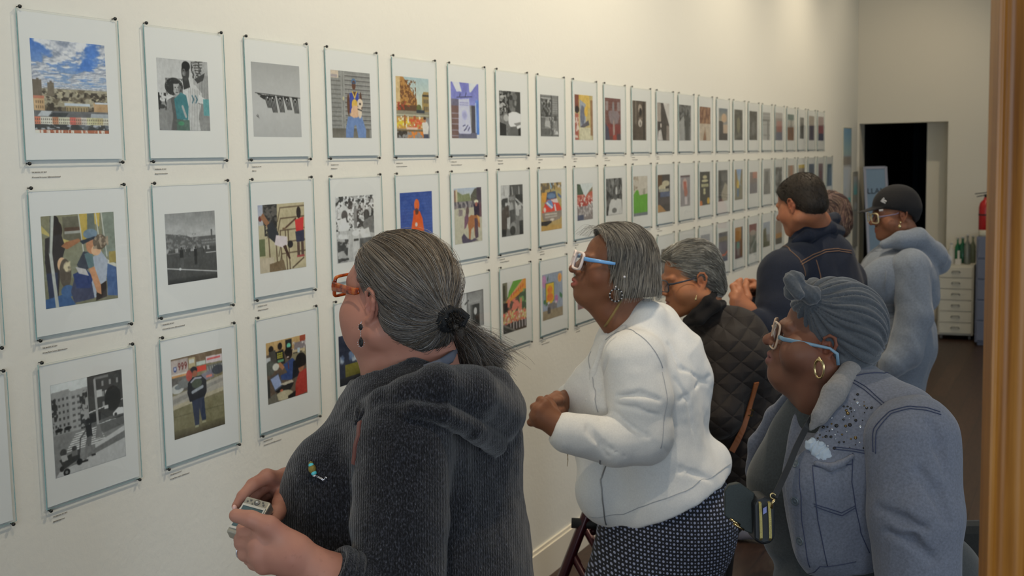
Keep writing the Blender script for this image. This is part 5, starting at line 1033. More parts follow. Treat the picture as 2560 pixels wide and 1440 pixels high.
@true_size
def bob_hair(F, parent, base_prims, cuts, pal, w, nst, seed, length, down, r0=0.0005, K=10, wave=0.006, name='hair', bcol=(100, 98, 90), flow=None, res=0.0045, offmax=0.004, tone=True, clips=()):
    hs = Sd()
    for c, r, k in base_prims: hs.el(F(*c), np.array(r)*F.s, F.ax, k)
    full = Sd(); full.o = list(hs.o)
    for c, r in cuts: hs.el(F(*c), np.array(r)*F.s, F.ax, 0.006, -1)
    for p, nn in clips: hs.clip(p, nn)
    v, f = hs.mesh(res, None, 1); b = lin(alb(bcol))
    new_mesh(name, v, f, m_hairbase, parent, smooth=True, attr=np.clip(b*(0.5+0.9*fbm(np.stack([(v@F.Y)*250, (v@F.Z)*40, (v@F.X)*250], -1), 1.0, 3)[:, None]), 0.005, 0.9))
    rs = np.random.RandomState(seed); S = v[rs.choice(len(v), nst)]; n = len(S)
    pth = np.zeros((n, K, 3)); pth[:, 0] = S; L_ = length*(0.6+0.6*rs.rand(n))/K
    for i in range(1, K):
        p = pth[:, i-1]; g = full.grad(p); d = flow(F, F.loc(p)) if flow else np.tile(down, (n, 1)); d = d[:, :1]*F.X+d[:, 1:2]*F.Y+d[:, 2:3]*F.Z
        d = d+(fbm(p, 40, seed, 2)-0.5)[:, None]*wave*60*F.Y+(fbm(p, 40, seed+3, 2)-0.5)[:, None]*wave*60*F.X
        d = d-(d*g).sum(1, keepdims=True)*g; d /= np.linalg.norm(d, axis=1, keepdims=True)+1e-9
        pth[:, i] = p+d*L_[:, None]
    off = (rs.rand(n, 1)*offmax+0.0003)*np.linspace(0.2, 1, K)[None]
    pth = project(full, pth, off, 2)
    keep = (hs.at(pth[:, K//2]) < offmax+0.005) & (hs.at(pth[:, -1]) < offmax+0.009); pth = pth[keep]; n = len(pth)
    cl = tones(rs, n, [alb(c) for c in pal], w)
    if tone: cl = cl*(0.55+0.95*fbm(pth[:, K//2], 35, seed, 2)[:, None])
    strands(name+'_strands', pth, r0, r0*0.7, cl, m_hair, parent)
    return hs
# ---------------------------------------------------------------- woman in the charcoal hooded sweater, nearest the camera
W1 = person(1060, 2.25, 'person with grey ponytail in charcoal knit hooded sweater holding a small silver camera')
F1 = headframe((-0.003, 0.080, -0.006), W(923, 768, 2.13), -40, 8, 0, 1.01)
sdB = Sd()
head_solid(sdB, F1, chub=1.0, brow=0.55, cr=(0.082, 0.072, 0.078), nose=0.9, neck=([W(1045, 905, 2.22), W(1055, 1010, 2.26)], [0.066, 0.075]), neck_r=0.062)
for (p, r) in (((0.038, 0.052, -0.040), 0.030), ((0.038, -0.052, -0.045), 0.030), ((0.036, 0.050, -0.072), 0.030), ((0.036, -0.050, -0.072), 0.030), ((0.03, 0.0, -0.09), 0.036)):
    sdB.el(F1(*p), r*1.03, k=0.03)
for y in (-1, 1): sdB.el(F1(0.056, y*0.026, 0.022), (0.036, 0.036, 0.036), k=0.03)
sdB.rc(F1(0.045, 0, -0.105), W(975, 965, 2.2), 0.030, 0.055, 0.04)
tor = [W(1060, 1080, 2.24), W(1030, 1230, 2.22), W(1050, 1480, 2.26)]
sdB.ch(tor, [0.11, 0.13, 0.15], 0.05)
# arm nearest the camera, then the hand round the camera body
el_ = W(990, 1575, 1.97)
sdB.ch([W(1010, 1120, 2.05), el_, W(842, 1462, 1.925), W(738, 1392, 1.90)], [0.055, 0.05, 0.043, 0.031], 0.02)
wr = W(728, 1388, 1.90)
mc = [W(655, 1335, 1.895), W(642, 1362, 1.89), W(644, 1390, 1.89), W(658, 1416, 1.895)]
hand(sdB, wr, mc,
     [[W(610, 1330, 1.915), W(606, 1322, 1.945), W(625, 1308, 1.97)], [W(604, 1358, 1.905), W(600, 1348, 1.935), W(622, 1330, 1.96)],
      [W(612, 1386, 1.905), W(606, 1374, 1.935), W(628, 1352, 1.955)], [W(634, 1410, 1.905), W(622, 1400, 1.93), W(640, 1376, 1.95)]],
     [[0.0125, 0.0115, 0.0095, 0.008], [0.0125, 0.0115, 0.0098, 0.008], [0.0120, 0.0110, 0.0092, 0.008], [0.0110, 0.0095, 0.0082, 0.007]],
     [W(715, 1355, 1.895), W(672, 1316, 1.885), W(628, 1298, 1.885), W(590, 1289, 1.89)], [0.022, 0.0155, 0.0125, 0.0112], 0.029)
# far arm and hand
wr2 = W(722, 1212, 2.16)
sdB.ch([W(1010, 1120, 2.36), W(900, 1360, 2.36), wr2], [0.055, 0.045, 0.028], 0.02)
mc2 = [W(668, 1192, 2.10), W(672, 1207, 2.125), W(678, 1222, 2.15), W(688, 1236, 2.165)]
hand(sdB, wr2, mc2,
     [[W(632, 1212, 2.075), W(606, 1240, 2.055), W(589, 1266, 2.045)], [W(640, 1234, 2.10), W(622, 1262, 2.085), W(614, 1284, 2.06)],
      [W(650, 1250, 2.125), W(636, 1278, 2.105), W(632, 1300, 2.08)], [W(664, 1262, 2.145), W(655, 1288, 2.12), W(652, 1308, 2.10)]],
     [[0.0125, 0.0112, 0.0092, 0.0072], [0.0125, 0.0112, 0.0092, 0.0075], [0.012, 0.0108, 0.009, 0.0075], [0.011, 0.0095, 0.008, 0.007]],
     [W(712, 1228, 2.14), W(704, 1258, 2.09), W(694, 1282, 2.055), W(684, 1302, 2.035)], [0.02, 0.015, 0.0125, 0.0105], 0.024)
c1 = skin_colour(F1, alb((142, 99, 84)), alb((130, 78, 72)), freckle=0.12, seed=3)
sculpt(sdB, 'body', m_skin, W1, 0.0032, [(CAM[2]-0.80, 0.02)], 1, c1)
m_nail = mat('nail', alb((190, 150, 140)), 0.3)
MB().ball(W(587, 1270, 2.036), (0.0045, 0.0045, 0.006), 10).build('fingernail', m_nail, W1, smooth=True)
eyeballs(F1, W1)
# glasses
m_tort = mat('amber_acetate', (214, 92, 20), 0.15, spec=0.6); noise_col(m_tort, [(0.35, (120, 36, 8)), (0.5, (200, 84, 18)), (0.7, (236, 140, 50))], 60, None, 2)
P(m_tort).inputs['Transmission Weight'].default_value = 0.3
glasses(F1, W1, m_tort, m_tort, m_lens, w=0.056, h=0.036, x0=0.114, z0=0.008, tr=0.0030, tz=0.005, th=0.0085, side=0.082, cx=0.038, earz=0.016, tip=False, round_=0.8, xe=0.005)
# ---- sweater
m_knit = mat('charcoal_knit', (48, 50, 56), 0.95, spec=0.15); P(m_knit).inputs['Sheen Weight'].default_value = 0.25
_c = coord(m_knit, (1, 1, 1), (0, 0, -YAW))
_w = nd(m_knit, 'ShaderNodeTexWave', wave_type='BANDS', bands_direction='X'); _w.inputs['Scale'].default_value = 78; _w.inputs['Distortion'].default_value = 2.2; _w.inputs['Detail'].default_value = 2; _w.inputs['Detail Scale'].default_value = 3; lk(m_knit, _c, _w.inputs['Vector'])
_v2 = coord(m_knit, (420, 420, 170), (0, 0, 0)); _f = noise(m_knit, 1.0, _v2, 3, 0.6)
_k = ramp(m_knit, _f, [(0.36, (12, 12, 15)), (0.52, (30, 31, 36)), (0.66, (60, 61, 68)), (0.78, (108, 109, 118))])
_m = nd(m_knit, 'ShaderNodeMixRGB', blend_type='MULTIPLY'); _m.inputs[0].default_value = 0.35; lk(m_knit, _k, _m.inputs[1]); lk(m_knit, ramp(m_knit, _w.outputs[0], [(0.1, (150, 150, 154)), (0.6, (255, 255, 255))]), _m.inputs[2]); lk(m_knit, _m.outputs[0], P(m_knit).inputs['Base Color'])
_b = bump(m_knit, _w.outputs[0], 0.4, 0.0015); bump(m_knit, _f, 0.8, 0.0016, _b)
f1 = nrm(-math.cos(0.52)*HV+math.sin(0.52)*FVH); l1 = np.cross(ZV, f1); A1 = np.stack([f1, l1, ZV])
sw = Sd()
sw.el(W(1030, 1225, 2.21), (0.155, 0.19, 0.27), A1, 0.04)
sw.el(W(1062, 1510, 2.26), (0.20, 0.23, 0.32), A1, 0.06)
sw.el(W(905, 1400, 2.18), (0.13, 0.17, 0.15), A1, 0.05)
sw.el(W(838, 1245, 2.13), (0.095, 0.095, 0.105), A1, 0.045); sw.el(W(868, 1245, 2.33), (0.095, 0.095, 0.105), A1, 0.045)
sw.rc(W(962, 1090, 2.15), W(860, 1198, 2.13), 0.056, 0.092, 0.03); sw.rc(W(985, 1085, 2.3), W(890, 1195, 2.32), 0.056, 0.092, 0.03)
sw.rc(W(1008, 1110, 2.06), W(1060, 1050, 2.16), 0.082, 0.07, 0.05); sw.rc(W(1205, 1080, 2.36), W(1110, 1040, 2.28), 0.075, 0.07, 0.05)
sw.rc(W(1170, 1130, 2.27), W(1160, 1330, 2.28), 0.10, 0.10, 0.06)
sw.disp(wrinkle((0.2, 0.2, 1), 9, 3), 0.022)
# near sleeve
sw.ch([W(1008, 1115, 2.045), W(1000, 1310, 2.01), W(996, 1565, 1.965)], [0.083, 0.080, 0.074], 0.012)
sw.ch([W(996, 1565, 1.965), W(862, 1468, 1.93)], [0.07, 0.056], 0.02)
sw.ch([W(1195, 1100, 2.37), W(1100, 1480, 2.44), W(900, 1370, 2.36), W(800, 1265, 2.24)], [0.07, 0.07, 0.06, 0.048], 0.03)
# hood lying on the shoulders
hd = [(918, 1022, 2.07, 0.016), (958, 1005, 2.04, 0.024), (1020, 985, 2.02, 0.030), (1095, 968, 2.03, 0.038), (1170, 985, 2.09, 0.050), (1228, 1035, 2.20, 0.056), (1240, 1030, 2.32, 0.056), (1170, 965, 2.42, 0.050), (1080, 960, 2.44, 0.036), (990, 985, 2.38, 0.028), (930, 1015, 2.26, 0.018), (915, 1024, 2.15, 0.014)]
sw.ch([W(a, b, d) for a, b, d, r in hd], [h[3] for h in hd], 0.010)
sw.ch([W(a, b, d) for a, b, d in ((908, 1030, 2.055), (960, 1030, 2.01), (1030, 1024, 1.985), (1110, 1036, 2.0), (1180, 1072, 2.06), (1240, 1112, 2.16))], [0.010, 0.013, 0.015, 0.017, 0.020, 0.022], 0.006)
sw.rc(W(1235, 1040, 2.25), W(1268, 1088, 2.25), 0.056, 0.026, 0.02)
sw.rc(W(1225, 975, 2.22), W(1238, 1000, 2.28), 0.045, 0.045, 0.02)
# opening at the neck
sw.rc(W(1050, 960, 2.235), W(1060, 870, 2.22), 0.072, 0.078, 0.01, -1); sw.rc(W(985, 1000, 2.2), W(960, 900, 2.18), 0.054, 0.064, 0.008, -1)
sw.disp(lambda p: fbm(p, 30, 5, 2)-0.5, 0.006)
sculpt(sw, 'sweater', m_knit, W1, 0.0045, [(CAM[2]-0.82, 0.02)], 1)
rb = Sd()    # ribbed edge of the hood, seam of the sleeve
SW1 = sw
m_seam = mat('knit_edge', (36, 38, 44), 0.95)
cf = MB(); ca = nrm(W(862, 1468, 1.93)-W(738, 1392, 1.90)); cu = nrm(np.cross(ca, FW)); cv_ = np.cross(ca, cu)
cc = W(838, 1452, 1.922)
cf.tube(ring_pts(cc, cu, cv_, 0.050), 0.0085, 10, closed=True); cf.tube(ring_pts(cc-ca*0.008, cu, cv_, 0.0505), 0.0075, 10, closed=True)
cf.tube(ring_pts(cc+ca*0.012, cu, cv_, 0.052), 0.009, 10, closed=True)
cf.build('cuff', m_knit, W1, smooth=True)
dr = MB(); dr.tube([W(898, 1012, 2.06), W(892, 1030, 2.045), W(896, 1050, 2.035), W(890, 1062, 2.035)], [0.005, 0.0045, 0.005, 0.006], 8); dr.tube([W(912, 1016, 2.05), W(906, 1032, 2.035), W(900, 1052, 2.03)], [0.0045, 0.0045, 0.005], 8)
dr.build('drawstring', m_knit, W1, smooth=True)
m_strap = mat('brown_leather', alb((92, 56, 50)), 0.45)
strap_on(sw, [W(897, 1052, 2.02), W(884, 1085, 2.0), W(872, 1120, 2.0), W(866, 1160, 2.0)], 0.009, 0.003, 0.001).build('bag_strap', m_strap, W1)
# shirt collar showing at the nape
m_shirt = mat('slate_shirt', alb((84, 88, 100)), 0.8)
MB().tube([W(1060, 920, 2.12), W(1100, 910, 2.13), W(1130, 892, 2.17), W(1140, 878, 2.22)], [(0.006, 0.003), (0.009, 0.003), (0.010, 0.003), (0.006, 0.003)], 8, flat=ZV).build('shirt_collar', m_shirt, W1, smooth=True)
# trousers and shoes out of frame
m_tr1 = cloth('dark_trousers', (40, 40, 46))
legs(W1, W(1070, 1800, 2.26), [ground(1000, 2.18), ground(1120, 2.35)], m_tr1, m_black, 0.12, 0.08, 0.055, toe=f1)
# brooch
bp = [W(768, 1154, 2.03), W(771, 1161, 2.03), W(776, 1171, 2.03), W(782.5, 1182, 2.03)]
bp = list(project(sw, np.array(bp), 0.004, 6)); m_turq = mat('turquoise', alb((70, 160, 166)), 0.3); m_fil = mat('brass_filigree', (150, 136, 70), 0.45, metal=0.6); bump(m_fil, noise(m_fil, 900), 1.0, 0.002)
br = MB(); ax_b = np.stack([nrm(bp[3]-bp[0]), nrm(np.cross(bp[3]-bp[0], FW)), FW])
for p, r, mi in ((bp[0], 0.0040, 1), (bp[1], 0.0048, 0), (bp[3], 0.0050, 0)): br.ball(p, r, 12, mi)
br.ball(bp[2], (0.0085, 0.0068, 0.0068), 14, 1, ax_b); br.ball(bp[3]+ax_b[0]*0.0045, (0.003, 0.0042, 0.0042), 10, 2, ax_b)
e1 = project(sw, np.array([W(800, 1197, 2.02), W(806, 1202, 2.02), W(810, 1192, 2.02), W(815, 1196, 2.02)]), 0.003, 6)
br.tube([bp[3]+ax_b[0]*0.005, e1[0], e1[1]], 0.0011, 6, 2); br.tube([bp[3]+ax_b[0]*0.005+ax_b[1]*0.002, e1[0]+ax_b[1]*0.002, e1[1]+ax_b[1]*0.002], 0.0011, 6, 2); br.tube([e1[1], e1[2]], 0.0009, 6, 2); br.tube([e1[2], e1[3]], 0.0016, 6, 2)
br.build('brooch', [m_turq, m_fil, m_silver], W1, smooth=True)
# earring
er = MB(); ep = lambda x, y, o=0.0: W(x, y, 2.105)+F1.Y*0.004
er.tube([ep(908, 802), ep(906, 812)], 0.0006, 6, 0)
er.ball(ep(906, 817), (0.0042, 0.0026, 0.0055), 12, 1, F1.ax)
for i in range(8): a = i*math.pi/4; er.ball(ep(906+6.0*math.cos(a), 817+8.5*math.sin(a)), 0.0010, 6, 0)
for y in (829, 834, 839): er.ball(ep(906, y), 0.0013, 6, 0)
er.ball(ep(907, 856), (0.0050, 0.0028, 0.0075), 12, 1, F1.ax);
er.tube([ep(906, 842), ep(907, 852)], [0.0012, 0.0042], 8, 1)
for i in range(9): a = -0.6+i*0.55; er.ball(ep(907+8.5*math.cos(a), 856+11*math.sin(a)), 0.0010, 6, 0)
er.build('earring', [m_silver, m_black], W1, smooth=True)
# finger ring
rc_ = W(601, 1370, 1.925); q = nrm(W(606, 1374, 1.935)-W(612, 1386, 1.905)); 
MB().tube(ring_pts(W(609, 1381, 1.92), nrm(np.cross(q, FW)), np.cross(q, nrm(np.cross(q, FW))), 0.0112, 20), 0.0013, 8, closed=True).build('ring', m_silver, W1, smooth=True)
# ---- hair
hr = Sd(); T1 = F1(-0.112, 0, -0.012)
def hel(c, r, k=0.02, op=1): hr.el(F1(*c), np.array(r)*F1.s, F1.ax, k, op)
hel((-0.016, 0, 0.040), (0.090, 0.081, 0.085)); hel((0.030, 0, 0.052), (0.058, 0.070, 0.060)); hel((-0.042, 0, -0.002), (0.056, 0.072, 0.066), 0.03)
hr.rc(F1(-0.06, 0, -0.01), T1, 0.054, 0.013, 0.03)
for y in (-1, 1): hr.rc(F1(-0.045, y*0.046, -0.02), F1(-0.078, y*0.02, -0.050), 0.032, 0.024, 0.02)
HS1 = Sd(); HS1.o = list(hr.o)
hel((0.116, 0, -0.010), (0.094, 0.14, 0.100), 0.006, -1)
for y in (-1, 1): hel((-0.002, y*0.088, -0.012), (0.022, 0.022, 0.036), 0.006, -1)
hb = alb((92, 86, 80))
hc = lambda v: np.clip(lin(hb)*(0.55+0.9*fbm(np.stack([(v@F1.Y)*300, (v@F1.Z)*60, (v@F1.X)*40], -1), 1.0, 3)[:, None]), 0.01, 0.9)
v, f = hr.mesh(0.0035, None, 1)
hairo = new_mesh('hair', v, f, m_hairbase, W1, smooth=True, attr=hc(v))
rs = np.random.RandomState(3)
C1 = F1(-0.02, 0, 0.035); T1h = T1; ax_t = nrm(T1-F1(-0.06, 0, -0.01)); T1 = T1+ax_t*0.010
v_ok = v[(hr.grad(v, 0.003)@F1.X > -2)]
S = v_ok[rs.choice(len(v_ok), 9500)]
S = S[((S-T1)**2).sum(1) > 0.03**2]
q = F1.loc(S); front = (q[:, 0] > 0.0) & (q[:, 2] < 0.04)
n = len(S); K = 14; t = np.linspace(0, 1, K)[None, :, None]
a = S-C1; b = T1-C1; ra_ = np.linalg.norm(a, axis=1)[:, None, None]; rb_ = np.linalg.norm(b); ua = a/np.linalg.norm(a, axis=1)[:, None]; ub = b/rb_
dt = np.clip((ua@ub), -0.98, 0.999)[:, None]; th = np.arccos(dt)[:, :, None]
sl = (np.sin((1-t)*th)*ua[:, None, :]+np.sin(t*th)*ub[None, None, :])/np.sin(th)
path = C1+sl*(ra_*(1-t)+rb_*t)
fin = T1+rs.randn(n, 3)*0.006; path = path+(fin-T1)[:, None, :]*t**3
path = path+(0.030*front[:, None, None]*np.sin(np.minimum(t*1.4, 1)*math.pi))*F1.Z
wav = (fbm(path, 22, 8, 2)-0.5)[..., None]*0.010*np.sin(t*math.pi); path = path+wav*F1.Z
off = (rs.rand(n, 1)*0.0035+0.0003)*np.sin(np.linspace(0, 1, K)*math.pi)[None, :]**0.5
fly = rs.rand(n) < 0.05; off[fly] += (np.sin(np.linspace(0, 1, K)*math.pi)**2)[None, :]*rs.rand(fly.sum(), 1)*0.010
path = project(HS1, path, off, 3)
pal = [alb(c) for c in ((168, 164, 160), (130, 124, 118), (96, 88, 80), (118, 100, 78), (60, 56, 54), (44, 42, 44))]
cl = tones(rs, n, pal, [0.16, 0.24, 0.22, 0.14, 0.14, 0.10])
q = F1.loc(path); bad = ((np.abs(q[..., 0]+0.003) < 0.021) & (np.abs(q[..., 2]+0.010) < 0.030) & (np.abs(q[..., 1]) > 0.055)).any(1); path, cl = path[~bad], cl[~bad]
pn = fbm(path[:, 0]*0.5+path[:, 5]*0.5, 28, 21, 2)[:, None]; cl = cl*(0.30+1.45*pn); ql = F1.loc(path[:, 3]); fr_ = np.clip(ql[:, :1]/0.06, 0, 1); cl = cl*(1+0.5*fr_)*(1+np.clip((ql[:, 2:]-0.06)/0.05, 0, 1)*np.array([0.25, 0.12, -0.08]))*(1-0.35*np.clip((-0.01-ql[:, 2:])/0.04, 0, 1))  # lowest strands darkened: shade under the head put into their colour
cl = cl*0.72
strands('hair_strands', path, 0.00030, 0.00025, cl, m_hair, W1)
# ponytail
E0 = W(1200, 925, 2.30)
pt = Sd(); pt.ch([T1+ax_t*0.012-ZV*0.008, W(1150, 838, 2.30), W(1180, 880, 2.31), W(1196, 912, 2.31)], [0.006, 0.024, 0.032, 0.018], 0.02)
v, f = pt.mesh(0.004, None, 1); new_mesh('ponytail', v, f, m_hairbase, W1, smooth=True, attr=hc(v)*0.7)
n = 4500; u = rs.randn(n, 3); 
B0 = T1+ax_t*0.006+rs.randn(n, 3)*0.007; B1 = W(1150, 822, 2.29)+rs.randn(n, 3)*0.014; B2 = W(1192, 868, 2.31)+u*np.array([0.020, 0.020, 0.016])
ex = rs.rand(n, 1); B3 = W(1180, 925, 2.31)+ex*(W(1248, 898, 2.31)-W(1180, 925, 2.31))+u*np.array([0.018, 0.018, 0.018])-(1-ex)*np.array([0, 0, 0.004])
t = np.linspace(0, 1, 12)[None, :, None]
pp = (1-t)**3*B0[:, None]+3*t*(1-t)**2*B1[:, None]+3*t*t*(1-t)*B2[:, None]+t**3*B3[:, None]
strands('ponytail_strands', pp, 0.00040, 0.0002, tones(rs, n, pal, [0.14, 0.24, 0.24, 0.18, 0.12, 0.08])*0.8, m_hair, W1)
# hair tie
ht = MB(); ua = nrm(np.cross(ax_t, F1.Y)); ub = np.cross(ax_t, ua)
for k in range(4): ht.tube([p+ax_t*0.004*math.sin(3*i+k) for i, p in enumerate(ring_pts(T1h+ax_t*(k*0.004-0.001), ua, ub, 0.0185+0.002*math.sin(k*2), 18))], 0.0052, 8, closed=True)
ht.ball(T1h+ax_t*0.004, (0.015, 0.017, 0.017), 14, 0, np.stack([ax_t, ua, ub])); q0 = T1h+ax_t*0.004
for k in range(2): ht.tube([q0+HV*0.004+UP*0.010, q0+HV*0.022+UP*(0.014-k*0.006), q0+HV*0.034+UP*(0.004-k*0.004), q0+HV*0.028-UP*0.010, q0+HV*0.008-UP*0.006], 0.0055, 8)
ht.build('hair_tie', mat('hair_tie_black', (10, 12, 16), 0.8), W1, smooth=True)
# ---- compact camera in her hands
TLc = W(617, 1239, 2.035); uc = nrm(W(682, 1257, 2.02)-TLc); vc = W(594, 1302, 2.002)-TLc; vc = nrm(vc-uc*(vc@uc)); nc_ = np.cross(uc, vc); nc_ = nc_ if nc_@(-FW) > 0 else -nc_
CP = lambda x, y, z=0.0: TLc+uc*x+vc*y+nc_*z
LX, LY = 0.047, 0.072
cmr = empty('compact_camera', tuple(CP(LX/2, LY/2, -0.01)), 'small silver compact camera held in the nearest visitor\'s hands', 'camera')
m_cam = mat('camera_silver', (176, 172, 160), 0.35, metal=0.7); m_scr = mat('camera_screen', alb((66, 84, 86)), 0.08, spec=0.8); m_bt = mat('camera_button', (120, 118, 112), 0.4, metal=0.4); m_bez = mat('camera_bezel', (206, 204, 196), 0.4, metal=0.4)
MB().obox(CP(LX/2, LY/2, -0.011), (uc, vc, nc_), (LX/2, LY/2, 0.011)).build('camera_body', m_cam, cmr, bevel=0.003)
bz = MB()
for (x0, x1, y0, y1) in ((0.002, 0.045, 0.015, 0.019), (0.002, 0.045, 0.060, 0.064), (0.002, 0.0045, 0.019, 0.060), (0.0425, 0.045, 0.019, 0.060)): bz.obox(CP((x0+x1)/2, (y0+y1)/2, 0.001), (uc, vc, nc_), ((x1-x0)/2, (y1-y0)/2, 0.0012))
bz.build('bezel', m_bez, cmr)
MB().obox(CP(0.0235, 0.0395, 0.0003), (uc, vc, nc_), (0.019, 0.0205, 0.0006)).build('screen', m_scr, cmr)
AXc = np.stack([uc, vc, nc_])
for (x, y, r) in ((0.024, 0.0075, 0.0052), (0.012, 0.006, 0.0018), (0.017, 0.0115, 0.0014), (0.034, 0.005, 0.0016), (0.037, 0.009, 0.0018), (0.007, 0.0095, 0.0016)):
    MB().lathe(CP(x, y, 0), [(r, 0), (r, 0.0012), (r*0.7, 0.0016), (0.0001, 0.0016)], 14, 0, AXc).build('button', m_bt, cmr, smooth=True)
MB().lathe(CP(0.024, 0.0075, 0.0016), [(0.0022, 0), (0.0022, 0.001), (0.0001, 0.0012)], 12, 0, AXc).build('button', m_bez, cmr, smooth=True)
MB().lathe(CP(0.024, 0.030, -0.022), [(0.0001, -0.012), (0.013, -0.012), (0.015, 0)], 20, 0, AXc).build('camera_lens', m_cam, cmr, smooth=True)
MB().tube([CP(0.044, 0.060, -0.008), W(672, 1312, 2.0), W(668, 1298, 2.03), W(690, 1310, 2.05), W(700, 1300, 2.06)], 0.0014, 6).build('wrist_strap', m_silver, cmr, smooth=True)
# ---------------------------------------------------------------- woman in the white denim jacket
KS[0] = 1.13
W2 = person(1620, 3.0, 'person with grey bob and white-framed glasses in white jacket and dotted skirt')
F2 = headframe((-0.003, 0.078, -0.006), W(1548, 682, 2.88), 9, 13, 0, 0.91)
sb = Sd()
head_solid(sb, F2, chub=0.2, nose=1.15, lips=1.3, muz=0.009, ears=False, neck=([W(1560, 770, 2.98), W(1590, 880, 3.03)], [0.052, 0.065]), neck_r=0.05, cr=(0.088, 0.072, 0.078))
sb.rc(F2(0.05, 0, -0.10), W(1540, 800, 2.96), 0.022, 0.042, 0.035)
sb.ch([W(1600, 900, 3.03), W(1620, 1080, 3.03), W(1660, 1290, 3.05)], [0.09, 0.10, 0.10], 0.05)
# hand nearest the camera (fist, fingers folded away) and the other hand behind it
wr = W(1395, 1066, 2.80)
sb.ch([W(1600, 930, 2.84), W(1630, 1120, 2.84), W(1440, 1085, 2.80), wr], [0.035, 0.032, 0.027, 0.025], 0.015)
mc = [W(1362, 1010, 2.80), W(1345, 1026, 2.79), W(1340, 1042, 2.79), W(1345, 1056, 2.795)]
hand(sb, wr, mc,
     [[W(1352, 1002, 2.81), W(1366, 1004, 2.84), W(1376, 1014, 2.84)], [W(1336, 1018, 2.80), W(1346, 1010, 2.83), W(1360, 1018, 2.84)],
      [W(1333, 1038, 2.80), W(1338, 1034, 2.83), W(1352, 1034, 2.84)], [W(1327, 1056, 2.80), W(1332, 1052, 2.825), W(1345, 1050, 2.835)]],
     [[0.0115, 0.0110, 0.0090, 0.008], [0.0110, 0.0100, 0.0088, 0.008], [0.0108, 0.0098, 0.0085, 0.0075], [0.0100, 0.0090, 0.0080, 0.007]],
     [W(1385, 1040, 2.81), W(1378, 1018, 2.83), W(1372, 1004, 2.85), W(1368, 996, 2.86)], [0.018, 0.013, 0.011, 0.009], 0.022)
wr2 = W(1415, 998, 2.98)
sb.ch([W(1560, 900, 3.18), W(1520, 1040, 3.12), wr2], [0.045, 0.04, 0.024], 0.015)
sb.ch([wr2, W(1392, 990, 2.93), W(1372, 998, 2.88)], [0.016, 0.012, 0.010], 0.008); sb.ch([wr2, W(1400, 1008, 2.94), W(1384, 1016, 2.88)], [0.016, 0.012, 0.010], 0.008)
sb.ch([wr2, W(1406, 1022, 2.94), W(1392, 1030, 2.88)], [0.014, 0.011, 0.009], 0.006); sb.ch([wr2, W(1398, 1000, 2.91), W(1380, 1006, 2.86)], [0.013, 0.010, 0.009], 0.006); sb.ch([wr2, W(1410, 1030, 2.95), W(1400, 1040, 2.90)], [0.012, 0.009, 0.008], 0.006)
c2 = skin_colour(F2, alb((102, 66, 46)), alb((136, 74, 64)), dark=0.3, freckle=0.15, seed=8, lw=1.3)
sculpt(sb, 'body', m_skin, W2, 0.0034, [(CAM[2]-0.72, 0.02)], 1, c2)
eyeballs(F2, W2)
m_wf = mat('pale_acetate', alb((190, 176, 170)), 0.25); m_bt2 = mat('blue_temple', alb((92, 140, 188)), 0.25)
glasses(F2, W2, m_wf, m_bt2, m_lens, w=0.056, h=0.050, x0=0.120, z0=0.004, tr=0.0034, tz=0.010, th=0.0055, side=0.080, cx=0.036, earz=0.018, tip=False, round_=0.45, xe=0.004, tiltx=0.12)
# jacket
m_wj = cloth('white_denim', (182, 182, 180), 0.8, 500, 0.15, 0.0004, 0.03)
f2 = nrm(-math.cos(0.05)*HV-math.sin(0.05)*FVH); l2 = np.cross(ZV, f2)
tilt = nrm(ZV*0.93+f2*0.36); A2 = np.stack([np.cross(l2, tilt), l2, tilt])
jk = Sd()
jk.el(W(1615, 955, 3.03), (0.125, 0.185, 0.19), A2, 0.05)
jk.el(W(1640, 1140, 3.05), (0.132, 0.19, 0.20), A2, 0.06)
jk.rc(W(1500, 1225, 2.99), W(1780, 1150, 3.07), 0.060, 0.050, 0.05); jk.rc(W(1500, 1225, 3.12), W(1740, 1170, 3.16), 0.06, 0.05, 0.05)
jk.el(W(1502, 1000, 3.03), (0.078, 0.14, 0.10), A2, 0.05); jk.rc(W(1572, 840, 2.98), W(1492, 965, 2.98), 0.035, 0.058, 0.03)
jk.ch([W(1462, 1000, 3.0), W(1500, 1120, 3.0), W(1512, 1262, 2.99)], [0.055, 0.055, 0.048], 0.04)
jk.rc(W(1712, 950, 3.05), W(1705, 1080, 3.06), 0.072, 0.055, 0.05)
jk.ch([W(1600, 795, 3.0), W(1625, 840, 3.03), W(1650, 890, 3.04)], [0.050, 0.080, 0.11], 0.04)
jk.rc(W(1600, 880, 2.93), W(1615, 800, 2.95), 0.060, 0.045, 0.04); jk.rc(W(1600, 880, 3.14), W(1650, 800, 3.08), 0.055, 0.04, 0.04)
# lower hem: cut along a line rising to the right
jk.el(W(1655, 1225, 3.05), (0.158, 0.195, 0.11), A2, 0.05)
hp = W(1625, 1278, 3.03); hn = nrm(-UP*0.91+RT*0.41)
jk.clip(hp, hn)
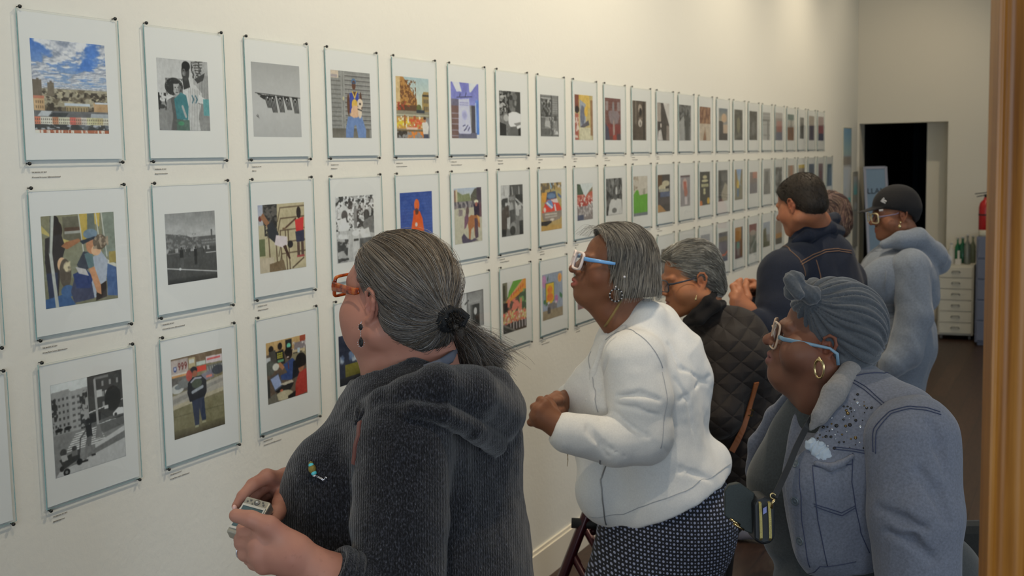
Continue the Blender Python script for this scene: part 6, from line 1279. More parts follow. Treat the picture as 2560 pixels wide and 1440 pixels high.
# sleeve nearest the camera
sl2 = Sd()
sl2.ch([W(1585, 905, 2.86), W(1600, 1000, 2.84), W(1612, 1090, 2.835)], [0.078, 0.074, 0.064], 0.02)
sl2.ch([W(1612, 1092, 2.835), W(1540, 1105, 2.82), W(1418, 1082, 2.80)], [0.066, 0.056, 0.045], 0.02)
sl2.clip(W(1386, 1070, 2.8), nrm(W(1386, 1070, 2.8)-W(1440, 1088, 2.803)))
jk.o += sl2.o[:4]
for pts, r in (([(1470, 1060), (1505, 1110), (1560, 1140)], 0.007), ([(1540, 1030), (1580, 1070), (1620, 1090)], 0.008), ([(1450, 1040), (1470, 1080), (1520, 1140)], 0.006),
               ([(1545, 990), (1600, 985), (1650, 1000)], 0.006), ([(1540, 1010), (1590, 1020), (1650, 1040)], 0.006), ([(1690, 950), (1720, 1000), (1730, 1080)], 0.010), ([(1660, 1120), (1700, 1170), (1760, 1190)], 0.010), ([(1670, 860), (1700, 920), (1770, 960)], 0.008),
               ([(1520, 900), (1500, 980), (1500, 1050)], 0.008), ([(1700, 1000), (1745, 960), (1775, 940)], 0.006), ([(1620, 1190), (1700, 1180), (1780, 1200)], 0.005)):
    q = [hit(a, b, jk) for a, b in pts]
    jk.ch(q, [r*0.1, r*0.3, r*0.1], 0.011, -1)
jk.clip(W(1384, 1069, 2.8), nrm(W(1386, 1070, 2.8)-W(1440, 1088, 2.803)))
jk.rc(W(1545, 765, 2.98), W(1520, 700, 2.95), 0.050, 0.055, 0.008, -1)
jk.disp(lambda p: fbm(p, 14, 31, 3)-0.5, 0.010)
sculpt(jk, 'jacket', m_wj, W2, 0.005, None, 1)
# collar band, seams, hem stitching
col = Sd(); col.ch([hit(a, b, jk) for a, b in ((1530, 812), (1506, 870), (1484, 930), (1466, 1000))], [0.006, 0.009, 0.009, 0.004], 0.01)

sculpt(col, 'collar', m_wj, W2, 0.005)
m_thr = mat('grey_stitching', alb((140, 142, 146)), 0.7); m_zip = mat('zip_metal', alb((120, 120, 120)), 0.4, metal=0.5)
stitch(jk, [(1500, 1150), (1502, 1200), (1506, 1250), (1516, 1310)], W2, 'zip', m_zip, 0.0022)
stitch(jk, [(1478, 880), (1484, 950), (1496, 1030)], W2, 'seam', m_thr, 0.0012)
stitch(jk, [(1515, 850), (1545, 830), (1590, 835), (1630, 870), (1655, 920)], W2, 'seam', m_thr, 0.0011)
stitch(jk, [(1655, 930), (1662, 1020), (1650, 1120)], W2, 'seam', m_thr, 0.0011)
stitch(jk, [(1475, 1290), (1560, 1285), (1680, 1240), (1790, 1185), (1825, 1160)], W2, 'hem_seam', m_thr, 0.0011)
# other sleeve behind
s3 = Sd(); s3.ch([W(1580, 900, 3.2), W(1490, 1040, 3.14), W(1432, 1000, 3.02)], [0.07, 0.055, 0.045], 0.02); sculpt(s3, 'sleeve', m_wj, W2, 0.007)
# skirt
m_sk = mat('dotted_skirt', (30, 32, 44), 0.85)
_c = coord(m_sk, (1, 1, 1), (0.0, 0, -YAW+0.0))
_sep = nd(m_sk, 'ShaderNodeSeparateXYZ'); lk(m_sk, _c, _sep.inputs[0])
def _mth(op, a, b=None, m=m_sk):
    n = nd(m, 'ShaderNodeMath', operation=op)
    for i, x in enumerate((a, b)):
        if x is None: continue
        if isinstance(x, (int, float)): n.inputs[i].default_value = x
        else: lk(m, x, n.inputs[i])
    return n.outputs[0]
def _dots(su, sv, ou, r):
    u = _mth('MULTIPLY', _sep.outputs[0], su); v_ = _mth('MULTIPLY', _mth('ADD', _sep.outputs[2], _mth('MULTIPLY', _sep.outputs[0], 0.12)), sv)
    row = _mth('FLOOR', v_); u = _mth('ADD', _mth('ADD', u, ou), _mth('MULTIPLY', row, 0.5))
    a = _mth('SUBTRACT', _mth('FRACT', u), 0.5); b = _mth('SUBTRACT', _mth('FRACT', v_), 0.5)
    a = _mth('DIVIDE', a, su); b = _mth('DIVIDE', b, sv)
    d = _mth('SQRT', _mth('ADD', _mth('MULTIPLY', a, a), _mth('MULTIPLY', b, b))); return _mth('LESS_THAN', d, r)
_d1 = _dots(52, 100, 0.0, 0.0032); _d2 = _dots(52, 100, 0.5, 0.0017)
_mx = nd(m_sk, 'ShaderNodeMixRGB'); _mx.inputs[1].default_value = L4((18, 19, 28)); _mx.inputs[2].default_value = L4(alb((124, 130, 152))); lk(m_sk, _mth('MAXIMUM', _d1, _d2), _mx.inputs[0]); lk(m_sk, _mx.outputs[0], P(m_sk).inputs['Base Color'])
sk = Sd()
sk.el(W(1672, 1290, 3.06), (0.150, 0.178, 0.18), A2, 0.05); sk.el(W(1740, 1275, 3.07), (0.088, 0.15, 0.12), A2, 0.06)
sk.ch([W(1655, 1350, 3.05), W(1620, 1500, 3.03), W(1620, 1750, 3.02)], [0.165, 0.155, 0.15], 0.05)
sk.clip(hp-hn*0.05, -hn)
sk.disp(wrinkle((0.3, 0.1, 1), 12, 9), 0.012)
sculpt(sk, 'skirt', m_sk, W2, 0.008, [(0.75, 0.03)])
m_sh2 = mat('dark_shoe', (24, 22, 24), 0.5)
legs(W2, W(1640, 1650, 3.03), [ground(1590, 2.97), ground(1650, 3.12)], m_skin2 if 'm_skin2' in globals() else mat('stockings', (40, 30, 28), 0.6), m_sh2, 0.07, 0.05, 0.038, toe=f2, name='stockings')
# hair: short grey bob
def flow2(F, q):
    d = np.stack([-0.9*np.clip((q[:, 2]-0.05)/0.06, 0, 1)-0.06, np.sign(q[:, 1])*np.clip((q[:, 2]-0.04)/0.05, 0.0, 1)*0.8, -1.0+0*q[:, 0]], -1); return d
bob_hair(F2, W2, [((-0.022, 0, 0.056), (0.104, 0.088, 0.090), 0.02), ((0.035, 0, 0.076), (0.055, 0.062, 0.050), 0.02), ((-0.082, 0.0, -0.020), (0.062, 0.086, 0.100), 0.03), ((-0.026, 0.062, -0.040), (0.042, 0.030, 0.080), 0.02), ((-0.026, -0.062, -0.040), (0.042, 0.030, 0.080), 0.02), ((-0.110, 0, -0.060), (0.048, 0.074, 0.064), 0.03)],
         [((0.100, 0, 0.015), (0.088, 0.14, 0.097)), ((0.085, 0, -0.06), (0.092, 0.14, 0.085)), ((0.060, 0, -0.100), (0.092, 0.16, 0.085))],
         [(160, 154, 142), (126, 119, 108), (94, 88, 80), (62, 59, 56), (44, 44, 48)], [0.2, 0.3, 0.25, 0.15, 0.1], 9500, 11, 0.055, (-0.15, 0, -1), flow=flow2, r0=0.00034, bcol=(62, 60, 54), wave=0.001, clips=[(W(1600, 744, 2.9), -ZV)])
# stray hairs over the crown
rs = np.random.RandomState(5); n = 60; st_ = np.array([F2(0.05+0.03*rs.rand(), -0.04+0.08*rs.rand(), 0.104) for _ in range(n)]); pth = []
for i, s0 in enumerate(st_):
    dx = 0.02+0.035*rs.rand(); h_ = 0.012*rs.rand()+0.004; sg = -1 if rs.rand() < 0.6 else 1
    pth.append([s0+F2.X*(sg*-dx*k/9)+F2.Z*(h_*math.sin(math.pi*k/9)-0.004*(k/9)**2*6) for k in range(10)])
strands('stray_hair', np.array(pth), 0.0003, 0.0002, tones(rs, n, [alb((150, 148, 140)), alb((70, 68, 66))]), m_hair, W2)
# beaded hoop earring, pearl clip, neck cord
he = MB(); hc_ = W(1540, 738, 2.83)
for i in range(22):
    a = 2*math.pi*i/22; p = hc_+0.0165*math.cos(a)*HV+0.0165*math.sin(a)*ZV; he.ball(p, 0.0028 if i % 2 else 0.0024, 8, 0 if i % 2 else 1)
he.tube([hc_+ZV*0.017, hc_+ZV*0.024], 0.0015, 6, 1); he.ball(hc_+ZV*0.022, 0.003, 8, 1)
he.build('earring', [m_black, m_silver], W2, smooth=True)
MB().ball(W(1561, 692, 2.86), 0.0032, 12).build('hair_pearl', mat('pearl', (216, 214, 220), 0.2), W2, smooth=True)
m_cord = mat('gold_cord', alb((112, 92, 50)), 0.6)
MB().tube([W(1556, 745, 2.92), W(1545, 765, 2.905), W(1533, 785, 2.90), W(1520, 805, 2.91), W(1512, 816, 2.93)], (0.0042, 0.0026), 8).build('neck_cord', m_cord, W2, smooth=True)
MB().tube([W(1416, 1105, 2.80), W(1418, 1130, 2.80), W(1420, 1150, 2.80), W(1418, 1166, 2.80)], 0.0008, 5).tube([W(1422, 1106, 2.80), W(1420, 1130, 2.80), W(1419, 1150, 2.80)], 0.0008, 5).build('cord_end', m_cord, W2)
KS[0] = 1.0
# ---------------------------------------------------------------- woman in the black quilted jacket
KS[0] = 1.06
W3 = person(1850, 3.78, 'person with short wavy grey hair and dark glasses in black quilted jacket')
F3 = headframe((-0.003, 0.078, -0.006), W(1752, 706, 3.68), 12, -9, 0, 0.96)
sb = Sd()
head_solid(sb, F3, chub=1.3, nose=1.0, neck=([W(1765, 770, 3.76), W(1800, 850, 3.8)], [0.050, 0.06]), neck_r=0.056, cr=(0.086, 0.071, 0.076))
sb.ch([W(1830, 860, 3.8), W(1850, 1010, 3.82), W(1850, 1200, 3.8)], [0.07, 0.11, 0.12], 0.05)
sb.ch([W(1812, 900, 3.68), W(1798, 1040, 3.60), W(1755, 1040, 3.60), W(1705, 1035, 3.6)], [0.035, 0.032, 0.026, 0.024], 0.02)
hand(sb, W(1705, 1035, 3.6), [W(1655, 1020, 3.58), W(1655, 1035, 3.57), W(1657, 1050, 3.57), W(1663, 1062, 3.58)], [[W(1625, 1018, 3.60), W(1611, 1030, 3.62)], [W(1623, 1036, 3.59), W(1609, 1046, 3.61)], [W(1627, 1054, 3.59), W(1615, 1062, 3.61)], [W(1635, 1068, 3.60), W(1625, 1074, 3.62)]], [[0.011, 0.010, 0.008]]*4, [W(1695, 1020, 3.60), W(1670, 1004, 3.60), W(1645, 1000, 3.61)], [0.016, 0.012, 0.010], 0.02)
sculpt(sb, 'body', m_skin, W3, 0.004, [(CAM[2]-0.72, 0.02)], 1, skin_colour(F3, alb((134, 88, 60)), alb((116, 68, 56)), dark=0.25, freckle=0.12, seed=12))
eyeballs(F3, W3)
m_dg = mat('dark_acetate', alb((34, 38, 48)), 0.25)
glasses(F3, W3, m_dg, m_dg, m_lens, w=0.054, h=0.040, x0=0.116, z0=0.000, tr=0.0016, tz=0.008, th=0.0032, side=0.079, cx=0.035, earz=0.020, tip=False, round_=0.4, xe=0.004)
def flow3(F, q): return np.stack([-1.0+0.25*np.sin(q[:, 2]*120), 0.35*np.sin(q[:, 0]*90+q[:, 2]*60), -0.25-0.9*np.clip(-q[:, 0]/0.06, 0, 1.4)], -1)
bob_hair(F3, W3, [((-0.014, 0, 0.050), (0.098, 0.083, 0.084), 0.02), ((0.045, 0, 0.082), (0.048, 0.056, 0.036), 0.02), ((-0.050, 0, 0.0), (0.062, 0.078, 0.070), 0.03), ((-0.072, 0, -0.045), (0.040, 0.058, 0.040), 0.03)],
         [((0.108, 0, 0.005), (0.092, 0.14, 0.080)), ((0.0, 0.088, -0.016), (0.024, 0.026, 0.036)), ((0.0, -0.088, -0.016), (0.024, 0.026, 0.036)), ((0.05, 0, -0.08), (0.10, 0.14, 0.06))],
         [(156, 154, 146), (122, 120, 112), (88, 84, 76), (60, 56, 50)], [0.22, 0.3, 0.28, 0.2], 5200, 15, 0.030, None, flow=flow3, r0=0.00055, bcol=(84, 82, 76), wave=0.012, K=8)
m_q = cloth('black_quilting', (26, 22, 21), 0.75, 500, 0.2, 0.0006, sheen=0.05)
_cq = coord(m_q, (1, 1, 1), (0, 0.0, -YAW)); _h = None
for sgn in (-1, 1):
    _mp = nd(m_q, 'ShaderNodeMapping'); _mp.inputs['Rotation'].default_value = (0, sgn*math.radians(52), 0); lk(m_q, _cq, _mp.inputs['Vector'])
    _wv = nd(m_q, 'ShaderNodeTexWave', wave_type='BANDS', bands_direction='X', wave_profile='SIN'); _wv.inputs['Scale'].default_value = 6.4; _wv.inputs['Distortion'].default_value = 0.6; lk(m_q, _mp.outputs[0], _wv.inputs['Vector'])
    _pw = nd(m_q, 'ShaderNodeMath', operation='POWER'); _pw.inputs[1].default_value = 0.35; lk(m_q, _wv.outputs[1], _pw.inputs[0])
    if _h is None: _h = _pw.outputs[0]
    else:
        _mn = nd(m_q, 'ShaderNodeMath', operation='MINIMUM'); lk(m_q, _h, _mn.inputs[0]); lk(m_q, _pw.outputs[0], _mn.inputs[1]); _h = _mn.outputs[0]
bump(m_q, _h, 0.9, 0.008)
f3 = nrm(-math.cos(0.1)*HV-math.sin(0.1)*FVH); l3 = np.cross(ZV, f3); A3 = np.stack([f3, l3, ZV])
j3 = Sd()
j3.ch([W(1775, 812, 3.76), W(1826, 850, 3.78), W(1850, 950, 3.8), W(1850, 1090, 3.82), W(1845, 1230, 3.82)], [0.065, 0.098, 0.132, 0.150, 0.155], 0.05)
j3.el(W(1835, 900, 3.78), (0.11, 0.19, 0.12), A3, 0.05); j3.el(W(1850, 1120, 3.82), (0.15, 0.19, 0.26), A3, 0.06)
j3.ch([W(1812, 890, 3.66), W(1798, 1040, 3.60)], [0.078, 0.066], 0.05); j3.ch([W(1798, 1040, 3.58), W(1735, 1045, 3.6)], [0.064, 0.048], 0.02)
j3.ch([W(1860, 870, 3.95), W(1850, 1040, 4.0), W(1720, 1040, 3.9)], [0.07, 0.062, 0.05], 0.03)
j3.clip(W(1850, 1290, 3.8), -ZV)
j3.disp(wrinkle((0.1, 0.1, 1), 10, 19), 0.016)
sculpt(j3, 'quilted_jacket', m_q, W3, 0.006)
c3 = Sd(); c3.ch([W(1712, 800, 3.70), W(1738, 782, 3.67), W(1768, 752, 3.67), W(1788, 730, 3.73), W(1792, 738, 3.84)], [0.008, 0.011, 0.013, 0.012, 0.010], 0.012); c3.ch([W(1712, 812, 3.69), W(1750, 800, 3.665), W(1788, 765, 3.68), W(1806, 760, 3.75)], [0.008, 0.014, 0.016, 0.014], 0.015)
m_blk = cloth('black_cotton', (20, 18, 18), 0.9, 400, sheen=0.03)
sculpt(c3, 'collar', m_blk, W3, 0.005)
legs(W3, W(1800, 1240, 3.82), [ground(1745, 3.72), ground(1775, 3.95)], m_blk, m_black, 0.085, 0.065, 0.05, toe=f3)
m_tan = mat('tan_leather', alb((126, 74, 42)), 0.5)
st3 = strap_on(j3, [hit(a, b, j3, 3.1, 4.2) for a, b in ((1889, 955), (1880, 990), (1868, 1030), (1854, 1075), (1842, 1105), (1830, 1128))], 0.019, 0.004, 0.003, 3).build('bag_strap', m_tan, W3)
bk = hit(1868, 1030, j3, 3.3, 4.2)-FW*0.006
MB().tube([bk+RT*0.018+UP*0.006, bk+RT*0.014-UP*0.012, bk-RT*0.018-UP*0.006, bk-RT*0.014+UP*0.012], 0.0022, 6, closed=True).build('buckle', mat('aged_brass', (96, 84, 44), 0.4, metal=0.7), W3)
MB().tube([W(1742, 738, 3.64), W(1740, 745, 3.64), W(1738, 752, 3.64)], 0.0012, 6).ball(W(1739, 748, 3.64), (0.003, 0.003, 0.006), 8).build('earring', m_gold, W3, smooth=True)
KS[0] = 1.0
# ---------------------------------------------------------------- man in the dark denim jacket
KS[0] = 1.12
M4 = person(2040, 4.3, 'person with short dark hair in dark blue denim jacket looking down at hands')
F4 = headframe((-0.003, 0.078, -0.006), W(1977, 517, 4.18), -48, -16, 0, 0.95)
sb = Sd()
head_solid(sb, F4, chub=0.6, nose=1.1, neck=([W(2035, 560, 4.28), W(2048, 620, 4.32)], [0.060, 0.056]), neck_r=0.056, cr=(0.096, 0.077, 0.086))
f4 = nrm(-math.cos(0.75)*HV+math.sin(0.75)*FVH); l4 = np.cross(ZV, f4); A4 = np.stack([f4, l4, ZV])
sb.ch([W(2045, 660, 4.32), W(2050, 800, 4.32), W(2050, 960, 4.3)], [0.07, 0.11, 0.11], 0.05)
wr = W(1868, 775, 4.02)
sb.ch([W(1955, 690, 4.15), W(1925, 855, 4.05), wr], [0.045, 0.04, 0.028], 0.02)
hand(sb, wr, [W(1848, 728, 4.03), W(1840, 738, 4.01), W(1836, 750, 4.0), W(1835, 764, 4.0)],
     [[W(1846, 706, 4.05), W(1852, 700, 4.08)], [W(1832, 716, 4.03), W(1842, 708, 4.07)], [W(1829, 738, 4.02), W(1838, 726, 4.05)], [W(1830, 756, 4.01), W(1836, 742, 4.03)]],
     [[0.012, 0.0115, 0.009], [0.012, 0.011, 0.009], [0.0115, 0.0105, 0.009], [0.011, 0.010, 0.008]], [W(1868, 745, 4.05), W(1862, 722, 4.07), W(1866, 708, 4.10)], [0.018, 0.013, 0.011], 0.024)
wr2 = W(1898, 722, 4.32)
sb.ch([W(2110, 700, 4.46), W(2125, 830, 4.48), W(2010, 845, 4.46), wr2], [0.03, 0.03, 0.03, 0.026], 0.02)
hand(sb, wr2, [W(1882, 706, 4.26), W(1880, 714, 4.27), W(1880, 724, 4.28), W(1884, 733, 4.28)], [[W(1866, 702, 4.22), W(1860, 712, 4.19)], [W(1866, 712, 4.22), W(1862, 722, 4.2)], [W(1868, 724, 4.23), W(1866, 732, 4.2)], [W(1874, 734, 4.24), W(1872, 740, 4.22)]], [[0.011, 0.010, 0.008]]*4, [W(1890, 715, 4.25), W(1880, 722, 4.2), W(1874, 720, 4.18)], [0.014, 0.012, 0.01], 0.02)
sculpt(sb, 'body', m_skin, M4, 0.0045, [(CAM[2]-0.60, 0.02)], 1, skin_colour(F4, alb((130, 84, 60)), None, seed=22, red=0.10))
eyeballs(F4, M4)
def flow4(F, q): return np.stack([-0.6+0*q[:, 0], 0*q[:, 0], -1.0*np.clip(-q[:, 0]/0.05+0.3, 0, 1)], -1)
bob_hair(F4, M4, [((-0.018, 0, 0.040), (0.099, 0.080, 0.088), 0.02), ((0.035, 0, 0.058), (0.052, 0.064, 0.050), 0.02), ((-0.060, 0, -0.015), (0.052, 0.066, 0.05), 0.03)],
         [((0.112, 0, 0.0), (0.080, 0.14, 0.082)), ((0.0, 0.088, -0.016), (0.026, 0.026, 0.038)), ((0.0, -0.088, -0.016), (0.026, 0.026, 0.038)), ((0.06, 0, -0.08), (0.12, 0.14, 0.07))],
         [(30, 25, 20), (50, 40, 28), (22, 20, 20)], [0.5, 0.25, 0.25], 3500, 25, 0.010, None, flow=flow4, r0=0.0006, bcol=(34, 28, 22), wave=0.001, K=5, offmax=0.003, name='short_hair')
m_dd = cloth('dark_denim', (15, 21, 34), 0.85, 420, 0.25, 0.0006, 0.2, sheen=0.06)
j4 = Sd()
j4.ch([W(2030, 590, 4.3), W(2048, 640, 4.33)], [0.080, 0.115], 0.04)
j4.el(W(2048, 740, 4.33), (0.135, 0.215, 0.19), A4, 0.05); j4.el(W(2045, 930, 4.33), (0.155, 0.20, 0.26), A4, 0.05)
j4.rc(W(1962, 675, 4.16), W(2030, 640, 4.28), 0.075, 0.08, 0.05); j4.rc(W(2112, 690, 4.46), W(2060, 640, 4.36), 0.065, 0.075, 0.05)
j4.ch([W(1952, 690, 4.14), W(1940, 780, 4.08), W(1925, 855, 4.04)], [0.080, 0.070, 0.066], 0.02); j4.ch([W(1925, 855, 4.04), W(1885, 812, 4.02)], [0.066, 0.058], 0.02)
j4.ch([W(2120, 700, 4.46), W(2135, 840, 4.5), W(2010, 850, 4.46), W(1905, 745, 4.34)], [0.07, 0.06, 0.055, 0.045], 0.03)
j4.disp(wrinkle((0.2, 0.1, 1), 12, 29), 0.016)
j4.clip(W(2050, 1060, 4.3), -ZV)
sculpt(j4, 'denim_jacket', m_dd, M4, 0.006)
c4 = Sd(); c4.ch([W(1984, 594, 4.22), W(2014, 568, 4.22), W(2056, 548, 4.26), W(2086, 546, 4.36), W(2085, 560, 4.43)], [0.010, 0.018, 0.021, 0.021, 0.018], 0.012); c4.ch([W(1985, 604, 4.20), W(2020, 590, 4.20), W(2075, 572, 4.26), W(2098, 578, 4.36)], [0.010, 0.022, 0.024, 0.022], 0.012)
sculpt(c4, 'collar', m_dd, M4, 0.005)
m_tn = mat('tan_stitching', alb((104, 78, 58)), 0.7)
for pts in ([(2000, 656), (2030, 638), (2062, 625), (2095, 622), (2128, 628)], [(1950, 620), (1975, 628), (1995, 645), (2006, 665), (2012, 690)], [(1950, 618), (1960, 606), (1970, 596)], [(2003, 662), (2033, 644), (2064, 631), (2096, 628), (2128, 634)], [(2040, 650), (2050, 690), (2052, 740)]):
    stitch(j4, pts, M4, 'seam', m_tn, 0.0016, 3.8, 4.9)
legs(M4, W(2045, 1020, 4.32), [ground(1990, 4.2), ground(2060, 4.45)], mat('black_trousers', (20, 20, 24), 0.8), m_black, 0.095, 0.07, 0.055, toe=f4)
KS[0] = 1.0
# ---------------------------------------------------------------- person hidden behind him
P5 = person(2010, 5.6, 'person with brown purplish hair mostly hidden behind the denim jacket', )
F5 = headframe((0, 0, 0), W(2066, 548, 5.62), -60, -10, 0, 0.98)
sb = Sd(); head_solid(sb, F5, neck=([W(2058, 600, 5.65), W(2040, 660, 5.66)], [0.055, 0.08]), neck_r=0.05, cr=(0.086, 0.071, 0.076))
sb.ch([W(2035, 680, 5.66), W(2010, 820, 5.66), W(2000, 980, 5.66)], [0.12, 0.15, 0.15], 0.05)
sculpt(sb, 'body', m_skin, P5, 0.008, None, 1, skin_colour(F5, alb((150, 108, 88))))
def flow5(F, q): return np.stack([-0.4+np.sin(q[:, 2]*70), np.sin(q[:, 0]*80), -1.0+0*q[:, 0]], -1)
bob_hair(F5, P5, [((-0.018, 0, 0.040), (0.104, 0.094, 0.090), 0.02), ((-0.06, 0, -0.02), (0.06, 0.08, 0.08), 0.03)], [((0.112, 0, -0.01), (0.09, 0.14, 0.09))],
         [(92, 70, 64), (70, 50, 52), (128, 108, 92), (50, 38, 40)], None, 2600, 35, 0.06, None, flow=flow5, r0=0.0010, bcol=(80, 62, 58), wave=0.02, K=8, offmax=0.008)
j5 = Sd(); j5.ch([W(2040, 650, 5.66), W(2020, 760, 5.66), W(2010, 900, 5.66)], [0.13, 0.17, 0.17], 0.05); sculpt(j5, 'top', mat('grey_top', (90, 90, 96), 0.9), P5, 0.012)
m_jn = cloth('blue_jeans', (50, 62, 88), 0.85, 300)
sd5 = Sd(); a5 = ground(1868, 5.50); b5 = ground(2030, 5.5)
h5 = W(2005, 930, 5.66)
sd5.ch([h5-HV*0.06, (h5+a5)/2+np.array([0, 0, -0.05]), a5+np.array([0.0, 0.0, 0.11])], [0.10, 0.075, 0.060], 0.03); sd5.ch([h5+HV*0.08, (h5+b5)/2, b5+np.array([0, 0, 0.11])], [0.10, 0.075, 0.06], 0.03); sd5.el(h5, 0.15)
sculpt(sd5, 'jeans', m_jn, P5, 0.01)
m_ws = mat('white_trainer', alb((150, 150, 162)), 0.6)
for g5 in (a5, b5):
    s = Sd(); t5 = nrm(HV*0.9-FVH*0.4); g0 = g5+np.array([0, 0, 0.05])
    s.rc(g0-t5*0.07, g0+t5*0.075, 0.048, 0.040).rc(g0-t5*0.05, g0-t5*0.03+ZV*0.075, 0.05, 0.045, 0.03); s.clip((0, 0, 0.006), (0, 0, -1)); sculpt(s, 'shoe', m_ws, P5, 0.006)
# ---------------------------------------------------------------- woman in the black cap and pale blue hoodie
KS[0] = 1.09
W6 = person(2250, 5.0, 'person in black baseball cap and pale blue-grey hooded tracksuit')
F6 = headframe((-0.003, 0.078, -0.006), W(2256, 541, 4.92), 6, -6, 0, 0.94)
sb = Sd()
head_solid(sb, F6, chub=0.8, nose=1.1, lips=1.2, neck=([W(2262, 590, 5.0), W(2268, 640, 5.02)], [0.055, 0.075]), neck_r=0.055, cr=(0.090, 0.073, 0.078))
sb.ch([W(2255, 660, 5.0), W(2245, 760, 5.0), W(2250, 880, 5.0)], [0.09, 0.09, 0.09], 0.05)
sculpt(sb, 'body', m_skin, W6, 0.0048, [(CAM[2]-0.55, 0.02)], 1, skin_colour(F6, alb((108, 70, 50)), None, dark=0.2, seed=42))
eyeballs(F6, W6)
m_clr = mat('clear_gold_frame', alb((170, 156, 120)), 0.2)
glasses(F6, W6, m_clr, mat('mauve_temple', alb((90, 80, 100)), 0.4), m_lens, w=0.056, h=0.046, x0=0.118, z0=-0.002, tr=0.0026, tz=0.008, th=0.003, side=0.079, cx=0.035, earz=0.02, tip=False, round_=0.4, xe=0.004)
m_cap = cloth('black_cap', (20, 20, 22), 0.85, 300, sheen=0.04)
cp = Sd()
def cel(sd, F, c, r, k=0.02, op=1): sd.el(F(*c), np.array(r)*F.s, F.ax, k, op)
cel(cp, F6, (-0.012, 0, 0.046), (0.104, 0.086, 0.088)); cel(cp, F6, (-0.06, 0, 0.012), (0.058, 0.076, 0.055), 0.03)
cel(cp, F6, (0.06, 0, -0.050), (0.13, 0.14, 0.086), 0.006, -1)
cp.rc(F6(0.080, 0.0, 0.044), F6(0.138, 0, 0.036), 0.052, 0.038, 0.012, 1, 0.10, F6.Z+0.12*F6.X)
sculpt(cp, 'cap', m_cap, W6, 0.005)
m_lg = mat('pale_logo', alb((150, 150, 150)), 0.6)
lgm = MB(); L6 = lambda x, y, z: F6(x, y, z)
for (a, b) in (((0.062, 0.064, 0.072), (0.078, 0.052, 0.084)), ((0.066, 0.062, 0.064), (0.082, 0.049, 0.078)), ((0.070, 0.058, 0.090), (0.078, 0.052, 0.070))):
    lgm.tube([L6(*a), L6(*b)], 0.0035, 6)
lgm.build('cap_emblem', m_lg, W6)
MB().tube([F6(0.098, 0.056, 0.034), F6(0.082, 0.064, 0.034)], (0.004, 0.0015), 6, flat=F6.Z).build('brim_emblem', m_lg, W6)
bn = Sd(); cel(bn, F6, (-0.085, 0, -0.015), (0.03, 0.05, 0.035)); sculpt(bn, 'hair', mat('dark_hair', (26, 22, 22), 0.7), W6, 0.006)
m_hd = cloth('pale_fleece', (94, 101, 111), 0.9, 260, 0.3, 0.001, 0.08, sheen=0.3)
f6 = -HV; l6 = np.cross(ZV, f6); A6 = np.stack([f6, l6, ZV])
j6 = Sd()
j6.ch([W(2268, 620, 5.02), W(2250, 680, 5.0), W(2245, 740, 5.0)], [0.085, 0.130, 0.135], 0.05)
j6.el(W(2205, 690, 4.98), (0.085, 0.15, 0.09), A6, 0.05); j6.rc(W(2290, 690, 5.02), W(2300, 740, 5.02), 0.085, 0.075, 0.05)
j6.el(W(2232, 700, 4.86), (0.13, 0.07, 0.10), A6, 0.05)
# hood on the shoulders
j6.ch([W(2212, 612, 4.90), W(2250, 600, 4.88), W(2292, 598, 4.92), W(2335, 640, 4.99), W(2342, 655, 5.06), W(2300, 610, 5.12), W(2240, 610, 5.12)], [0.022, 0.036, 0.046, 0.052, 0.050, 0.040, 0.022], 0.015)
j6.rc(W(2325, 625, 5.0), W(2348, 668, 5.02), 0.045, 0.030, 0.02)
j6.clip(W(2250, 785, 5.0), -ZV)
j6.disp(wrinkle((0.1, 0.1, 1), 14, 49), 0.02)
arm = Sd(); arm.ch([W(2278, 672, 4.82), W(2285, 790, 4.80), W(2262, 880, 4.79), W(2238, 905, 4.78)], [0.080, 0.072, 0.066, 0.058], 0.02); arm.ch([W(2228, 905, 4.78), W(2222, 925, 4.78)], [0.042, 0.038], 0.02)
arm.disp(wrinkle((0.3, 0.1, -0.6), 16, 51), 0.02)
sculpt(j6, 'hoodie', m_hd, W6, 0.0065); sculpt(arm, 'sleeve', m_hd, W6, 0.0065)
a62 = Sd(); a62.ch([W(2260, 680, 5.18), W(2240, 790, 5.2), W(2200, 850, 5.18)], [0.075, 0.065, 0.05], 0.02); sculpt(a62, 'sleeve', m_hd, W6, 0.01)
MB().tube(ring_pts(W(2245, 782, 5.0), HV, FVH, 0.137, 28), (0.014, 0.008), 8, closed=True).build('waistband', m_hd, W6, smooth=True)
MB().tube([W(2222, 640, 4.86), W(2216, 680, 4.79), W(2213, 730, 4.78)], 0.003, 6).build('drawstring', m_hd, W6, smooth=True)
sd6 = Sd(); h6 = W(2250, 850, 5.0); sd6.el(h6, (0.130, 0.16, 0.20), A6, 0.05); sd6.rc(W(2275, 830, 5.0), W(2280, 870, 5.0), 0.10, 0.10, 0.05)
for px_, d_ in ((2225, 4.9), (2240, 5.12)):
    g_ = ground(px_, d_); sd6.ch([h6+(g_-h6)*0.1, (h6+g_)/2, g_+ZV*0.12], [0.11, 0.095, 0.075], 0.04)
    s = Sd(); g0 = g_+ZV*0.05; s.rc(g0+HV*0.03, g0-HV*0.12, 0.045, 0.036).rc(g0, g0+ZV*0.05, 0.045, 0.045, 0.03); s.clip((0, 0, 0.005), (0, 0, -1)); sculpt(s, 'shoe', m_ws, W6, 0.007)
sd6.disp(wrinkle((0, 0, 1), 12, 53), 0.02); sculpt(sd6, 'joggers', m_hd, W6, 0.008, [(0.6, 0.02)])
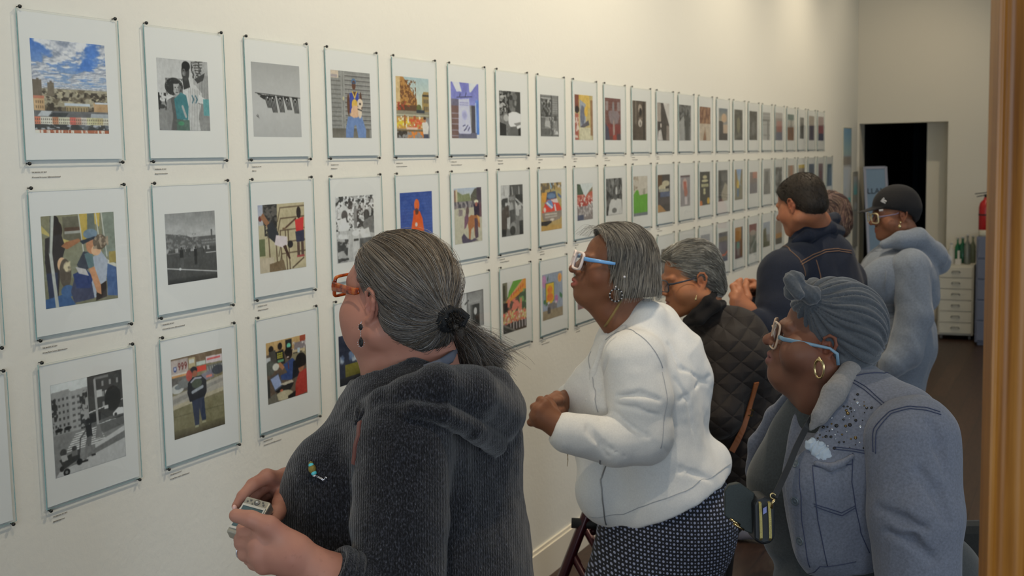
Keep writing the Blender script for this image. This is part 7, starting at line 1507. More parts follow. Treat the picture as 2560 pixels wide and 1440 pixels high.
hm = Sd(); hw = W(2222, 925, 4.78); hand(hm, hw, [hw-ZV*0.075+HV*o for o in (-0.03, -0.012, 0.008, 0.026)], [[hw-ZV*0.11+HV*o-FVH*0.01, hw-ZV*0.14+HV*(o+0.01)] for o in (-0.034, -0.014, 0.008, 0.028)], [[0.010, 0.009, 0.007]]*4, [hw-ZV*0.02-HV*0.02, hw-ZV*0.06-HV*0.05, hw-ZV*0.09-HV*0.05], [0.015, 0.012, 0.009], 0.022)
sculpt(hm, 'hand', m_skin, W6, 0.005, None, 1, skin_colour(F6, alb((108, 70, 50))))
MB().ball(W(2251, 556, 4.90), 0.0050, 10).ball(W(2249, 566, 4.90), (0.007, 0.005, 0.010), 10).build('earring', m_gold, W6, smooth=True)
MB().ball(W(2313, 780, 4.92), 0.006, 10).build('zip_pull', m_silver, W6, smooth=True)
KS[0] = 1.0
# ---------------------------------------------------------------- woman in the slate turban and pale denim jacket
W7 = person(2160, 2.75, 'person in knotted slate blue turban and pale denim jacket with rhinestones')
F7 = headframe((-0.003, 0.080, -0.006), W(2064, 874, 2.60), -10, 13, 0, 0.97)
sb = Sd()
head_solid(sb, F7, chub=2.0, nose=1.1, lips=1.4, muz=0.006, brow=1.1, neck=([W(2085, 965, 2.68), W(2090, 1040, 2.7)], [0.068, 0.075]), neck_r=0.062, cr=(0.088, 0.074, 0.078))
sb.rc(F7(0.04, 0, -0.10), W(2040, 985, 2.66), 0.034, 0.055, 0.04)
sb.ch([W(2100, 1060, 2.72), W(2100, 1220, 2.72), W(2150, 1440, 2.75)], [0.09, 0.11, 0.12], 0.05)
sculpt(sb, 'body', m_skin, W7, 0.0032, [(CAM[2]-0.50, 0.02)], 1, skin_colour(F7, alb((92, 61, 47)), alb((98, 64, 60)), dark=0.2, seed=62, red=0.10, lw=1.35))
eyeballs(F7, W7)
m_rim = mat('clear_rim', alb((150, 130, 112)), 0.15); m_bl7 = mat('pale_blue_temple', alb((90, 116, 134)), 0.35)
glasses(F7, W7, m_rim, m_bl7, m_lens, w=0.056, h=0.058, x0=0.112, z0=-0.006, tr=0.0020, tz=0.002, th=0.0048, side=0.084, cx=0.036, earz=0.010, tip=True, round_=0.5, xe=-0.022)
m_tb = cloth('slate_jersey', (60, 64, 69), 0.9, 500, 0.2, 0.0005, 0.10, sheen=0.3)
tb = Sd()
cel(tb, F7, (-0.026, 0, 0.060), (0.108, 0.094, 0.094)); cel(tb, F7, (0.034, 0, 0.082), (0.058, 0.076, 0.056)); cel(tb, F7, (-0.070, 0, 0.020), (0.064, 0.086, 0.078), 0.03); cel(tb, F7, (-0.058, 0, -0.022), (0.054, 0.076, 0.040), 0.03)
cel(tb, F7, (0.118, 0, -0.042), (0.080, 0.15, 0.112), 0.008, -1)
cel(tb, F7, (0.010, 0, -0.070), (0.060, 0.15, 0.072), 0.008, -1)
KN = W(2000, 740, 2.60); NP = W(2172, 842, 2.66); axk = nrm(NP-KN); u7 = nrm(np.cross(axk, -FW)); v7 = np.cross(axk, u7)
def tfold(P_):
    q = P_-KN; ph = np.arctan2(q@v7, q@u7); t = q@axk; r = np.linalg.norm(q-(t[..., None]*axk), axis=-1)
    w = fbm(P_, 9, 71, 2)-0.5
    s_ = np.sin(ph*9+w*7+t*6)+0.5*np.sin(ph*21+w*11-t*9)
    return np.exp(-(s_/0.55)**2)*np.clip(r/0.03, 0.3, 1)
tb.disp(tfold, 0.0075)
sculpt(tb, 'turban', m_tb, W7, 0.0026, None, 2)
kn = Sd(); ka = W(1985, 700, 2.60); kb = W(1992, 738, 2.60)
kn.el(ka, (0.023, 0.022, 0.021), None, 0.004); kn.el(W(1983, 728, 2.60), (0.021, 0.020, 0.020), None, 0.004); kn.rc(W(1972, 700, 2.585), W(1996, 735, 2.575), 0.0125, 0.0135, 0.002); kn.rc(W(1998, 724, 2.60), W(2028, 738, 2.60), 0.016, 0.022, 0.010)
kn.disp(lambda P_: np.abs(np.sin((P_@nrm(HV+ZV))*260+3*fbm(P_, 30, 5, 2)))-0.5, 0.0022)
sculpt(kn, 'turban_knot', m_tb, W7, 0.0028)
# dark grey dress
m_dr = cloth('charcoal_jersey', (46, 50, 52), 0.9, 400, 0.2, 0.0005, 0.12)
f7 = nrm(-math.cos(0.15)*HV+math.sin(0.15)*FVH); l7 = np.cross(ZV, f7); A7 = np.stack([f7, l7, ZV])
dr = Sd()
dr.ch([W(2052, 1012, 2.69), W(2035, 1060, 2.70), W(2015, 1110, 2.72), W(1992, 1205, 2.74), W(2010, 1330, 2.76)], [0.060, 0.066, 0.078, 0.102, 0.095], 0.04)
dr.el(W(2110, 1200, 2.74), (0.14, 0.17, 0.24), A7, 0.05); dr.el(W(2200, 1480, 2.78), (0.235, 0.22, 0.16), A7, 0.05); dr.rc(W(2310, 1450, 2.76), W(2320, 1600, 2.78), 0.118, 0.12, 0.05)
dr.ch([W(2160, 1500, 2.78), W(2150, 2000, 2.76)], [0.19, 0.17], 0.05)
dr.rc(W(2048, 925, 2.66), W(2075, 900, 2.67), 0.066, 0.06, 0.006, -1)
sculpt(dr, 'dress', m_dr, W7, 0.006, [(CAM[2]-1.0, 0.02)])
legs(W7, W(2150, 2050, 2.76), [ground(2080, 2.7), ground(2120, 2.9)], mat('black_tights', (18, 18, 20), 0.7), m_black, 0.07, 0.05, 0.04, toe=f7, name='tights')
# jacket
m_lj = cloth('pale_denim', (87, 91, 102), 0.85, 420, 0.3, 0.0006, 0.10)
j7 = Sd()
j7.el(W(2115, 1170, 2.66), (0.135, 0.17, 0.22), A7, 0.04); j7.ch([W(2105, 1290, 2.62), W(2110, 1370, 2.62)], [0.105, 0.095], 0.05)
j7.rc(W(2250, 1060, 2.56), W(2120, 990, 2.68), 0.088, 0.078, 0.05); j7.rc(W(2250, 1050, 2.85), W(2130, 980, 2.74), 0.08, 0.07, 0.05); j7.rc(W(2300, 1110, 2.60), W(2230, 1230, 2.68), 0.08, 0.09, 0.05)
j7.ch([W(2055, 1060, 2.585), W(2040, 1200, 2.56), W(2050, 1360, 2.57)], [0.052, 0.066, 0.055], 0.05)
# far front panel
fp = Sd(); fp.ch([W(1992, 975, 2.78), W(1938, 1040, 2.84), W(1896, 1110, 2.87), W(1876, 1180, 2.88)], [0.018, 0.021, 0.022, 0.015], 0.02, 1, 0.5, FW)
# cut the front open
j7.ch([W(1985, 1060, 2.60), W(1932, 1180, 2.58), W(1925, 1290, 2.58), W(1950, 1420, 2.58)], [0.035, 0.045, 0.040, 0.036], 0.006, -1)
j7.ch([W(2068, 950, 2.64), W(2030, 1020, 2.59), W(1985, 1100, 2.56)], [0.066, 0.060, 0.040], 0.006, -1)
j7.clip(W(2100, 1424, 2.6), nrm(-UP+0.06*RT))
j7.disp(wrinkle((0.1, 0.1, 1), 11, 69), 0.014)
sculpt(j7, 'denim_jacket', m_lj, W7, 0.0045)
sculpt(fp, 'front_panel', m_lj, W7, 0.005)
s7 = Sd(); s7.ch([W(2275, 1105, 2.50), W(2290, 1290, 2.46), W(2300, 1520, 2.45)], [0.098, 0.092, 0.080], 0.02); s7.rc(W(2300, 1520, 2.45), W(2150, 1600, 2.4), 0.075, 0.055, 0.02)
s7.rc(W(2330, 1060, 2.56), W(2345, 1180, 2.55), 0.04, 0.045, 0.03)
for pts in ([(2200, 1270), (2260, 1300), (2310, 1320)], [(2220, 1330), (2280, 1350), (2330, 1400)], [(2330, 1060), (2350, 1120), (2365, 1180)], [(2300, 1180), (2340, 1230), (2370, 1300)]):
    s7.ch([hit(a, b, s7, 2.2, 3.0) for a, b in pts], [0.003, 0.007, 0.003], 0.018, -1)
s7.disp(wrinkle((0.15, 0.1, 1), 13, 73), 0.02)
sculpt(s7, 'sleeve', m_lj, W7, 0.0045)
hh7 = Sd(); wq = W(2110, 1625, 2.39); hand(hh7, wq, [wq-HV*0.06+ZV*o for o in (0.02, 0.005, -0.01, -0.024)], [[wq-HV*0.09+ZV*o, wq-HV*0.10+ZV*(o-0.02)] for o in (0.02, 0.005, -0.01, -0.024)], [[0.011, 0.010, 0.008]]*4, [wq-HV*0.02+ZV*0.02, wq-HV*0.05+ZV*0.04, wq-HV*0.08+ZV*0.04], [0.016, 0.012, 0.009], 0.022)
sculpt(hh7, 'hand', m_skin, W7, 0.005, None, 1, skin_colour(F7, alb((86, 56, 44))))
c7 = Sd()
c7.ch([W(2152, 892, 2.68), W(2124, 930, 2.60), W(2084, 985, 2.53), W(2050, 1040, 2.515), W(2028, 1070, 2.52)], [0.016, 0.023, 0.026, 0.018, 0.007], 0.006, 1, 0.45, -FW)
c7.ch([W(2160, 892, 2.70), W(2168, 900, 2.78), W(2130, 930, 2.86), W(2050, 970, 2.86), W(1995, 985, 2.80)], [0.018, 0.02, 0.02, 0.018, 0.012], 0.01)
c7.ch([W(2162, 882, 2.68), W(2166, 900, 2.66), W(2120, 950, 2.60)], [0.012, 0.014, 0.012], 0.01)
m_lc = cloth('pale_denim_inside', (106, 104, 103), 0.85, 420, 0.3, 0.0006, 0.08)
sculpt(c7, 'collar', m_lc, W7, 0.0035)
m_nv = mat('navy_stitching', alb((44, 50, 72)), 0.7)
for pts in ([(2000, 1172), (2004, 1240), (2007, 1299), (2026, 1416)], [(2032, 1165), (2038, 1230), (2045, 1299), (2068, 1412)], [(2131, 1133), (2127, 1204), (2138, 1268), (2151, 1331), (2172, 1380)], [(2035, 1258), (2070, 1270), (2103, 1281), (2138, 1262)], [(2037, 1264), (2070, 1276), (2103, 1287), (2138, 1268)],
            [(2032, 1165), (2062, 1172), (2100, 1166), (2130, 1160)], [(1988, 1417), (2050, 1414), (2100, 1410), (2138, 1402)], [(2085, 1118), (2130, 1122), (2178, 1130)], [(2085, 1124), (2130, 1128), (2176, 1136)], [(2123, 955), (2160, 975), (2195, 1005), (2222, 1030)], [(2128, 950), (2165, 970), (2200, 1000), (2228, 1026)], [(2130, 945), (2170, 935), (2210, 935), (2240, 942)]):
    stitch(j7, pts, W7, 'seam', m_nv, 0.0010, 2.2, 3.2, 0.001)
for pts in ([(2184, 1130), (2186, 1073), (2225, 1030), (2275, 1016), (2350, 1030)], [(2190, 1134), (2192, 1078), (2229, 1036), (2276, 1022), (2352, 1037)]):
    stitch(s7, pts, W7, 'seam', m_nv, 0.0010, 2.2, 3.2, 0.001)
both = Sd(); both.o = j7.o[:]
rs = np.random.RandomState(77); rh = MB(); cnt = 0; used = []
while cnt < 105:
    a = 2045+rs.rand()*142; b = 985+rs.rand()*138
    if not (b > 985+(2140-a)*0.95*(a < 2140) and b > 960+(a-2120)*0.9*(a > 2120)): continue
    if any((a-x)**2+(b-y)**2 < 60 for x, y in used): continue
    used.append((a, b)); p = hit(a, b, j7, 2.2, 3.2); g = j7.grad(p[None])[0]; r = [0.0015, 0.0022, 0.0032, 0.0042][rs.choice(4, p=[.35, .3, .22, .13])]
    mi = rs.choice(3, p=[.5, .25, .25]); u_ = nrm(np.cross(g, ZV)); rh.ball(p+g*0.0018, (r, r, r*0.6), 8, mi, np.stack([u_, np.cross(g, u_), g])); cnt += 1
rh.build('rhinestones', [mat('smoked_crystal', (60, 58, 56), 0.12, metal=0.6), mat('bronze_crystal', (120, 100, 64), 0.15, metal=0.7), mat('clear_crystal', (190, 194, 200), 0.08, metal=0.6)], W7, smooth=True)
m_bn = mat('button_metal', alb((84, 92, 98)), 0.45, metal=0.3)
for (a, b, r) in ((1990, 1160, 0.0085), (1988, 1253, 0.0095), (2000, 1352, 0.0095), (2062, 1177, 0.0095), (2020, 1086, 0.008)):
    p = hit(a, b, j7, 2.2, 3.2); g = j7.grad(p[None])[0]; u_ = nrm(np.cross(g, ZV)); Ax = np.stack([u_, np.cross(g, u_), g])
    MB().lathe(p, [(r, -0.002), (r, 0.0025), (r*0.8, 0.0034), (r*0.66, 0.002), (r*0.3, 0.002), (r*0.22, 0.0030), (0.0001, 0.003)], 20, 0, Ax).build('button', m_bn, W7, smooth=True)
# tissue tucked in the pocket
ts = Sd(); ts.rc(W(2030, 1112, 2.525), W(2062, 1140, 2.515), 0.014, 0.018, 0.006, 1, 0.5, FW); ts.rc(W(2050, 1118, 2.52), W(2070, 1150, 2.515), 0.012, 0.012, 0.005, 1, 0.5, FW); ts.disp(lambda P_: np.abs(np.sin(fbm(P_, 26, 3, 3)*34))-0.6, 0.0045)
pt_ = hit(2048, 1135, j7, 2.2, 3.2); sh = pt_-W(2048, 1135, 2.515)
for i, o in enumerate(ts.o):
    if o[0] == 'c': ts.o[i] = (o[0], o[1]+sh, o[2]+sh)+o[3:]
sculpt(ts, 'tissue', mat('white_tissue', alb((140, 150, 160)), 0.9), W7, 0.0018, None, 0)
pf = Sd(); pf.ch([hit(a, b, j7, 2.2, 3.2)-FW*0.004 for a, b in ((2040, 1158), (2075, 1168), (2100, 1160), (2130, 1140))], [0.006, 0.008, 0.008, 0.005], 0.006); sculpt(pf, 'pocket_flap', m_lj, W7, 0.003)
# earring
hoop = MB(); hc7 = W(2048, 922, 2.555); e1 = nrm(HV*0.55-FVH*0.83)
hoop.tube([hc7+0.0115*math.cos(a)*e1*1.1+0.0195*math.sin(a)*ZV for a in np.linspace(0, 2*math.pi, 28)[:-1]], [0.0022+0.0016*(1-abs(math.sin(a/2-math.pi/4)))+0.0005*math.sin(a*14) for a in np.linspace(0, 2*math.pi, 28)[:-1]], 8, closed=True)
hoop.ball(hc7+ZV*0.023, 0.003, 8); hoop.build('earring', m_gold, W7, smooth=True)
# ---------------------------------------------------------------- crossbody bag
KS[0] = 0.975
BG = empty('handbag', tuple(W(1880, 1362, 2.6)), 'small dark green-black crossbody bag with gold zips hanging at the turbaned visitor\'s front', 'bag')
m_bag = cloth('dark_green_leather', (40, 46, 46), 0.5, 700, 0.3, 0.0004, 0.08, sheen=0.0); m_in = mat('black_lining', alb((14, 18, 22)), 0.5)
def prism(name, poly, d0, d1, m, bev):
    v = [W(x, y, d0) for x, y in poly]+[W(x, y, d0)+FW*(d1-d0) for x, y in poly]; n = len(poly)
    return new_mesh(name, v, [tuple(range(n))[::-1], tuple(range(n, 2*n))]+[(i, (i+1) % n, n+(i+1) % n, n+i) for i in range(n)], m, BG)
for nm, poly, d0, d1, m_, bv in (('bag_body', [(1818, 1230), (1828, 1216), (1852, 1211), (1890, 1236), (1892, 1342), (1862, 1328), (1820, 1292)], 2.555, 2.60, m_bag, 0.006),
                                 ('flap', [(1812, 1228), (1822, 1213), (1850, 1207), (1886, 1233), (1888, 1338), (1856, 1325), (1812, 1290)], 2.545, 2.553, m_bag, 0.0025),
                                 ('gusset', [(1884, 1262), (1892, 1246), (1910, 1240), (1928, 1248), (1938, 1266), (1938, 1345), (1928, 1359), (1908, 1364), (1886, 1352)], 2.52, 2.60, m_in, 0.010)):
    o = prism(nm, poly, d0, d1, m_, bv); b = o.modifiers.new('bevel', 'BEVEL'); b.width = bv; b.segments = 3; b.limit_method = 'ANGLE'
m_gz = mat('gold_zip', (200, 186, 120), 0.3, metal=0.9); bump(m_gz, noise(m_gz, 900), 0.8, 0.002)
for (a, d) in ((1900, 2.515), (1923, 2.515)):
    ribbon([W(a-2, 1252, d+0.012), W(a, 1258, d), W(a+2, 1300, d-0.002), W(a+3, 1345, d), W(a, 1354, d+0.012)], 0.0055, 0.003, [-FW]*5).build('zip', m_gz, BG)
for (x0, y0, x1, y1, r) in ((1825, 1297, 1850, 1313, 0.0026), (1833, 1309, 1860, 1325, 0.0022)):
    MB().tube([W(x0, y0, 2.541), W(x1, y1, 2.541)], r, 8).build('metal_bar', m_gold, BG, smooth=True)
cl7 = MB(); cl7.tube([W(1929, 1270, 2.50), W(1931, 1258, 2.495), W(1937, 1248, 2.495)], 0.0028, 8); cl7.tube(ring_pts(W(1932, 1240, 2.50), RT, UP, 0.0052, 14)[:12], 0.0018, 6); cl7.build('clasp', m_gold, BG, smooth=True)
MB().obox(W(1912, 1276, 2.505), (nrm(RT+UP*0.6), FW, UP), (0.004, 0.001, 0.006)).build('charm', mat('charm_enamel', (120, 130, 190), 0.3), BG)
sp7 = [W(1936, 1243, 2.50), W(1956, 1200, 2.52), W(1972, 1165, 2.54), W(1990, 1120, 2.56), W(2015, 1070, 2.585), W(2045, 1020, 2.60), W(2085, 975, 2.62)]
ribbon(sp7, 0.0125, 0.003, [-FW]*7).build('strap', mat('black_strap', (18, 19, 22), 0.6), BG)
KS[0] = 1.0
# ---------------------------------------------------------------- things at the far end and round the visitors
def gpt(px, d): 
    p = W(px, 800, d); return np.array([p[0], p[1], 0.0])
# white drawer unit
DU = gpt(2388, 11.3); du = empty('drawer_unit', tuple(DU), 'narrow white metal six-drawer unit on castors by the far wall', 'drawers')
m_wm = mat('white_metal', (206, 202, 186), 0.5); m_wh = mat('drawer_handle', (150, 150, 140), 0.4)
hx, hy, z0, z1 = 0.155, 0.20, 0.045, 0.70
X_, Y_ = np.array([1.0, 0, 0]), np.array([0, 1.0, 0])
MB().box(DU+[-hx, 0.012, z0], DU+[hx, 2*hy, z1]).build('cabinet_body', m_wm, du)
n = 6; hs_ = (z1-z0-0.03)/n
for k in range(n):
    a = z0+0.015+k*hs_
    o = MB().box(DU+[-hx+0.012, -0.006, a+0.004], DU+[hx-0.012, 0.012, a+hs_-0.004]).build('drawer', m_wm, du, bevel=0.002)
    MB().tube([DU+[-0.035, -0.008, a+hs_*0.5], DU+[-0.028, -0.022, a+hs_*0.62], DU+[0.028, -0.022, a+hs_*0.62], DU+[0.035, -0.008, a+hs_*0.5]], 0.006, 8).build('handle', m_wh, o)
for sx in (-1, 1):
    for yy in (0.04, 2*hy-0.04): MB().lathe(DU+[sx*(hx-0.03)-0.01, yy, 0.0225], [(0.022, 0), (0.022, 0.02)], 14, 0, np.array([[0, 0, 1.0], [0, 1.0, 0], [1.0, 0, 0]])).box(DU+[sx*(hx-0.03)-0.004, yy-0.006, 0.03], DU+[sx*(hx-0.03)+0.004, yy+0.006, 0.046]).build('castor', m_frame, du)
# bottles on top
def bottle(px, r, h, col, lab, neck=0.35, dy=0.12, glass=False, cat='bottle', cap=(200, 200, 196)):
    p = gpt(px, 11.3); p = np.array([np.clip(p[0], DU[0]-hx+r+0.002, DU[0]+hx-r-0.002), DU[1]+dy, z1])
    e = empty('bottle', tuple(p), lab, cat, None)
    m_ = mat('bottle_'+cat, col, 0.15, Transmission_Weight=0.6 if glass else 0.0)
    MB().lathe(p, [(r*0.95, 0.0005), (r, 0.01), (r, h*0.62), (r*neck, h*0.78), (r*neck, h*0.93)], 18).build('bottle_body', m_, e, smooth=True)
    MB().lathe(p, [(r*neck*1.15, h*0.93), (r*neck*1.15, h), (0.001, h+0.0005)], 14).build('cap', mat('cap', cap, 0.4), e, smooth=True)
bottle(2372, 0.030, 0.20, (206, 204, 196), 'white bottle at the left end of the drawer unit top', dy=0.10)
bottle(2384, 0.026, 0.24, (30, 110, 70), 'green bottle second from left on the white drawer unit', dy=0.26)
bottle(2398, 0.036, 0.25, (18, 90, 60), 'large dark green bottle in the middle of the drawer unit', dy=0.22)
bottle(2413, 0.030, 0.28, (170, 178, 168), 'tall clear glass bottle on the drawer unit', glass=True, dy=0.12)
bottle(2424, 0.026, 0.26, (110, 118, 96), 'olive bottle at the right end of the drawer unit', dy=0.26)
bx_ = gpt(2392, 11.3); MB().box((bx_[0]-0.03, DU[1]+0.04, z1+0.0005), (bx_[0]+0.025, DU[1]+0.09, z1+0.05)).tube([(bx_[0], DU[1]+0.065, z1+0.05), (bx_[0], DU[1]+0.065, z1+0.13)], 0.012, 8).build('white_dispenser', mat('dispenser_white', (214, 210, 200), 0.5), bevel=0.003)
o = bpy.data.objects['white_dispenser']; tag(o, 'small white pump dispenser in front of the green bottles', 'dispenser')
# blue-grey filing cabinet
CB = gpt(2437, 10.95); cb = empty('filing_cabinet', tuple(CB), 'blue-grey metal filing cabinet partly behind the oak moulding', 'cabinet')
m_fc = mat('blue_grey_metal', (104, 110, 128), 0.45); ch = 0.985
MB().box(CB+[0.0, 0.012, 0.03], CB+[0.46, 0.55, ch]).box(CB+[0.02, 0.03, 0.0005], CB+[0.44, 0.52, 0.03]).build('cabinet_body', m_fc, cb, bevel=0.004)
for k in range(5):
    a = 0.05+k*0.186; o = MB().box(CB+[0.015, -0.006, a], CB+[0.445, 0.012, a+0.172]).build('drawer', m_fc, cb, bevel=0.003)
    MB().box(CB+[0.17, -0.02, a+0.10], CB+[0.29, -0.006, a+0.12]).build('handle', m_frame, o)
# fire extinguisher on it
FE = np.array([gpt(2449, 10.9)[0]+0.0, CB[1]+0.10, ch+0.0005]); FE[0] = max(FE[0], CB[0]+0.065)
fe = empty('fire_extinguisher', tuple(FE), 'red fire extinguisher standing on the filing cabinet', 'extinguisher')
m_red = mat('red_paint', (176, 22, 24), 0.3); m_lab = mat('pale_band', (196, 190, 170), 0.5)
MB().lathe(FE, [(0.056, 0.0), (0.058, 0.01), (0.058, 0.055), (0.057, 0.056)], 24).build('base_band', m_lab, fe, smooth=True)
MB().lathe(FE, [(0.057, 0.056), (0.059, 0.06), (0.059, 0.255), (0.050, 0.295), (0.028, 0.322), (0.018, 0.33), (0.018, 0.345)], 24).build('cylinder', m_red, fe, smooth=True)
MB().lathe(FE, [(0.0602, 0.185), (0.0608, 0.187), (0.0608, 0.196), (0.0602, 0.198)], 24).build('strap', m_black, fe)
MB().box(FE+[-0.014, -0.014, 0.345], FE+[0.014, 0.014, 0.375]).obox(FE+[-0.035, 0, 0.385], (nrm([1, 0, 0.12]), Y_, nrm([-0.12, 0, 1])), (0.058, 0.008, 0.004)).obox(FE+[-0.03, 0, 0.362], (nrm([1, 0, 0.2]), Y_, nrm([-0.2, 0, 1])), (0.048, 0.008, 0.004)).build('lever', m_black, fe, bevel=0.002)
MB().tube([FE+[0.014, 0, 0.362], FE+[0.06, 0, 0.36], FE+[0.085, 0, 0.30], FE+[0.078, 0, 0.16], FE+[0.072, 0, 0.07]], 0.008, 8).tube([FE+[0.074, 0, 0.10], FE+[0.071, 0, 0.04]], [0.010, 0.016], 10).build('hose', m_black, fe, smooth=True)
# leaning folding sign in the doorway
m_lb = mat('pale_blue_panel', (120, 146, 170), 0.6); m_al = mat('aluminium_edge', (150, 150, 158), 0.4, metal=0.4)
def yplane(px, py, y):
    r = FW + (px-1280)/FPX*RT - (py-720)/FPX*UP; return CAM+r*((y-CAM[1])/r[1])
a = yplane(2156, 418, 12.15); b = yplane(2204, 418, 12.30); c_ = yplane(2190, 700, 12.0); c_[2] = 0.0
sg = empty('leaning_sign', (float(a[0]), float(a[1]), 0.0), 'pale blue sign board with aluminium edge leaning in the dark doorway', 'sign')
top = a[2]; foot = np.array([0.20, 11.98, 0.0]); tp = np.array([0.075, 12.16, top]); wv = nrm(np.array([0.36, 0.16, 0])); wd = 0.22
dn = nrm(tp-foot); L = np.linalg.norm(tp-foot); nn = np.cross(wv, dn)
SP = lambda u, w, t=0.0: foot+wv*u+dn*w+nn*t
MB().obox(SP(wd/2, L/2), (wv, dn, nn), (wd/2-0.012, L/2-0.012, 0.006)).build('panel', m_lb, sg)
eg = MB()
for (u, w, hu, hw) in ((0.008, L/2, 0.012, L/2), (wd-0.008, L/2, 0.012, L/2), (wd/2, 0.008, wd/2-0.01, 0.012), (wd/2, L-0.008, wd/2-0.01, 0.012)): eg.obox(SP(u, w), (wv, dn, nn), (hu, hw, 0.011))
eg.build('edge', m_al, sg)
MB().obox(SP(wd/2, L-0.10, -0.008), (wv, dn, nn), (wd/2-0.02, 0.07, 0.001)).build('top_band', mat('light_blue_band', (150, 180, 204), 0.6), sg)
tx = text_mesh('LLAN', 0.075, 'sign_text', mat('sign_ink', (24, 26, 32), 0.7), (0, 0, 0), (0, 0, 0), None, 0.001)
q = nn if nn@(CAM-foot) > 0 else -nn; xw = wv if np.cross(wv, dn)@q > 0 else -wv
pos = SP(0.02 if xw is wv else wd-0.02, L-0.26)+q*0.0085
tx.matrix_world = Matrix(((xw[0], dn[0], q[0], pos[0]), (xw[1], dn[1], q[1], pos[1]), (xw[2], dn[2], q[2], pos[2]), (0, 0, 0, 1)))
tx.parent = sg; tx.matrix_parent_inverse = Matrix.Translation(-Vector(sg.location))
tb_ = SP(wd/2, L-0.10)+q*0.0
# a dark teal curtain inside the passage
cu_ = MB(); yb = ROOMY1+2.2
pts = [(0.25+0.45*i/40, yb+0.03*math.sin(i*1.1)) for i in range(41)]
v = [(x, y, 0.02) for x, y in pts]+[(x, y, 2.6) for x, y in pts]+[(x, y+0.004, 0.02) for x, y in pts]+[(x, y+0.004, 2.6) for x, y in pts]
f = [(i, i+1, 42+i, 41+i) for i in range(40)]+[(83+i, 82+i, 123+i, 124+i) for i in range(40)]
cu_.add(v, f); o = cu_.build('curtain', mat('dark_teal_cloth', (34, 50, 60), 0.9), smooth=True); tag(o, 'dark teal curtain dimly seen through the doorway', 'curtain')
# posters between the last prints and the corner; window glare painted into them
def wallrect(x0, y0, x1, y1):
    A = wallpt(x0, y0); B = wallpt(x1, y1); return A, B
class _C: pass
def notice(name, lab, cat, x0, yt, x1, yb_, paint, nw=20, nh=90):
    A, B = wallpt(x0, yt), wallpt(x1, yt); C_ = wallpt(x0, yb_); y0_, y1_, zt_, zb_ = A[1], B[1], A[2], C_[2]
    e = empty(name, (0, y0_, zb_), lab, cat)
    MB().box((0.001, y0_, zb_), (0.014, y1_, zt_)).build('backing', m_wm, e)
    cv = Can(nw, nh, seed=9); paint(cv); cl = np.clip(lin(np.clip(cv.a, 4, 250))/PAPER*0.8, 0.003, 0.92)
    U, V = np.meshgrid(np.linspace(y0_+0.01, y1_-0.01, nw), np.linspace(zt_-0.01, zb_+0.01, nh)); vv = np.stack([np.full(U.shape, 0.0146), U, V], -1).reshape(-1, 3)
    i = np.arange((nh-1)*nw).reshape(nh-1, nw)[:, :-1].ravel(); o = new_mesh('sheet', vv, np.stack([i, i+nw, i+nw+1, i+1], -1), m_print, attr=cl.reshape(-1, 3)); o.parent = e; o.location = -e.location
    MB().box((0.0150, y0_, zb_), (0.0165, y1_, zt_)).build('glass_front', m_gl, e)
def glare_bands(c): c.g(0, (130, 170, 220), .28, (190, 210, 245)).r(0, .26, 1, .34, (170, 160, 150)).g(.34, (235, 235, 250), .66, (225, 225, 245)).g(.66, (120, 220, 226), .84, (150, 220, 220)).g(.84, (180, 172, 156), 1, (170, 162, 146))  # window reflection in the glass, painted as blue, white and cyan bands
def glare_patch(c): c.r(0, 0, 1, 1, (182, 176, 164)).g(.05, (220, 236, 240), .3, (120, 214, 222), .2, .9).e(.6, .45, .3, .05, (200, 220, 230)).r(.2, .5, .85, .52, (150, 156, 156)).r(.25, .56, .8, .9, (172, 172, 164))  # smaller reflection, painted on the sheet as a cyan patch
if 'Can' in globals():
    notice('glare_poster', 'tall glazed poster painted with blue, white and cyan window glare near the far corner', 'poster', 2105, 318, 2125, 590, glare_bands)
    notice('glare_notice', 'narrow glazed notice with a painted cyan glint beside the far doorway', 'notice', 2128, 430, 2141, 620, glare_patch)
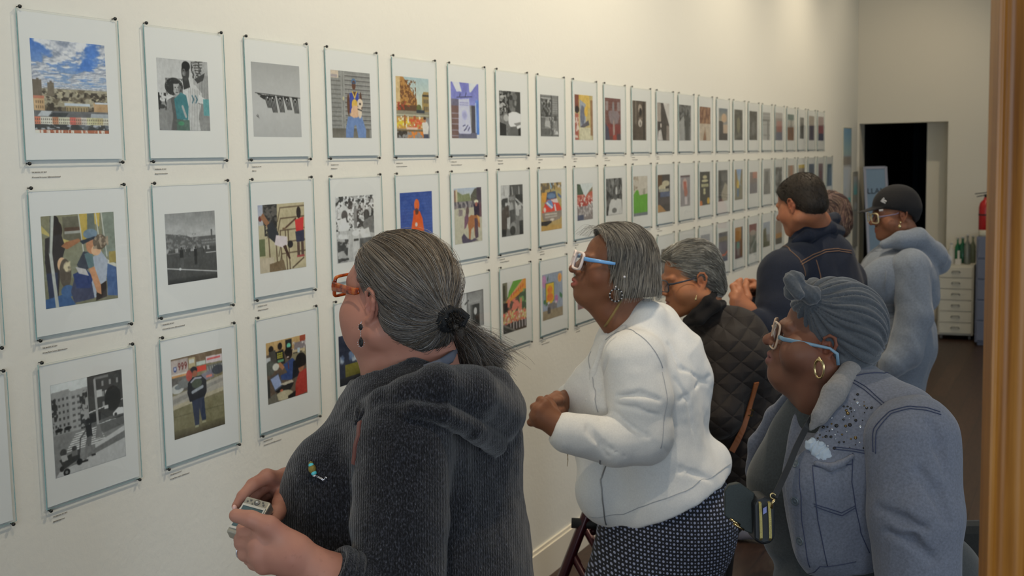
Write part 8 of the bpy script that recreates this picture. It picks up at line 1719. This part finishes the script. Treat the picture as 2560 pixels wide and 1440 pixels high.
# four-wheeled walker behind the dotted skirt
RO = gpt(1500, 3.95); ro = empty('rollator', tuple(RO), 'dark red walker with black grips behind the dotted skirt', 'walker')
m_rr = mat('dark_red_tube', (62, 18, 24), 0.3, metal=0.3)
P0_, P1_ = W(1466, 1290, 3.68), W(1385, 1500, 3.66); dd_ = nrm(P1_-P0_); fl_ = P0_+dd_*((P0_[2]-0.09)/-dd_[2])
off_ = FVH*0.30+HV*0.05
for k, o_ in enumerate((np.zeros(3), off_)):
    fr_ = MB().tube([P0_+o_-dd_*0.10, P0_+o_, fl_+o_], 0.0155, 12).tube([P0_+o_+dd_*0.12, P0_+o_+dd_*0.12+HV*0.18+ZV*-0.35, np.array([(P0_+o_)[0], (P0_+o_)[1], 0.09])+HV*0.26], 0.013, 12).build('side_frame', m_rr, ro, smooth=True)
    MB().tube([P0_+o_-HV*0.045+ZV*0.0-UP*0.02, P0_+o_+HV*0.10-UP*0.03], 0.016, 12).build('grip', m_black, ro, smooth=True)
    for q_ in (fl_+o_, np.array([(P0_+o_)[0], (P0_+o_)[1], 0.09])+HV*0.26):
        c0 = np.array([q_[0], q_[1], 0.082]); MB().tube(ring_pts(c0, HV, ZV, 0.068, 28), 0.013, 8, closed=True).tube([c0-FVH*0.012, c0+FVH*0.012], 0.02, 12).obox(c0, (HV, FVH, ZV), (0.06, 0.004, 0.006)).obox(c0, (ZV, FVH, HV), (0.06, 0.004, 0.006)).build('wheel', m_black, ro, smooth=True)
bgm = Sd(); bgm.el(P0_+off_*0.5+HV*0.09-ZV*0.32, (0.07, 0.12, 0.20), np.stack([HV, FVH, ZV]), 0.02); bgm.rc(P0_+HV*0.05-ZV*0.10, P0_+HV*0.12-ZV*0.30, 0.035, 0.05, 0.03)
sculpt(bgm, 'seat_bag', mat('black_nylon', (16, 16, 17), 0.7), ro, 0.01)
MB().tube([P0_+ZV*-0.05+HV*0.02, P0_+off_-ZV*0.05+HV*0.02], 0.011, 10).build('crossbar', m_rr, ro, smooth=True)
# dark upholstered chair at the right edge
CH = gpt(2440, 3.6); chr_ = empty('chair', tuple(CH), 'dark upholstered chair behind the turbaned visitor, mostly hidden by the moulding', 'chair')
m_up = cloth('charcoal_upholstery', (30, 32, 32), 0.9)
tpz = W(2440, 1318, 3.6)[2]
MB().obox(CH+HV*0.06-FVH*0.0+ZV*(tpz-0.20), (HV, FVH, ZV), (0.23, 0.035, 0.20)).build('backrest', m_up, chr_, bevel=0.03)
MB().obox(CH+HV*0.06+FVH*0.22+ZV*0.43, (HV, FVH, ZV), (0.23, 0.22, 0.045)).build('seat', m_up, chr_, bevel=0.03)
for a in (-1, 1):
    for b in (0, 1): MB().tube([CH+HV*(0.06+a*0.19)+FVH*(0.04+b*0.36)+ZV*0.40, CH+HV*(0.06+a*0.20)+FVH*(0.03+b*0.38)], 0.014, 8).build('leg', m_black, chr_, smooth=True)
    MB().tube([CH+HV*(0.06+a*0.15)+FVH*0.02+ZV*0.42, CH+HV*(0.06+a*0.13)-FVH*0.01+ZV*(tpz-0.2)], 0.012, 8).build('back_post', m_black, chr_, smooth=True)
